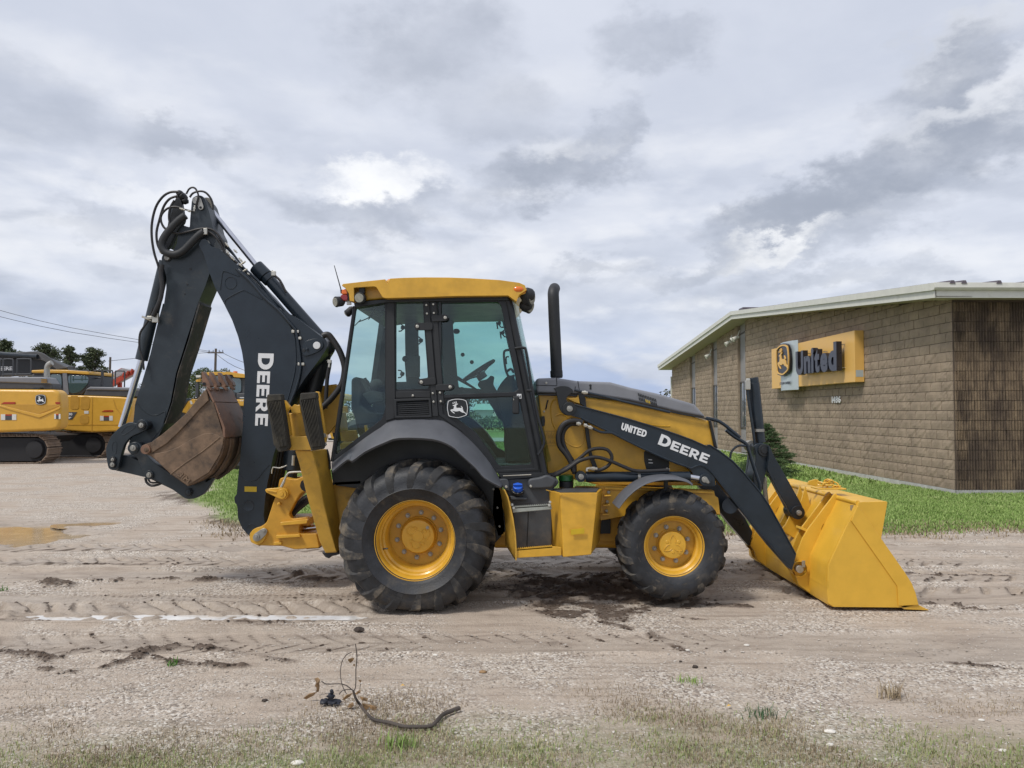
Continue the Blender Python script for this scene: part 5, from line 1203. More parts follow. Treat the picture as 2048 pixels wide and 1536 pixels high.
bot = [P(*p[:2], p[2]) for p in [(*one(E7, 938, 1140), 6.86), (*one(E7, 1075, 1276), 6.585), (*one(E7, 1480, 1240), 6.585), (*one(E7, 1600, 1060), 7.10), (*one(E7, 1300, 1050), 7.15), (*one(E7, 1250, 1060), 7.1), (*one(E7, 1000, 1080), 7.02)]]
bx = B().loops([bot, top]).build('tool_box', YEL, M, .006)
mt = [G(*p, zt+.006) for p in E7([(895, 284), (1030, 322), (1548, 318), (1612, 248), (1262, 248), (1215, 266), (965, 272)])]
B().plate(mt, (0, 0, -.005)).build('box_mat', TANKG, bx)
plate('box_lip', E7([(820, 288), (1025, 340), (1575, 331), (1575, 338), (1025, 350), (820, 298)]), 6.57, .012, YEL, bx)
plate('reflector', E7([(1180, 870), (1380, 850), (1382, 930), (1185, 950)]), 6.575, .006, YTAPE, bx, bevel=.001)
for a, c in ((1735, 325), (1715, 462), (1703, 597)):
    pin('bolt', *one(E7, a, c), 3, 7.03, .03, STEEL, M, .016, 12); plate('bracket', E7([(a-60, c+50), (a+40, c+45), (a+40, c+60), (a-60, c+66)]), 6.95, .12, YEL, M)
gc = P(*one(E7, 1115, 160), 7.10)
gn = B().cyl(gc+Vector((0, 0, -.10)), gc, .065, n=24).build('hydraulic_filler', BLKM, M, .006)
B().cyl(gc, gc+Vector((0, 0, .055)), .072, .066, n=12).build('hydraulic_cap', GREENC, gn, .01)
B().lathe([(.060, -.105), (.066, -.105), (.066, -.092), (.060, -.092)], gc, 24, 'Z', True).build('neck_ring', ZINC, gn)
# ---- front mudguard and stay
mg = [(806, 868), (850, 810), (910, 755), (980, 715), (1060, 695), (1150, 692), (1220, 705), (1256, 728)]
up_ = catmull([P(*p, 6.62) for p in C7(mg)], 3); c0 = cF
rg = []
for p in up_:
    n_ = Vector((p.x-c0.x, 0, p.z-c0.z)).normalized()*.035
    rg.append([p, p-n_*.55+Vector((0, -.03, 0)), p-n_*.75+Vector((0, -.025, 0)), p-n_*.25, p-n_*.25+Vector((0, .30, 0)), p+Vector((0, .30, 0))])
B().loops(rg).build('front_mudguard', GREY, M, .004)
plate('mudguard_stay', C7([(1088, 690), (1112, 690), (1112, 775), (1088, 775)]), 6.85, .04, BLK, M)
# ---- hoses on the hood side
for pts, Y, r_ in ((D8([(740, 620), (640, 600), (540, 625), (480, 690), (452, 790), (470, 900), (540, 990), (600, 1090), (635, 1200)]), 6.96, 5.2), (D8([(700, 640), (600, 640), (530, 700), (500, 790), (520, 900), (580, 1010), (640, 1120), (640, 1230)]), 7.0, 4.6),
                  (D8([(880, 1180), (960, 1175), (1050, 1120), (1085, 1030), (1040, 950), (940, 925), (820, 950), (720, 1030), (600, 1120), (440, 1215), (340, 1240)]), 6.95, 3.6), (D8([(1760, 1180), (1560, 1192), (1360, 1190), (1220, 1140), (1080, 1080), (940, 1035), (840, 1035), (700, 1075), (560, 1170), (380, 1260)]), 6.93, 3.6)):
    tubep('hose', pts, Y, r_, HOSE, M, 10, 5)
b = B(); b.tube(px3(D8([(640, 238), (720, 255), (800, 270), (1000, 315), (1250, 378), (1500, 435), (1772, 500)]), 7.08), .012, 8, 3); b.tube(px3(D8([(860, 690), (960, 735), (1080, 740), (1160, 780)]), 6.98), .012, 8, 3)
b.build('loader_pipe', CHAR, M)
for a, c, e, f in ((665, 632, 720, 640), (752, 645, 795, 665), (800, 668, 855, 690), (730, 262, 800, 272), (815, 1162, 915, 1168), (1710, 1180, 1765, 1180)):
    p, q = P(*one(D8, a, c), 6.94), P(*one(D8, e, f), 6.94); mid = p.lerp(q, .5)
    B().cyl(p, q, .014, n=6).cyl(p.lerp(q, .3), p.lerp(q, .7), .019, n=6).build('hose_fitting', ZINC, M, .002)
B().tube(px3(D8([(790, 1195), (792, 1165), (820, 1162)]), 6.94), .012, 8, 2).build('elbow_fitting', ZINC, M)

# ================================================================== THE DIGGING END
YBM = 7.34; WBM = .34                                # boom faces
boom_px = C3([(8, 200), (-10, 165), (10, 130), (36, 124), (75, 178), (128, 190), (200, 255), (290, 340), (440, 490), (522, 592), (640, 650), (800, 770), (845, 800), (850, 850), (830, 885), (800, 930), (700, 1060), (660, 1122), (600, 1235)])+C4([(505, 400), (435, 600), (384, 830), (364, 960), (352, 1100), (365, 1165), (330, 1250), (300, 1290), (236, 1262), (180, 1200), (145, 1120), (138, 1010), (118, 990), (116, 940), (136, 925), (140, 850), (165, 600), (188, 330)])+C3([(283, 1350), (293, 1200), (300, 1080), (295, 980), (280, 880), (255, 780), (215, 670), (160, 560), (100, 450), (60, 345), (22, 220)])
boom = plate('boom', boom_px, YBM, WBM, CHAR, M, r=4, bevel=.010)
for l in ([(134, 466), (142, 400), (150, 352), (172, 342), (262, 376)], [(164, 556), (180, 525), (280, 472), (320, 480), (418, 530)], [(520, 596), (590, 690), (628, 760), (640, 880), (636, 1000), (600, 1150), (575, 1230)]):
    B().tube(px3(C3(l), YBM), .007, 6, 3).build('weld_bead', CHAR, boom)
b = B(); b.tube(px3(C3([(205+40*math.cos(t), 420+40*math.sin(t)) for t in np.linspace(0, 6.2, 16)]), YBM), .005, 6, 1); b.build('weld_bead', CHAR, boom); b = B()
b.tube(px3(C4([(150, 745), (190, 800), (240, 820), (300, 805), (350, 740), (400, 685)]), YBM), .004, 6, 3)
b.build('weld_bead', CHAR, boom)
for a, c, r_ in ((232, 1015, 42), (255, 1210, 45)): B().lathe([(r_*YBM/FPX/4.04-.008, -.0015), (r_*YBM/FPX/4.04, -.004), (r_*YBM/FPX/4.04+.005, .004)], P(*one(C4, a, c), YBM), 24).build('boom_disc', CHAR, boom)
plate('boom_cap', C3([(680, 862), (700, 810), (740, 795), (785, 790), (820, 810), (826, 845), (800, 875), (745, 900), (700, 912), (680, 890)]), YBM-.016, .02, CHAR, boom, r=6)
pin('boom_pin', *one(C3, 781, 838), 7.4, YBM-.016, .02, WHITE, boom, .010, 24, head=False); pin('boom_pin', *one(C3, 693, 872), 3.6, YBM-.016, .01, BLK, boom, .003, 16, head=False); pin('boom_bolt', *one(C3, 716, 864), 3.6, YBM-.016, .01, CHAR, boom, .010, 6)
for a, c in ((622, 745), (652, 745), (664, 963), (688, 963), (668, 790)): B().box(P(*one(C3, a, c), YBM-.012), (.03, .02, .026)).build('pipe_clip', ZINC, boom, .004)
b = B(); b.tube(px3(C3([(240, 325), (330, 405), (430, 520), (520, 600), (628, 720), (642, 745), (660, 850), (672, 960), (664, 1040), (640, 1130), (600, 1230)]), YBM-.016), .0125, 8, 3); b.tube(px3(C3([(260, 300), (380, 400), (480, 520), (600, 640)]), YBM+.1), .014, 8, 3); b.build('boom_pipe', CHAR, M)
lettering('boom_lettering', 'DEERE', [1, .82, .82, .82, .82], quadmap(*T9([(150, 148), (90, 1455), (430, 155), (368, 1465)]), YBM-.003), (0, .003, 0), WHITE, boom, .10)
plate('boom_reflector', C4([(198, 860), (296, 862), (296, 904), (198, 902)]), YBM-.003, .003, YTAPE, boom, bevel=0)
# ---- dipper and its parts
YD = 7.385
dip_px = C1([(1085, 240), (1115, 195), (1165, 178), (1212, 190), (1246, 240), (1290, 380), (1335, 570), (1375, 650), (1345, 800), (1302, 1085), (1245, 1250)])+C2([(800, 0), (722, 285), (640, 540), (602, 745), (548, 900), (500, 1000), (440, 1050), (380, 1062), (352, 1120), (300, 1110), (285, 1050), (310, 960), (330, 760), (382, 595), (440, 400), (490, 190), (535, 20)])+C1([(745, 1536), (782, 1290), (785, 1150), (740, 985), (725, 930), (742, 880), (790, 865), (840, 880), (905, 760), (930, 610), (965, 530), (1060, 560), (1066, 450)])
dip = plate('dipper', dip_px, YD, .30, CHARD, M, r=3, bevel=.008)
B().plate([P(*p, YD) for p in C2([(795, 10), (805, 30), (724, 300), (642, 550), (606, 745), (552, 905), (540, 900), (590, 745), (628, 540), (710, 280)])], (0, .29, 0)).build('dipper_web', MUDT, dip)
plate('dipper_ear', C1([(875, 270), (890, 215), (935, 205), (960, 250), (985, 400), (1000, 480), (900, 620), (830, 780), (740, 870), (712, 790), (720, 680), (790, 560), (830, 430)]), YD+.06, .05, BLK, M, r=6)
plate('dipper_ear', C1([(800, 520), (830, 330), (890, 230), (960, 250), (960, 560), (900, 700), (850, 820), (800, 800)]), YD+.24, .05, CHARD, M)
b = B()
for c, r_ in (((945, 160), 42), ((985, 200), 50), ((1010, 250), 40), ((930, 210), 35), ((960, 250), 30)): b.ball(P(*one(C1, *c), YD+.1), r_*YD/FPX/5.907, 2, (1, 1.3, 1), .12)
b.build('valve_block', BLKM, M)
pin('crowd_boss', *one(C1, 1136, 240), 7.5, YD-.006, .30, STEEL, dip, .01, 24, head=False)
plate('pin_keeper', C1([(1110, 225), (1125, 200), (1165, 195), (1190, 215), (1222, 310), (1218, 340), (1190, 356), (1160, 340), (1140, 260)]), YD-.022, .012, STEEL, dip, r=4)
pin('keeper_bolt', *one(C1, 1188, 324), 2.6, YD-.022, .01, BLK, dip, .006, 12)
pin('dipper_pin', *one(C1, 1242, 765), 10.2, YD-.012, .1, STEEL, dip, .012, 28, head=False); pin('dipper_pin', *one(C1, 1236, 763), 3.6, YD-.026, .02, WHITE, dip, .006, 16, head=False)
pin('cylinder_pin', *one(C1, 795, 918), 5.6, YD-.012, .1, STEEL, dip, .012, 20, head=False); pin('cylinder_boss', *one(C1, 795, 918), 8.5, YD-.004, .1, BLK, dip, .006, 24, head=False)
for a, c, r_ in ((1068, 1050, 2.8), (1032, 1232, 2.2), (1002, 1345, 2.2)): pin('dipper_hole', *one(C1, a, c), r_, YD-.001, .002, BLK, dip, .002, 12, head=False)
b = B(); b.tube(px3(C2([(330, 770), (345, 755), (370, 790), (430, 835), (490, 842), (548, 815), (548, 850), (520, 940), (440, 1040)]), YD), .004, 6, 4); b.build('dipper_bead', CHARD, dip)
# bucket cylinder on the back of the dipper
bc = B().cyl(P(*one(C1, 770, 960), 7.50), P(*one(C2, 376, 440), 7.50), .056, .058, 24).build('dig_cylinder', CHARD, M, .006)
B().cyl(P(*one(C2, 388, 400), 7.50), P(*one(C2, 230, 930), 7.50), .030, n=20).build('rod', CHROME, bc)
b = B(); b.tube(px3(C1([(735, 1000), (720, 1100), (735, 1250), (715, 1400), (660, 1536)])+C2([(460, 120)]), 7.30), .022, 10, 4); b.tube(px3(C2([(460, 60), (425, 150), (395, 195), (365, 250), (362, 350), (385, 430), (394, 510)]), 7.34), .010, 8, 4); b.build('hose', HOSE, M)
B().box(P(*one(C2, 480, 132), 7.33), (.06, .03, .085)).cyl(P(*one(C2, 380, 120), 7.33), P(*one(C2, 450, 150), 7.33), .010, n=8).box(P(*one(C2, 440, 130), 7.33), (.05, .04, .03)).build('valve_fitting', ZINC, M, .006)
# hoses over the boom top
for pts, r_ in ((C1([(930, 140), (830, 145), (740, 200), (660, 320), (615, 500), (612, 680), (640, 860), (690, 1020), (720, 1160)]), 2.5), (C1([(910, 190), (820, 225), (750, 320), (700, 480), (668, 620), (680, 760), (735, 870)]), 2.5), (C1([(1020, 165), (1050, 110), (1090, 88), (1130, 105), (1160, 170), (1158, 215), (1135, 300), (1125, 360)]), 1.9),
                (C1([(1060, 205), (1100, 155), (1180, 132), (1250, 150), (1310, 220), (1335, 300), (1330, 350)]), 2.1), (C1([(990, 345), (900, 318), (810, 330), (740, 390), (718, 460), (745, 545), (810, 600), (920, 630), (1040, 610), (1160, 580), (1260, 572), (1350, 600), (1420, 680), (1480, 790)]), 2.3),
                (C1([(1250, 600), (1330, 640), (1420, 740), (1470, 850), (1540, 920), (1620, 980)]), 2.4), (C1([(880, 240), (830, 330), (815, 440), (830, 520)]), 2.4), (C1([(1100, 370), (1030, 355), (990, 345)]), 1.6)):
    tubep('hose', pts, YD-.03, r_, HOSE, M, 8, 5)
tubep('hose_sleeve', C1([(1010, 420), (930, 480), (850, 560), (770, 660), (730, 760), (770, 850), (880, 880), (980, 840), (1080, 740), (1160, 660), (1230, 610)]), YD-.05, 7.5, BLKM, M, 12, 4)
B().box(P(*one(C1, 1248, 610), YD-.06), (.035, .03, .06)).build('hose_clamp', ZINC, M, .004)
for a, c, e, f in ((940, 335, 1005, 355), (1035, 362, 1075, 372), (1120, 300, 1112, 370), (1480, 740, 1520, 790), (1490, 830, 1530, 880), (1540, 900, 1590, 950), (1640, 920, 1690, 975), (1580, 820, 1620, 860), (1660, 1000, 1720, 960), (1690, 1080, 1740, 1050), (1620, 1050, 1660, 1075), (1740, 1100, 1765, 1120), (700, 830, 730, 870), (1640, 985, 1680, 1025)):
    p, q = P(*one(C1, a, c), YD-.04), P(*one(C1, e, f), YD-.04); B().cyl(p, q, .0085, n=6).cyl(p.lerp(q, .35), p.lerp(q, .65), .0115, n=6).build('hose_fitting', ZINC, M, .002)
b = B()
for o in (0, .03, .055): b.tube([P(x, y, YD-.02+o) for x, y in C1([(1400, 690+o*500), (1520, 800+o*500), (1640, 960), (1772, 1140)])], .009, 8, 3)
b.build('hard_line', CHAR, M)
# crowd cylinder along the top of the boom
cc = B().cyl(P(*one(C3, 408, 335), 7.58), P(*one(C3, 815, 800), 7.58), .058, .060, 24).cyl(P(*one(C3, 372, 310), 7.58), P(*one(C3, 440, 378), 7.58), .074, n=24).cyl(P(*one(C3, 440, 378), 7.58), P(*one(C3, 470, 408), 7.58), .068, n=24).build('crowd_cylinder', CHAR, M, .008)
B().cyl(P(*one(C1, 1268, 300), 7.58), P(*one(C3, 400, 335), 7.58), .027, n=20).build('rod', CHROME, cc)
B().cyl(P(*one(C1, 1262, 285), 7.48), P(*one(C1, 1262, 285), 7.66), .065, n=24).build('rod_eye', STEEL, cc, .006)
b = B(); b.tube(px3(C3([(480, 340), (500, 372), (535, 405), (575, 485)]), 7.5), .012, 8, 3); b.build('hose', HOSE, M)
B().box(P(*one(C3, 492, 358), 7.5), (.04, .04, .05)).build('fitting', ZINC, cc, .006)
# boom lift cylinder and the hoses in front of the cab
bl = B().cyl(P(*one(C3, 830, 870), 7.60), P(*one(C3, 740, 1200), 7.60), .080, n=24).cyl(P(*one(C3, 740, 1200), 7.6), P(*one(C4, 560, 560), 7.6), .078, n=24).build('lift_cylinder', BLK, M, .008)
B().cyl(P(*one(C3, 845, 820), 7.5), P(*one(C3, 845, 870), 7.5), .05, n=16).ball(P(*one(C3, 850, 845), 7.55), .085, 2, (1, 1, 1.1)).build('cylinder_eye', BLK, bl)
tubep('hose_sleeve', C3([(820, 775), (850, 765), (875, 785), (930, 870), (962, 960), (965, 1020), (945, 1100), (880, 1190), (805, 1262)]), 7.2, 6.2, HOSE, M, 12, 5)
tubep('hose_sleeve', C3([(868, 950), (862, 990), (850, 1060), (842, 1180), (838, 1260)]), 7.25, 4.0, HOSE, M, 10, 4)
B().cyl(P(*one(C3, 840, 765), 7.2), P(*one(C3, 868, 775), 7.2), .026, n=8).build('hose_fitting', BLKM, M, .003)
B().cyl(P(*one(C3, 868, 942), 7.24), P(*one(C3, 864, 985), 7.24), .014, n=6).box(P(*one(C3, 866, 945), 7.24), (.035, .03, .03)).build('hose_fitting', ZINC, M, .002)
plate('swing_bracket', [(640, 772), (672, 768), (684, 800), (682, 835), (655, 870), (640, 860)], 7.9, .06, YELD, M)
# ---- quick coupler, link, digging bucket
lk = plate('guide_link', C2([(340, 905), (352, 880), (380, 872), (410, 885), (424, 915), (410, 950), (360, 975), (300, 1000), (255, 1050), (230, 1120), (215, 1190), (205, 1235), (170, 1248), (135, 1235), (122, 1180), (115, 1080), (150, 1000), (220, 925), (290, 890)]), 7.26, .045, CHARD, M, r=6, bevel=.006)
plate('guide_link', C2([(352, 880), (410, 885), (424, 915), (410, 950), (300, 1000), (255, 1050), (215, 1190), (170, 1248), (122, 1180), (115, 1080), (220, 925)]), 7.70, .045, CHARD, M, r=6)
b = B()
for l in ([(225, 975), (260, 930), (305, 915), (330, 930), (250, 985), (225, 975)], [(160, 1070), (175, 1035), (195, 1050), (190, 1120), (165, 1110), (160, 1070)]): b.tube(px3(C2(l), 7.26), .004, 6, 3)
b.build('link_recess', CHARD, lk)
for a, c, r1, r2 in ((376, 917, 9, 5), (167, 1168, 6.5, 3.4), (165, 1205, 6.5, 4.5)): pin('link_boss', *one(C2, a, c), r1, 7.25, .3, BLK, lk, .008, 24, head=False); pin('link_pin', *one(C2, a, c), r2, 7.235, .02, STEEL, lk, .012, 18)
plate('tipping_link', C2([(150, 1230), (215, 1240), (235, 1130), (300, 1150), (420, 1210), (470, 1260), (465, 1300), (400, 1296), (300, 1272), (180, 1246)]), 7.33, .34, CHARD, M, r=6, bevel=.01)
qc = plate('quick_coupler', C2([(276, 1078), (290, 1048), (330, 1036), (362, 1050), (388, 1085), (420, 1140), (470, 1190), (590, 1270), (690, 1345), (730, 1360), (800, 1330), (885, 1295), (905, 1310), (860, 1385), (828, 1422), (770, 1452), (720, 1458), (690, 1450), (600, 1385), (500, 1330), (420, 1300), (395, 1270), (340, 1150), (290, 1125)]), 7.24, .05, CHARD, M, r=5, bevel=.006)
plate('quick_coupler', C2([(276, 1078), (330, 1036), (388, 1085), (470, 1190), (690, 1345), (800, 1330), (905, 1310), (828, 1422), (720, 1458), (600, 1385), (420, 1300), (340, 1150)]), 7.62, .05, CHARD, M, r=5)
B().cyl(P(*one(C2, 722, 1405), 7.29), P(*one(C2, 722, 1405), 7.62), .05).bar(P(*one(C2, 500, 1280), 7.29), P(*one(C2, 500, 1280), 7.62), .12, .08).build('coupler_body', CHARD, qc, .01)
for a, c, r1, r2 in ((318, 1083, 11, 6), (435, 1280, 9, 5.2), (722, 1405, 8, 5)): pin('coupler_boss', *one(C2, a, c), r1, 7.235, .4, BLK if a > 700 else CHARD, qc, .010, 24, head=False); pin('coupler_pin', *one(C2, a, c), r2, 7.215, .03, STEEL if a < 700 else CHARD, qc, .016, 18)
b = B(); b.tube(px3(C2([(405, 1300), (415, 1335), (450, 1358), (500, 1350), (530, 1335)]), 7.3), .012, 8, 4); b.tube(px3(C2([(425, 1310), (445, 1335), (490, 1335), (520, 1322)]), 7.3), .009, 8, 4); b.build('hose', HOSE, M)
YDB = 7.12; DBW = .62
sp_ = C2([(386, 1090), (395, 1058), (420, 1048), (450, 1040), (520, 990), (600, 922), (700, 832), (780, 730), (850, 648), (872, 740), (905, 752), (975, 990), (985, 1012), (978, 1080), (965, 1130), (930, 1200), (880, 1270), (800, 1325), (715, 1362), (660, 1325), (590, 1275), (500, 1190), (440, 1140), (400, 1125)])
db = plate('digging_bucket', sp_, YDB, .03, RUSTY, M, bevel=.004)
o = plate('bucket_side', sp_, YDB, .03, RUSTY, db); o.location = (0, DBW-.03, 0)
wp = [P(a, c, YDB) for a, c in C2([(850, 648), (905, 752), (940, 870), (978, 995), (982, 1060), (960, 1140), (925, 1205), (875, 1275), (800, 1325), (715, 1362), (650, 1320), (590, 1275), (500, 1190), (440, 1140)])]
B().loops(sheet(wp, -.02, YDB+.03, YDB+DBW-.03)).build('bucket_floor', RUSTY, db, angle=25)
for k in range(2):
    wq = [P(a, c, YDB) for a, c in C2([(985, 1020), (985, 1070), (965, 1145), (930, 1210), (880, 1280), (805, 1332)])]
    B().loops(sheet(wq, .016, YDB+.12+.26*k, YDB+.20+.26*k)).build('wear_strap', RUSTY, db)
lipq = [P(a, c, YDB) for a, c in C2([(846, 644), (860, 640), (912, 744), (900, 756)])]
B().plate(lipq, (0, DBW, 0)).build('bucket_lip', RUSTO, db, .004)
sheetq = [P(a, c, YDB) for a, c in C2([(906, 752), (916, 748), (986, 930), (990, 1008), (972, 1004), (968, 940)])]
B().plate(sheetq, (0, DBW, 0)).build('lip_plate', RUSTO, db, .004)
pk = C2([(452, 1036), (520, 988), (600, 922), (700, 832), (780, 730), (848, 652), (868, 735), (800, 800), (730, 880), (640, 975), (560, 1050), (450, 1120), (440, 1080)])
plate('side_cutter', pk, YDB-.016, .017, RUSTY, db, bevel=.006)
pk2 = C2([(450, 1132), (560, 1110), (700, 1040), (790, 1000), (850, 975), (900, 975), (950, 1000), (900, 1040), (760, 1140), (590, 1275), (500, 1190)])
plate('side_rib', C2([(440, 1130), (560, 1108), (640, 1078), (740, 1020), (830, 978), (890, 972), (965, 1000), (978, 1010), (972, 1060), (950, 1130), (870, 1262), (715, 1358), (590, 1272), (500, 1188)]), YDB-.014, .015, RUSTY, db, bevel=.006)
b = B(); b.tube(px3(C2([(590, 1275), (700, 1190), (820, 1110), (950, 1005)]), YDB-.014), .006, 6, 2); b.build('rib_bead', RUSTY, db)
pin('bucket_boss', *one(C2, 415, 1092), 9.5, YDB-.01, .1, RUSTO, db, .03, 28, head=False); pin('bucket_pin', *one(C2, 412, 1096), 5, YDB-.04, .02, RUSTY, db, .004, 20)
vs, fs, ar = text2d('3IM', .03); stroke_shape(vs, fs, quadmap(*C2([(640, 1282), (715, 1340), (672, 1255), (740, 1312)]), YDB-.014), (0, -.010, 0)).build('cast_mark', RUSTY, db, flat=True)
K3 = crop(380, 730, 12.8)
for k, (tipx, tipy, bx_, by_, wdt) in enumerate(((300, 175, 420, 520, 190), (490, 180, 600, 520, 180), (710, 195, 815, 520, 180), (900, 240, 1000, 510, 175))):
    Y = YDB+.02+k*(DBW-.14)/3
    q = K3([(tipx-14, tipy+14), (tipx+4, tipy-12), (tipx+30, tipy+6), (tipx+75, tipy+75), (bx_+80, by_-60), (bx_+110, by_+20), (bx_+60, by_+50), (bx_-wdt*.5, by_+30), (bx_-wdt*.55, by_-30)])
    # the teeth are as far apart as the bucket is wide; each is set at its own place along the lip
    t = B().plate(px3(q, Y), (0, .085, 0))
    t.build('tooth', RUSTO, db, .012)
    B().plate(px3(K3([(bx_-20, by_+20), (bx_+60, by_+10), (bx_+120, by_+70), (bx_+125, by_+130), (bx_+95, by_+135), (bx_+20, by_+70)]), Y-.005), (0, .05, 0)).build('tooth_adapter', RUSTO, db, .008)
    B().cyl(P(*K3([(bx_-60, by_-35)])[0], Y-.01), P(*K3([(bx_-60, by_-35)])[0], Y), .016, n=12).build('tooth_pin', BLK, db)
# ---- swing frame
sf = plate('swing_frame', C4([(482, 797), (510, 786), (590, 803), (625, 800), (660, 780), (720, 800), (722, 868), (650, 922), (600, 1000), (557, 1085), (578, 1122), (700, 1108), (722, 1160), (640, 1172), (640, 1240), (780, 1240), (805, 1358), (600, 1370), (500, 1342), (300, 1337), (246, 1312), (234, 1265), (258, 1212), (340, 1178), (376, 1150), (430, 985), (470, 880), (470, 850)]), 7.30, .10, YELG, M, r=4, bevel=.016)
plate('swing_frame', C4([(482, 797), (660, 780), (720, 800), (722, 868), (600, 1000), (557, 1085), (578, 1122), (700, 1108), (722, 1160), (800, 1240), (805, 1358), (500, 1342), (300, 1337), (234, 1265), (376, 1150), (430, 985), (470, 880)]), 7.72, .10, YELG, M, r=4)
plate('swing_block', C4([(480, 1120), (720, 1115), (720, 1180), (640, 1180), (640, 1250), (780, 1250), (800, 1350), (480, 1340), (440, 1240)]), 7.38, .36, YELG, M, bevel=.01)
plate('swing_lug', C4([(450, 1255), (640, 1248), (650, 1268), (455, 1282)]), 7.26, .05, YEL, sf); plate('swing_lug', C4([(432, 1310), (496, 1306), (496, 1330), (432, 1336)]), 7.28, .03, YEL, sf); plate('swing_lug', C4([(485, 1150), (690, 1128), (706, 1130), (700, 1160), (490, 1178)]), 7.26, .05, YEL, sf)
plate('boss_plate', C4([(240, 1240), (275, 1200), (330, 1185), (372, 1195), (382, 1240), (350, 1310), (300, 1334), (255, 1315), (236, 1275)]), 7.275, .03, YEL, sf, r=6)
kp = plate('pin_keeper', C4([(262, 1270), (275, 1245), (335, 1202), (365, 1198), (384, 1215), (375, 1245), (325, 1295), (295, 1308), (268, 1295)]), 7.262, .014, STEEL, sf, r=4); pin('keeper_bolt', *one(C4, 356, 1222), 4, 7.262, .01, STEEL, kp, .012, 6); pin('frame_pin', *one(C4, 298, 1268), 5.6, 7.26, .02, STEEL, kp, .012, 20)
lv = plate('swing_lock', C4([(362, 888), (375, 878), (500, 868), (540, 880), (556, 918), (540, 955), (510, 970), (480, 962), (370, 908)]), 7.25, .03, YEL, sf, r=6, bevel=.008); pin('lock_boss', *one(C4, 500, 920), 9.5, 7.245, .03, YEL, lv, .014, 24)
B().tube(px3(C4([(385, 892), (460, 905)]), 7.248), .010, 8, 0).build('lock_ridge', YEL, lv)
pin('frame_stud', *one(C4, 478, 1000), 3.4, 7.28, .02, YEL, sf, .02, 14)
sc_ = B().cyl(P(*one(C4, 640, 1205), 7.45), P(*one(C4, 780, 1190), 7.45), .026, n=18).build('swing_rod', CHROME, M); plate('rod_end', C4([(580, 1185), (600, 1172), (640, 1178), (660, 1195), (650, 1225), (600, 1236), (580, 1225)]), 7.36, .10, YELG, M, r=4, bevel=.01); plate('rod_end', C4([(695, 1290), (760, 1285), (800, 1288), (800, 1310), (700, 1310)]), 7.36, .10, YELG, M, r=3)
plate('swing_cylinder', C4([(690, 1250), (800, 1240), (810, 1360), (700, 1368), (640, 1340), (660, 1290)]), 7.5, .2, BLK, M, bevel=.01)
for k in range(6): tubep('hose', C4([(575+k*6, 1112-k*14), (620, 1060-k*10), (680, 1010-k*12), (730, 970-k*8)]), 7.40+.03*k, 3.6, HOSE, M, 8, 3)
for k in range(4): tubep('hose', C4([(470+k*26, 540), (455+k*24, 660), (430+k*22, 780), (410+k*24, 860)]), 7.50+.04*k, 5.5, BLK, M, 8, 3)
b = B(); b.tube(px3(C4([(418, 755), (428, 705), (480, 712), (540, 690)]), 7.2), .006, 8, 2); b.tube(px3(C4([(495, 862), (520, 810), (545, 760), (575, 745), (660, 742)]), 7.2), .010, 8, 3); b.build('steel_line', ZINC, M)
B().cyl(P(*one(C4, 495, 865), 7.19), P(*one(C4, 520, 815), 7.19), .014, n=8).build('line_fitting', ZINC, M)
B().cyl(P(*one(C4, 600, 560), 7.5), P(*one(C4, 585, 730), 7.5), .09, n=20).cyl(P(*one(C4, 585, 730), 7.5), P(*one(C4, 580, 800), 7.5), .05, n=20).build('swing_post', CHARD, M, .01)
B().cyl(P(*one(C4, 595, 610), 7.35), P(*one(C4, 590, 690), 7.35), .016, n=8).build('post_fitting', ZINC, M)
b = B()
for a, c, r_ in ((700, 850, .06), (670, 830, .02)): b.cyl(P(*one(C4, a, c), 7.29), P(*one(C4, a, c), 7.295), r_, n=18)
b.build('frame_hole', BLK, sf)
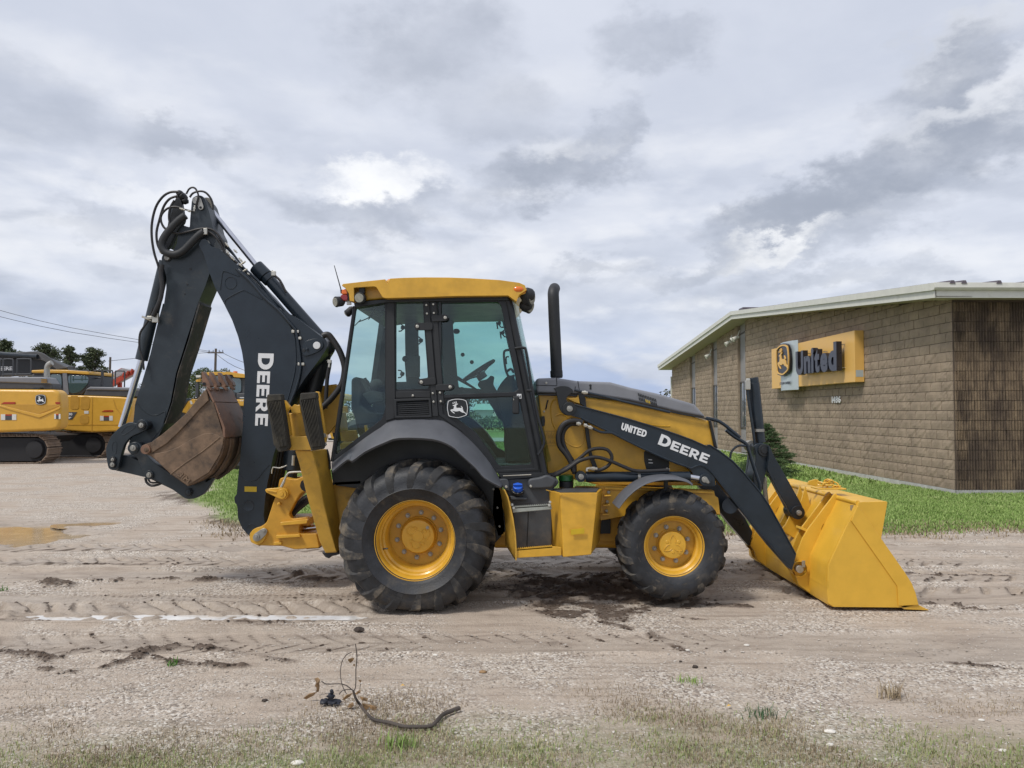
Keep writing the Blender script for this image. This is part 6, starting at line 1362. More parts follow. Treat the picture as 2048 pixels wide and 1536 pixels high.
# ---- stabiliser leg with its two pads (near side; the far one mirrors it)
def leg(mirror):
    mk = (lambda o: o) if not mirror else None
    fx_ = lambda pts: [Vector((p.x, 2*YC-p.y, p.z)) for p in pts] if mirror else pts
    Ya, Yb = 6.62, 6.96                               # leans outwards towards its top
    fr = [P(*one(C4, 603, 565), 6.66), P(*one(C4, 640, 690), 6.70), P(*one(C4, 690, 900), 6.80), P(*one(C4, 800, 1300), 6.95), P(*one(C4, 850, 1400), 6.98), P(*one(C4, 945, 1392), 6.94), P(*one(C4, 888, 1200), 6.88), P(*one(C4, 838, 1000), 6.78), P(*one(C4, 790, 740), 6.68), P(*one(C4, 740, 572), 6.62)]
    bk_ = [P(*one(C4, 720, 560), 7.0), P(*one(C4, 745, 690), 7.02), P(*one(C4, 785, 900), 7.06), P(*one(C4, 865, 1300), 7.16), P(*one(C4, 895, 1390), 7.18), P(*one(C4, 962, 1392), 7.12), P(*one(C4, 964, 1130), 7.06), P(*one(C4, 925, 900), 7.0), P(*one(C4, 895, 720), 6.96), P(*one(C4, 866, 556), 6.9)]
    L = B().loops([fx_(fr), fx_(bk_)]).build('stabiliser_leg', YELD, M, .012)
    ft = [P(*p, 7.0) for p in C4([(820, 1392), (962, 1388), (965, 1410), (900, 1425), (880, 1445), (850, 1432), (828, 1405)])]
    B().plate(fx_(ft), (0, -.16 if mirror else .16, 0)).build('leg_foot', BLK, L, .01)
    br = [P(*p, 6.60) for p in C4([(548, 458), (718, 452), (745, 566), (560, 568)])]
    B().plate(fx_(br), (0, -.05 if mirror else .05, 0)).build('foot_bracket', YELD, L, .006)
    brl = [P(*one(C4, 612, 265), 6.82), P(*one(C4, 630, 460), 6.82)]
    B().cyl(*fx_(brl), .10, n=24).build('foot_barrel', YELD, L, .012)
    for pts in ([(505, 165), (525, 165), (572, 222), (545, 250), (575, 450), (556, 460)], [(570, 230), (600, 195), (622, 204), (645, 198), (655, 270), (580, 270)], [(770, 92), (800, 95), (858, 480), (850, 510), (838, 515)]):
        B().plate(fx_([P(*p, 6.64) for p in C4(pts)]), (0, -.05 if mirror else .05, 0)).build('foot_gusset', YEL, L, .006)
    for pts, cs in (([(380, 118), (492, 114), (556, 538), (540, 570), (472, 585), (430, 520), (410, 380), (372, 190)], 0), ([(648, 108), (770, 98), (832, 520), (830, 558), (736, 572), (690, 440), (640, 180)], 1)):
        q = [P(*p, 6.50) for p in C4(pts)]; pb = B().plate(fx_(q), (0, -.09 if mirror else .09, 0)).build('rubber_pad', PADR, L, .012)
        n_ = 9; a, c = C4([pts[0], pts[1]]); a2, c2 = C4([(472, 560), (548, 545)] if not cs else [(738, 556), (826, 548)])
        for k in range(n_):                           # the plies of the pad stand proud of one another
            u = (k+.5)/n_; x0, y0 = a[0]+(c[0]-a[0])*u, a[1]+(c[1]-a[1])*u+14; x1, y1 = a2[0]+(c2[0]-a2[0])*u, a2[1]+(c2[1]-a2[1])*u-4
            p, r_ = P(x0, y0, 6.490-.004*(k % 3)), P(x1, y1, 6.490-.004*((k+1) % 3)); q = fx_([p, r_])
            B().bar(q[0], q[1], .0062, .02, (0, 1, 0)).build('ply', PADR, pb)
        cap2 = [P(*p, 6.485) for p in (C4([(378, 116), (494, 112), (500, 168), (372, 182)]) if not cs else C4([(646, 106), (772, 97), (780, 150), (642, 172)]))]
        B().plate(fx_(cap2), (0, -.10 if mirror else .10, 0)).build('pad_end', PADR, pb, .012)
    for a, c in ((832, 450), (838, 520)):
        p = P(*one(C4, a, c), 6.58); q = fx_([p, p+Vector((0, .03, 0))]); B().cyl(q[0], q[1], .022, n=6).build('pad_bolt', STEEL, L, .003)
leg(0); leg(1)
B().tube(px3(C4([(862, 560), (875, 600), (885, 660), (890, 720)]), 6.9), .010, 8, 3).build('hose', HOSE, M)

# ================================================================== BEHIND THE LOADER
D1 = crop(0, 640, 4.8); K3 = crop(380, 730, 12.8); S6 = crop(600, 780, 8.533); F0 = crop(560, 1240, 4.096)
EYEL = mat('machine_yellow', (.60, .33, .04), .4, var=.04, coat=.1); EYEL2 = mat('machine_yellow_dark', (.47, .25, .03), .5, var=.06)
EGREY = mat('machine_grey', (.17, .175, .19), .5, var=.05); EDARK = mat('machine_dark_grey', (.055, .058, .065), .55, var=.1)
SHOE = mat('track_shoe_steel', (.20, .145, .105), .75, var=.25, scale=3, dirt=(.08, .06, .05), dirt_amt=.4); TRKB = mat('track_frame_black', (.012, .012, .014), .7, var=.2)
REDP = mat('red_paint', (.38, .045, .02), .5, var=.1); BELT = mat('grey_conveyor', (.33, .33, .34), .6, var=.1)
REFL = mat('red_reflector', (.35, .03, .012), .4); LBL = mat('warning_label', (.60, .59, .55), .5, var=.05)
MGLASS = window_glass(); MGLASS.name = 'machine_glass'; MGLASS.node_tree.nodes['Principled BSDF'].inputs['Base Color'].default_value = (.05, .085, .085, 1); MGLASS.node_tree.nodes['Principled BSDF'].inputs['IOR'].default_value = 1.7
def warn(pts, Y, parent):
    (x0, y0), (x1, y1) = pts; w = (x1-x0); f = lambda a, b, m, n: plate(n, D1([(x0+w*a, y0), (x0+w*b, y0), (x0+w*b, y1), (x0+w*a, y1)]), Y-.012, .01, m, parent, bevel=0)
    f(0, .28, LBL, 'label'); f(.72, 1, LBL, 'label'); f(.29, .71, EDARK, 'label')
    plate('label', D1([(x0+w*.29, y0), (x0+w*.71, y0), (x0+w*.71, y0+(y1-y0)*.25), (x0+w*.29, y0+(y1-y0)*.25)]), Y-.016, .01, REFL, parent, bevel=0)
def tracks(parent, xr, Y, n=38, L=3.9, H=.86, wid=.75):
    """a track running to the left of xr: frame, shoes one by one"""
    r = H/2; zc = r+.03; per = 2*(L-H)+2*math.pi*r
    frb = B(); frb.plate([Vector((xr-r-L+H, Y+.1, zc))+Vector((r*.86*math.cos(t), 0, r*.86*math.sin(t))) for t in np.linspace(math.pi/2, 1.5*math.pi, 9)]+[Vector((xr-r, Y+.1, zc))+Vector((r*.86*math.cos(t), 0, r*.86*math.sin(t))) for t in np.linspace(-math.pi/2, math.pi/2, 9)], (0, wid-.2, 0)).build('track_frame', TRKB, parent)
    B().lathe([(.05, -.02), (.27, .0), (.3, .1), (.05, .1)], (xr-r, Y+.0, zc), 20).build('track_idler', TRKB, parent)
    me = None
    for k in range(n):
        s = per*k/n
        if s < L-H: p, t = (xr-r-s, zc+r), math.pi
        elif s < L-H+math.pi*r: a = math.pi/2+(s-L+H)/r; p, t = (xr-r-(L-H)+r*math.cos(a), zc+r*math.sin(a)), a+math.pi/2
        elif s < 2*(L-H)+math.pi*r: p, t = (xr-r-(L-H)+(s-(L-H)-math.pi*r), zc-r), 0
        else: a = -math.pi/2+(s-2*(L-H)-math.pi*r)/r; p, t = (xr-r+r*math.cos(a), zc+r*math.sin(a)), a+math.pi/2
        if me is None:
            b = B(); ln = per/n*.90; b.box((0, wid/2, .0), (ln, wid, .03)); b.box((ln*.38, wid/2, -.03), (.02, wid, .05)); b.box((-ln*.1, wid/2, -.03), (.02, wid, .04))
            me = mesh_of('track_shoe', (b.v, b.f), SHOE)
        o = bpy.data.objects.new('track_shoe', me); COL.objects.link(o); o.parent = parent
        o.matrix_local = Matrix.Translation(Vector((p[0], Y, p[1]))-root_of(parent))@Matrix.Rotation(-t, 4, 'Y')
def rails(name, loops, Y, parent, r=.022):
    for l in loops: B().tube([P(*p, Y) for p in D1(l)], r, 8, 3).build(name, EDARK, parent)
YE = 24.6
e1 = thing('excavator', (-15.5, YE+1, 0), 'big yellow excavator at far left edge, its rounded counterweight facing the camera', 'excavator', 'excavators parked behind the backhoe')
cw = plate('counterweight', D1([(-420, 672), (-300, 660), (520, 668), (566, 700), (580, 800), (576, 990), (555, 1040), (500, 1060), (0, 1082), (-420, 1080)]), YE, .55, EYEL, e1, r=18, bevel=.10)
plate('chevron', D1([(-20, 812), (140, 850), (370, 905), (500, 872), (578, 822), (576, 850), (380, 938), (370, 938), (120, 870), (-20, 826)]), YE-.03, .05, EYEL, cw, r=4, bevel=.015)
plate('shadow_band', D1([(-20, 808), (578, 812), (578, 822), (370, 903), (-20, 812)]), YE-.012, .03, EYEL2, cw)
badge(quadmap(*D1([(342, 812), (440, 812), (342, 716), (440, 716)]), YE-.02), (0, -.008, 0), cw, BLK, WHITE, 'deer_badge', .06)
for q in ([(8, 806), (40, 788), (144, 788), (144, 806)], [(530, 788), (574, 788), (574, 806), (534, 806)]): plate('reflector', D1(q), YE-.02, .02, REFL, cw, bevel=0)
warn(((8, 905), (156, 960)), YE, cw); warn(((520, 902), (580, 950)), YE, cw)
for a in (90, 280, 445, 490): plate('tie_block', D1([(a, 1062), (a+30, 1062), (a+28, 1078), (a+2, 1078)]), YE+.1, .1, EDARK, cw)
plate('engine_hood', D1([(-300, 548), (400, 548), (455, 556), (500, 622), (500, 668), (-300, 662)]), YE+.4, .55, EDARK, e1, bevel=.04)
plate('engine_hood', D1([(-300, 545), (400, 546), (450, 554), (494, 618), (-300, 590)]), YE+.36, .55, EGREY, e1, bevel=.05)
for k in range(5): plate('vent_slat', D1([(392, 562+k*10), (446, 562+k*10), (452, 569+k*10), (396, 569+k*10)]), YE+.34, .02, EYEL2 if k % 2 else EDARK, e1, bevel=0)
plate('mirror', D1([(310, 658), (340, 645), (385, 648), (385, 660), (350, 672), (320, 672)]), YE+.1, .2, BLK, e1, r=4)
B().tube([P(*p, YE+1) for p in D1([(452, 560), (450, 500), (455, 450), (472, 425), (498, 410)])], .09, 14, 4).build('exhaust_pipe', STEEL, e1, angle=60)
rails('handrail', [[(0, 560), (2, 400), (18, 376), (-60, 376)], [(30, 545), (32, 395), (48, 376), (112, 376), (126, 395), (126, 540)], [(165, 530), (165, 385), (175, 374), (280, 374), (297, 392), (296, 530)], [(20, 522), (296, 520)]], YE+1.2, e1)
tracks(e1, -14.95, YE+.2, 36)
plate('undercarriage', D1([(-300, 1075), (330, 1090), (520, 1110), (420, 1180), (-300, 1180)]), YE+1.1, 1.5, TRKB, e1)
YE2 = 27.4
e2 = thing('excavator', (-13.5, YE2+1, 0), 'second yellow excavator with a glazed cab, parked behind the counterweight of the first', 'excavator', 'excavators parked behind the backhoe')
bd = plate('body', D1([(560, 722), (720, 722), (1110, 735), (1235, 745), (1260, 760), (1260, 900), (1200, 1040), (1160, 1066), (900, 1080), (600, 1060), (560, 1000)]), YE2, 2.6, EYEL, e2, r=10, bevel=.06)
for q in ([(678, 728), (690, 728), (760, 728), (756, 860), (674, 858)], [(780, 732), (866, 734), (856, 862), (768, 860)], [(766, 908), (852, 908), (850, 998), (764, 996)]): plate('vent_panel', D1(q), YE2-.012, .03, EYEL2, bd, r=6)
for q in ([(884, 738), (890, 738), (884, 1076), (878, 1076)], [(650, 1004), (1150, 1004), (1150, 1009), (650, 1009)], [(1084, 760), (1090, 762), (1120, 850), (1172, 915), (1166, 916), (1112, 852)]): plate('seam', D1(q), YE2-.01, .02, EYEL2, bd, bevel=0)
plate('model_plate', D1([(650, 884), (738, 884), (690, 955), (650, 955)]), YE2-.014, .02, EDARK, bd, bevel=0)
for s, q in (('30', ((656, 916), (694, 916), (656, 892), (694, 892))), ('P', ((660, 950), (684, 950), (660, 930), (684, 930)))):
    vs, fs, ar = text2d(s, .03); stroke_shape(vs, fs, quadmap(*D1(q), YE2-.018), (0, .003, 0)).build('model_number', WHITE, bd, flat=True)
plate('reflector', D1([(975, 880), (1005, 866), (1084, 866), (1084, 880)]), YE2-.015, .02, REFL, bd, bevel=0); warn(((960, 920), (1082, 966)), YE2, bd)
plate('label', D1([(808, 872), (850, 872), (850, 900), (808, 900)]), YE2-.014, .01, LBL, bd, bevel=0)
plate('engine_hood', D1([(795, 728), (830, 660), (860, 640), (1255, 650), (1262, 735), (1200, 740)]), YE2+.2, 2.2, EDARK, e2, bevel=.04); plate('engine_hood', D1([(812, 672), (860, 640), (1255, 648), (1258, 680), (1020, 675)]), YE2+.16, 2.2, EGREY, e2, bevel=.04)
rails('handrail', [[(872, 610), (900, 500), (918, 486), (960, 486), (976, 500), (972, 640)], [(990, 640), (990, 500), (1005, 486), (1066, 486), (1080, 500), (1076, 640)], [(1108, 640), (1108, 505), (1122, 490), (1180, 490), (1196, 505), (1194, 645)], [(905, 560), (970, 556)]], YE2+.9, e2, .026)
cb = plate('cab', D1([(300, 520), (640, 512), (852, 525), (858, 640), (790, 715), (660, 712), (640, 725), (300, 720)]), YE2+.5, 1.7, EDARK, e2, bevel=.05)
plate('cab_roof', D1([(298, 482), (420, 476), (640, 478), (850, 492), (856, 526), (640, 512), (300, 508)]), YE2+.44, 1.8, EYEL, cb, r=6, bevel=.05)
plate('cab_window', D1([(652, 530), (846, 538), (846, 610), (770, 690), (700, 706), (662, 690)]), YE2+.47, .03, MGLASS, cb, r=6); plate('cab_window', D1([(480, 522), (580, 520), (590, 560), (592, 660), (500, 650)]), YE2+.47, .03, MGLASS, cb, r=6)
plate('window_post', D1([(600, 512), (640, 512), (660, 715), (610, 715)]), YE2+.45, .05, EGREY, cb)
b = B(); b.box(P(*one(D1, 690, 470), YE2+.6), (.2, .15, .22)).box(P(*one(D1, 760, 498), YE2+.5), (.7, .1, .12)).box(P(*one(D1, 700, 490), YE2+.5), (.3, .1, .12)); b.build('work_lamp', EDARK, cb, .02)
bm_ = plate('boom', D1([(-400, 330), (-100, 305), (150, 312), (330, 330), (470, 380), (640, 450), (640, 475), (330, 500), (300, 530), (-400, 545)]), YE2+1.6, .6, BLK, e2, bevel=.03)
vs, fs, ar = text2d('DEERE', .03); stroke_shape(vs, fs, quadmap(*D1([(-48, 484), (118, 482), (-48, 448), (118, 446)]), YE2+1.594), (0, .004, 0)).build('boom_lettering', WHITE, bm_, flat=True)
for k in range(7): B().tube([P(*p, YE2+1.5) for p in D1([(-200, 308+k*6), (60, 322+k*8), (200, 318+k*4), (330, 310+k*10), (420, 330+k*9), (520, 400+k*8), (640-k*14, 460+k*2)])], .035, 8, 3).build('boom_pipe', EDARK, bm_)
b = B(); b.tube([P(*p, YE2+1.4) for p in D1([(-100, 318), (160, 340), (360, 352)])], .09, 10, 3); b.build('boom_cylinder', CHAR, bm_)
tracks(e2, -14.55, YE2+.2, 36, 3.9, .90)
plate('undercarriage', D1([(330, 1100), (560, 1062), (1000, 1085), (1010, 1120), (880, 1140), (330, 1150)]), YE2+1.0, 1.4, TRKB, e2)
# wheel loader seen between dipper and boom
YW = 22.5
wl = thing('wheel_loader', (-8.6, YW+.8, 0), 'yellow wheel loader with a glazed cab, seen between the dipper and the boom', 'wheel loader')
plate('cab_roof', K3([(330, 230), (370, 205), (470, 182), (1050, 176), (1110, 196), (1390, 235), (1420, 330), (1110, 312), (1090, 245), (400, 268)]), YW, 1.7, EYEL, wl, r=10, bevel=.04)
plate('cab', K3([(420, 268), (1090, 248), (1110, 310), (1420, 330), (1420, 740), (1180, 740), (1160, 900), (500, 900), (440, 720)]), YW+.12, 1.5, EDARK, wl, bevel=.03)
plate('cab_window', K3([(1030, 330), (1290, 345), (1310, 430), (1310, 700), (1150, 720), (1060, 560)]), YW+.09, .03, MGLASS, wl, r=8); plate('cab_window', K3([(440, 285), (1000, 270), (1030, 560), (1000, 800), (500, 800)]), YW+.09, .03, MGLASS, wl, r=8)
B().lathe([(.0005, .1), (.06, .09), (.07, 0), (.0005, 0)], P(*one(K3, 1160, 240), YW+.3), 16, 'Z').build('beacon', AMBER, wl)
plate('mirror', K3([(150, 262), (265, 258), (268, 315), (150, 320)]), YW-.1, .06, LBL, wl); plate('lamp_arm', K3([(150, 385), (265, 340), (268, 425), (150, 430)]), YW-.05, .08, EYEL, wl)
rails_ = B(); rails_.tube([P(*p, YW) for p in K3([(160, 470), (170, 640), (150, 820)])], .03, 8, 2).tube([P(*p, YW) for p in K3([(200, 440), (200, 600), (190, 800)])], .03, 8, 2); rails_.build('ladder_rail', EDARK, wl)
plate('engine_cover', K3([(1180, 720), (1450, 720), (1450, 880), (1240, 885), (1180, 860)]), YW, 1.4, EDARK, wl, bevel=.03)
plate('side_panel', K3([(1150, 880), (1450, 878), (1450, 1060), (1240, 1055), (1180, 1010)]), YW-.05, 1.5, EYEL, wl, bevel=.04)
vs, fs, ar = text2d('17', .04); stroke_shape(vs, fs, quadmap(*K3([(1295, 930), (1372, 930), (1295, 895), (1372, 895)]), YW-.056), (0, .004, 0)).build('model_number', WHITE, wl, flat=True)
vs, fs, ar = text2d('DEERE', .05); stroke_shape(vs, fs, quadmap(*K3([(1275, 850), (1395, 850), (1275, 825), (1395, 825)]), YW-.006), (0, .004, 0)).build('lettering', WHITE, wl, flat=True)
D2 = crop(300, 680, 5.39)
fb = plate('front_frame', D2([(330, 760), (380, 690), (370, 685), (395, 640), (480, 632), (500, 760), (440, 830), (380, 800), (300, 830)]), YW-.1, 1.2, EYEL, wl, r=6, bevel=.03)
plate('frame_label', D2([(425, 660), (445, 652), (462, 690), (440, 698)]), YW-.115, .02, LBL, fb, r=3)
arm_ = plate('loader_arm', D2([(290, 770), (300, 740), (340, 640), (420, 625), (440, 640), (400, 660), (350, 740), (300, 780)]), YW-.3, .1, CHAR, wl)
vs, fs, ar = text2d('DEERE', .05); stroke_shape(vs, fs, quadmap(*D2([(285, 765), (360, 735), (280, 742), (352, 712)]), YW-.304), (0, .004, 0)).build('arm_lettering', WHITE, arm_, flat=True)
for a, c in ((325, 850), (985, 830)):
    cc_ = P(*one(D2, a, c), YW-.2); cc_.z = .74; B().lathe([(.35, 0), (.62, -.04), (.74, .06), (.76, .3), (.74, .52), (.35, .55)], cc_, 32, closed=True).lathe([(.0005, .1), (.36, .1)], cc_, 24, closed=True).build('wheel', TYRE, wl)
plate('mudguard', D2([(285, 880), (300, 800), (330, 775), (370, 790), (400, 850), (390, 890)]), YW-.25, .6, BLK, wl, r=6)
xa, xb = P(*one(D2, 325, 850), YW).x, P(*one(D2, 985, 830), YW).x
B().box(((xa+xb)/2, YW+.75, 1.35), (abs(xb-xa)+.6, 1.1, 1.1)).build('chassis', EDARK, wl, .04)
# yellow loader linkage just left of the cab
YL = 20.5
ll = thing('front_loader', (-4.6, YL+.6, 0), 'yellow loader with a plate linkage and wire roof rail, half hidden behind the backhoe cab', 'loader')
plate('body', S6([(340, 42), (520, 34), (710, 70), (720, 180), (640, 175), (560, 170), (460, 300), (340, 180)]), YL, 1.8, EYEL, ll, r=8, bevel=.04)
lp = plate('link_plate', S6([(440, 300), (530, 160), (660, 300), (640, 420), (610, 590), (545, 712), (530, 712), (460, 600)]), YL-.2, .08, EYEL, ll, r=10, bevel=.02)
for a, c in ((548, 470), (610, 440)): pin('link_pin', *one(S6, a, c), 2.4, YL-.2, .05, STEEL, lp, .03, 12)
plate('arm_plate', S6([(360, 360), (440, 300), (455, 600), (470, 830), (450, 660), (380, 520)]), YL-.1, .1, EYEL2, ll); plate('arm_plate', S6([(470, 640), (560, 720), (580, 830), (540, 830)]), YL-.1, .1, EYEL, ll)
plate('frame', S6([(350, 330), (410, 330), (410, 500), (350, 520)]), YL-.05, .3, EDARK, ll)
B().tube([P(*p, YL-.1) for p in S6([(340, 30), (500, 26), (720, 72), (760, 110)])], .02, 8, 3).build('roof_rail', EDARK, ll)
tc_ = P(*one(S6, 640, 640), YL); B().lathe([(.35, 0), (.6, -.05), (.72, .06), (.74, .3), (.72, .52), (.35, .55)], (tc_.x+.6, YL, .76), 32, closed=True).build('wheel', TYRE, ll)
plate('counter_step', S6([(480, 820), (570, 820), (572, 856), (482, 858)]), YL, .5, EDARK, ll)
# red screening conveyor
cv = thing('conveyor', (-16, 34, 0), 'red screening conveyor slanting up behind the second excavator', 'conveyor')
plate('belt_trough', D1([(850, 632), (1170, 462), (1245, 482), (950, 640), (860, 640)]), 34, 1.2, BELT, cv); plate('side_frame', D1([(980, 645), (1060, 590), (1270, 480), (1288, 484), (1280, 500), (1292, 512), (1250, 530), (1060, 645)]), 33.9, .15, REDP, cv); plate('side_frame', D1([(845, 630), (1165, 460), (1182, 462), (870, 635)]), 35.2, .15, REDP, cv)
for a, c in ((1180, 540), (1220, 525), (1260, 505)): B().tube([P(*one(D1, a, c), 33.85), P(*one(D1, a+12, c-35), 33.85)], .05, 8, 0).build('roller', REDP, cv)
for k in range(2): p = P(*one(D1, 1150-k*180, 600), 34.4); B().bar(p, (p.x, p.y, 0), .15, .15).build('support', REDP, cv)

# ------------------------------------------------------------------ trees, hedges
def leaf_cloud(name, centers, radii, n, size, cols, seed, parent, sq=(1, 1, 1), flat=.0, kind=None, fuzzy=False):
    """leaf-sized faces spread through clumps"""
    r = np.random.default_rng(seed); c = np.array(centers); R_ = np.array(radii); k = r.choice(len(c), n, p=R_**2/np.sum(R_**2))
    d = r.normal(size=(n, 3)); d /= np.linalg.norm(d, axis=1)[:, None]; p = c[k]+d*(R_[k]*(r.uniform(.35, 1.06, n)**.6 if not fuzzy else r.uniform(.1, 1.75, n)))[:, None]*np.array(sq)
    u = r.normal(size=(n, 3)); u[:, 2] *= (1-flat); u /= np.linalg.norm(u, axis=1)[:, None]; v = np.cross(u, r.normal(size=(n, 3))); v /= np.linalg.norm(v, axis=1)[:, None]
    s = size*r.uniform(.6, 1.4, n)[:, None]; q = np.stack([p-u*s, p+v*s*.45, p+u*s, p-v*s*.45], 1)-np.array(root_of(parent))
    o = np_mesh(name, q.reshape(-1, 3), np.arange(n*4).reshape(-1, 4), leafmat(name+'_leaf', cols), False)
    if parent: o.parent = parent
    if kind: o['kind'] = kind
    return o
BARK = mat('bark', (.09, .07, .055), .9, var=.25)
def tree(name, x, y, h, w, kind, cols, seed, label, group, n=5200, leaf=None, lean=0):
    r = random.Random(seed); z = gz(x, y)-.05; t = thing(name, (x, y, z), label, 'tree', group)
    top = Vector((x+lean, y, z+h)); trunk = B().tube([Vector((x, y, z)), Vector((x+lean*.4, y, z+h*.5)), top-Vector((0, 0, h*.08))], [h*.028, h*.016, h*.004], 10, 4); cs, rs = [], []
    NK = 64 if kind == 'pine' else 34
    for k in range(NK):
        f = .16+.82*((k+.5)/NK); a = r.uniform(0, 6.28)
        if kind == 'pine': rad = w/2*(1.0-f**4*.9)*r.uniform(.35, 1.05); cz = z+h*f+rad*.18
        else: rad = w/2*math.sqrt(max(.04, 1-((f-.58)/.46)**2))*r.uniform(.25, .85); cz = z+h*f
        c = Vector((x+lean*f+rad*math.cos(a), y+rad*math.sin(a), cz)); s = Vector((x+lean*f*.9, y, z+h*max(.12, f-.1)))
        trunk.tube([s, s.lerp(c, .5)+Vector((0, 0, -.02*h)), c], [h*.008, h*.005, h*.002], 6, 2); cs.append(c); rs.append(w*(r.uniform(.05, .11) if kind == 'pine' else r.uniform(.11, .19)))
        if kind == 'pine': cs.append(s.lerp(c, .55)); rs.append(w*.06)
    cs.append(top-Vector((0, 0, h*.05))); rs.append(w*.09)
    trunk.build('trunk', BARK, t); leaf_cloud('crown', [tuple(c) for c in cs], rs, n, leaf or h*.012, cols, seed, t, (1, 1, .55 if kind == 'pine' else .85), fuzzy=kind == 'pine')
PINEC = [(.03, .045, .024), (.06, .08, .042), (.10, .12, .06), (.16, .165, .085)]; OAKC = [(.028, .045, .014), (.055, .085, .025), (.10, .125, .04), (.15, .14, .06)]
for i, (px, pyt, Y, wp, lab) in enumerate([(8, 678, 62, 84, 'dark pine cut by the left edge of the photo, above the excavator boom'), (88, 686, 74, 92, 'broad grey green pine behind the excavator boom, left of the spire-like one'), (138, 688, 66, 56, 'narrow upright pine standing above the excavator cab'), (184, 692, 68, 76, 'loose pine with drooping right side, behind the red conveyor')]):
    x = (px-1024)/FPX*Y; h = CAMH+(822-pyt)/FPX*Y; tree('pine_tree', x, Y, h, wp/FPX*Y*1.0, 'pine', PINEC, 40+i, lab, 'pines behind the excavators', 15000)
for i, (px, pyt, Y, wp, lab) in enumerate([(398, 738, 56, 96, 'rounded deciduous tree behind the digging bucket teeth'), (452, 742, 60, 80, 'deciduous tree behind the wheel loader cab, at the foot of the utility pole'), (350, 752, 64, 80, 'green tree mostly hidden behind the dipper'), (280, 770, 70, 110, 'low wide tree behind the conveyor end')]):
    x = (px-1024)/FPX*Y; h = CAMH+(822-pyt)/FPX*Y; tree('broadleaf_tree', x, Y, h, wp/FPX*Y, 'oak', OAKC, 60+i, lab, 'broadleaf trees behind the machines', 13000)
r = np.random.default_rng(9)
def hedge(name, xs, Y, h, cols, seed, n):
    r = np.random.default_rng(seed); cs = [(x, Y+r.uniform(-2, 2), h*r.uniform(.25, .75)) for x in xs]; rs = [h*r.uniform(.28, .5) for _ in xs]; return leaf_cloud(name, cs, rs, n, h*.06, cols, seed, None, (1.5, 1, .9), kind='stuff')
hedge('far_hedge', np.arange(-40, 30, .9), 62, 1.9, [(.04, .06, .02), (.09, .12, .04), (.15, .16, .07), (.2, .17, .09)], 91, 26000)
hedge('far_woods', np.arange(-190, 150, 2.6), 170, 6.0, [(.05, .065, .045), (.09, .10, .065), (.14, .12, .08)], 92, 24000)
hedge('yard_hedge', np.arange(-46, -12, .9), 48, 2.2, OAKC, 93, 12000)
# field road and barn far behind, seen through the cab
rp = [(-60, 43.5, .05), (8, 42.2, .05), (8, 47.5, .05), (-60, 49, .05)]
B().plate(rp, (0, 0, -.03)).build('road', mat('far_gravel_road', (.40, .37, .33), .9, var=.08), kind='structure')
bn_ = thing('barn', (-5.2, 140, 0), 'tiny far barn with a pale green roof seen through the cab door glass', 'barn')
B().box((-5.2, 140, 1.0), (3.4, 3, 2.0)).build('wall', mat('barn_wall', (.5, .5, .48), .8), bn_); B().loops([[Vector((-7.2, 138, 1.9)), Vector((-3.2, 138, 1.9)), Vector((-3.8, 140, 3.0)), Vector((-6.6, 140, 3.0))], [Vector((-7.2, 142, 1.9)), Vector((-3.2, 142, 1.9)), Vector((-3.8, 140.2, 3.0)), Vector((-6.6, 140.2, 3.0))]]).build('roof', mat('barn_roof', (.42, .52, .50), .5), bn_)
# utility poles and wires
POLE = mat('pole_wood', (.11, .09, .075), .9, var=.2)
def pole(px, pyt, Y, arm, label):
    x = (px-1024)/FPX*Y; h = CAMH+(822-pyt)/FPX*Y; t = thing('utility_pole', (x, Y, 0), label, 'utility pole', 'utility poles along the far road')
    B().cyl((x+.0, Y, -.2), (x+.12, Y, h), .16, .11, 10).build('post', POLE, t)
    if arm:
        B().bar((x-.72+.1, Y-.12, h-.42), (x+.82+.1, Y-.12, h-.42), .10, .12).build('crossarm', POLE, t)
        for d in (-.6, -.2, .4, .75): B().cyl((x+d+.1, Y-.12, h-.36), (x+d+.1, Y-.12, h-.14), .045, .03, 8).build('insulator', EDARK, t)
    return x, h
x1, h1 = pole(428, 697, 76, True, 'utility pole with a crossarm, framed between dipper and boom'); x2, h2 = pole(217, 714, 82, False, 'thin plain pole right of the loose pine')
def wire(pts, label):
    q = [P(*p) for p in pts]; b = B().tube(q, .016*q[0].y/60+.004, 5, 4); return tag(b.build('power_line', EDARK), label, 'power line', 'power lines over the yard')
wire([(-60, 604, 60), (140, 655, 66), (428, 704, 76)], 'upper of the two power lines crossing the sky at far left'); wire([(-60, 618, 60), (140, 664, 66), (428, 706, 76)], 'lower of the two power lines crossing the sky at far left')
wire([(-40, 690, 60), (110, 716, 70), (217, 735, 82)], 'power line running behind the pines to the plain pole'); wire([(440, 703, 76), (480, 722, 70), (560, 750, 64)], 'upper thin wire falling right from the crossarm pole'); wire([(430, 706, 76), (470, 733, 70), (560, 765, 64)], 'lower thin wire falling right from the crossarm pole')
wire([(217, 722, 82), (320, 712, 79), (418, 705, 76)], 'wire strung between the plain pole and the crossarm pole')
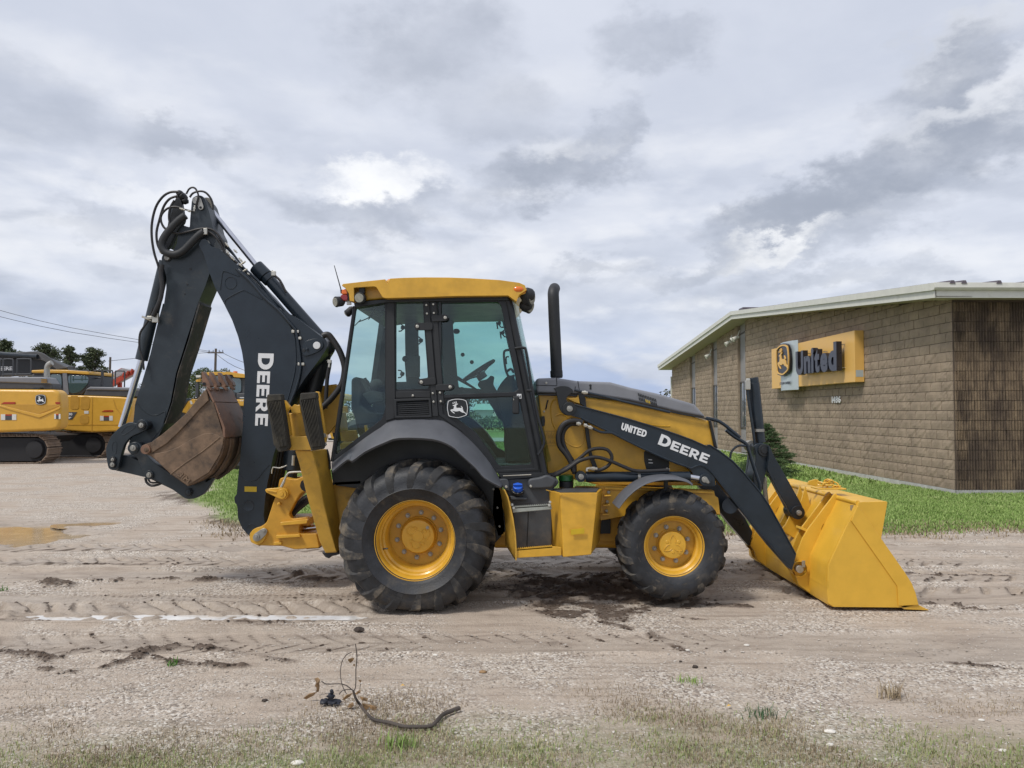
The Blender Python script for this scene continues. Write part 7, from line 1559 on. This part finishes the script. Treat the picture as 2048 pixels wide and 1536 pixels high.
# spruce in front of the building
SPR = [(.04, .07, .034), (.085, .14, .06), (.14, .21, .09), (.21, .28, .13)]
sx, sy = (1534-1024)/FPX*19.5, 19.5; t = thing('spruce_tree', (sx, sy, 0), 'small young spruce growing on the lawn behind the crank of the loader', 'tree')
z0_ = gz(sx, sy); H = 1.38; tr = B().tube([Vector((sx, sy, z0_)), Vector((sx-.02, sy, z0_+H))], [.03, .006], 8, 0); V = []; rr = np.random.default_rng(17); seg = []
for k in range(230):
    f = (k+.5)/230; f = f**.85; a = rr.uniform(0, 6.28); L = .72*(1-f)**.8*rr.uniform(.65, 1.15)+.05; s = Vector((sx, sy, z0_+.08+f*(H-.12)))
    d = Vector((math.cos(a), math.sin(a), rr.uniform(.05, .32)-.2*(1-f))); e = s+d*L; tr.tube([s, s.lerp(e, .5)+Vector((0, 0, -.03*L)), e+Vector((0, 0, .06*L))], [.007, .005, .002], 5, 2)
    seg.append((s, e+Vector((0, 0, .06*L)), L))
    for j in range(int(3+L*9)):
        g = rr.uniform(.35, .95); p = s.lerp(e, g); dd = (d+Vector((rr.normal(), rr.normal(), rr.normal()*.3))*.55).normalized(); q = p+dd*L*.30; seg.append((p, q, L*.3))
tr.build('trunk', BARK, t)
for s, e, L in seg:
    for j in range(int(30+L*190)):
        g = rr.uniform(.15, 1.02); p = s.lerp(e, g); nd = Vector(((e-s).normalized()*.7+Vector(rr.normal(size=3))*.6)).normalized(); V.append((p, nd))
pv = []
for p, nd in V:
    w = nd.cross(Vector(rr.normal(size=3))).normalized()*.0045; q = p+nd*rr.uniform(.022, .042); o_ = Vector((sx, sy, 0)); pv += [p-w-o_, p+w-o_, q-o_]
o = np_mesh('needles', np.array(pv), np.arange(len(pv)).reshape(-1, 3), leafmat('spruce_needles', SPR), False); o.parent = t

# ================================================================== SMALL THINGS IN FRONT
TWIG = mat('wet_dark_bark', (.062, .050, .042), .7, var=.3, dirt=(.14, .10, .065), dirt_amt=.35, dirt_scale=9, bump=.5, bump_scale=120)
DEAD = mat('dead_leaf', (.25, .155, .075), .75, var=.35, scale=30); RAG = mat('dark_plastic_scrap', (.018, .021, .032), .45, var=.3)
def onG(pts, z): return [G(px, py)+Vector((0, 0, gz(G(px, py).x, G(px, py).y)+z)) for px, py in F0(pts)]
base_ = G(*one(F0, 600, 600)); brn = thing('fallen_branch', (G(*one(F0, 1000, 905)).x, G(*one(F0, 1000, 905)).y, 0), 'dark bare fallen branch with upright twigs lying on the gravel in front', 'branch')
mainp = onG([(1468, 742), (1400, 770), (1335, 800), (1275, 868), (1230, 902), (1110, 912), (1010, 905), (900, 872), (850, 860), (765, 838), (705, 785), (655, 715)], .022)
YBr = G(*one(F0, 650, 740)).y; up2 = [P(*p, YBr+.02) for p in F0([(625, 650), (606, 600), (600, 575)])]
B().tube(mainp+up2, [.0125, .012, .0112, .0105, .010, .009, .008, .007, .006], 10, 4).build('stem', TWIG, brn)
YT = YBr+.03
for l, r0 in (([(600, 590), (620, 540), (622, 400), (630, 300), (618, 195)], .0032), ([(545, 605), (512, 540), (495, 450), (505, 350), (540, 290), (590, 262)], .0024), ([(600, 580), (540, 535), (480, 522), (380, 524), (340, 500)], .0030), ([(600, 575), (560, 568), (510, 580), (485, 610)], .0026), ([(640, 742), (580, 722), (520, 740), (470, 735), (450, 700)], .0030), ([(625, 300), (650, 290), (655, 282)], .0016), ([(660, 520), (655, 560), (650, 600)], .0018), ([(1395, 800), (1430, 830), (1500, 838), (1600, 836), (1700, 838), (1770, 830)], .0034), ([(690, 720), (720, 750), (780, 770), (815, 785)], .002)):
    B().tube([P(*p, YT+.004*i) for i, p in enumerate(F0(l))], r0, 6, 3).build('twig', TWIG, brn)
def leaf(pts, Y, parent=None, m=DEAD, curl=.012):
    q = [P(*p, Y+curl*math.sin(i*1.9)) for i, p in enumerate(F0(pts))]; c = sum(q, Vector())/len(q)+Vector((0, -curl, curl)); n = len(q)
    return B().add(q+[c], [(i, (i+1) % n, n) for i in range(n)]).build('leaf', m, parent, angle=20)
for l in ([(505, 655), (540, 615), (600, 595), (575, 625), (530, 655)], [(552, 325), (580, 312), (608, 308), (600, 335), (575, 352)], [(595, 370), (615, 360), (612, 382)], [(565, 690), (600, 672), (608, 700), (580, 722), (552, 712)], [(670, 680), (720, 688), (740, 710), (700, 745), (685, 715)], [(612, 605), (655, 568), (660, 590), (630, 612)], [(650, 625), (720, 640), (715, 665), (670, 660)], [(730, 690), (800, 710), (785, 740), (740, 730)], [(640, 495), (668, 492), (662, 515)]):
    leaf(l, YT-.01, brn)
o = leaf([(282, 480), (310, 470), (330, 490), (322, 520), (325, 550), (318, 588), (296, 592), (300, 555), (284, 540), (298, 515)], G(*one(F0, 300, 600)).y, None); o.name = 'dry_leaf'; tag(o, 'curled tan dry leaf standing left of the branch, above the black scrap', 'leaf')
o = leaf([(190, 640), (240, 600), (300, 590), (275, 620), (215, 650)], G(*one(F0, 240, 650)).y, None); o.name = 'dry_leaf'; tag(o, 'flat pale brown dry leaf lying lowest at far left of the branch', 'leaf')
b = B(); rq_ = random.Random(5); cY = G(*one(F0, 410, 690))
for a, c, s, sqz in ((370, 668, .030, (1, .8, .55)), (445, 672, .032, (1.2, .8, .5)), (415, 625, .022, (1.1, .8, .7)), (425, 588, .013, (1, .6, 1))): b.ball(P(*one(F0, a, c), cY.y), s, 2, sqz, .32)
tag(b.build('plastic_scrap', RAG, angle=15), 'crumpled black plastic scrap lying at the left end of the branch', 'scrap')
CLOD = mat('dark_clod', (.055, .042, .034), .9, var=.3, scale=40, bump=.6)
for i, (px, py, s, lab) in enumerate([(718, 1265, .034, 'dark mud clod alone on the gravel, above the branch'), (1390, 1332, .018, 'biggest dark clod in the sprinkle right of centre below the front wheel'), (1361, 1320, .010, 'small dark clod left of the bigger one below the front wheel'), (530, 1397, .016, 'small dark clod at lower left of the front gravel'), (1411, 1333, .008, 'tiny dark crumb right of the bigger clod below the front wheel')]):
    p = G(px, py); p.z = gz(p.x, p.y)+s*.4; tag(B().ball(p, s, 2, (1.15, .9, .65), .25).build('mud_clod', CLOD, angle=10), lab, 'mud clod', 'mud clods on the gravel')
PALE = mat('pale_stone', (.66, .63, .57), .8, var=.12, scale=30)
for i, (px, py, s, lab) in enumerate([(1660, 1463, .022, 'flat white stone in the thatch at lower right'), (1493, 1285, .017, 'bright white chip on the brown gravel in front of the loader bucket'), (1963, 1437, .014, 'white pebble far right in the dry thatch'), (1375, 1298, .013, 'round pale pebble left of the white chip'), (966, 1342, .020, 'tan rounded stone right of the upright twigs'), (870, 1308, .014, 'pale stone above the tan rounded one'), (1660, 1490, .016, 'cream stone just below the flat white one'), (595, 1527, .024, 'grey white stone at the bottom edge in the grass'), (2005, 1496, .016, 'white stone at the lower right corner')]):
    p = G(px, py); p.z = gz(p.x, p.y)+s*.3; tag(B().ball(p, s, 2, (1.35, .9, .5), .10).build('pebble', PALE if i not in (4,) else MATS['dead_leaf'], angle=50), lab, 'stone', 'larger stones on the gravel')
p = G(430+1300/1, 1300)
for px, py, lab in ((1458, 1419, 'small yellow fallen leaf in the thatch right of centre'), (805, 1372, 'small yellow leaf right of the upright twigs')):
    p = G(px, py); p.z = gz(p.x, p.y)+.012; o = B().add([p+Vector(v) for v in ((-.014, 0, 0), (0, -.008, .008), (.014, 0, .003), (0, .008, .012))], [(0, 1, 2, 3)]).build('yellow_leaf', mat('yellow_leaf', (.6, .35, .05), .6)); tag(o, lab, 'leaf')
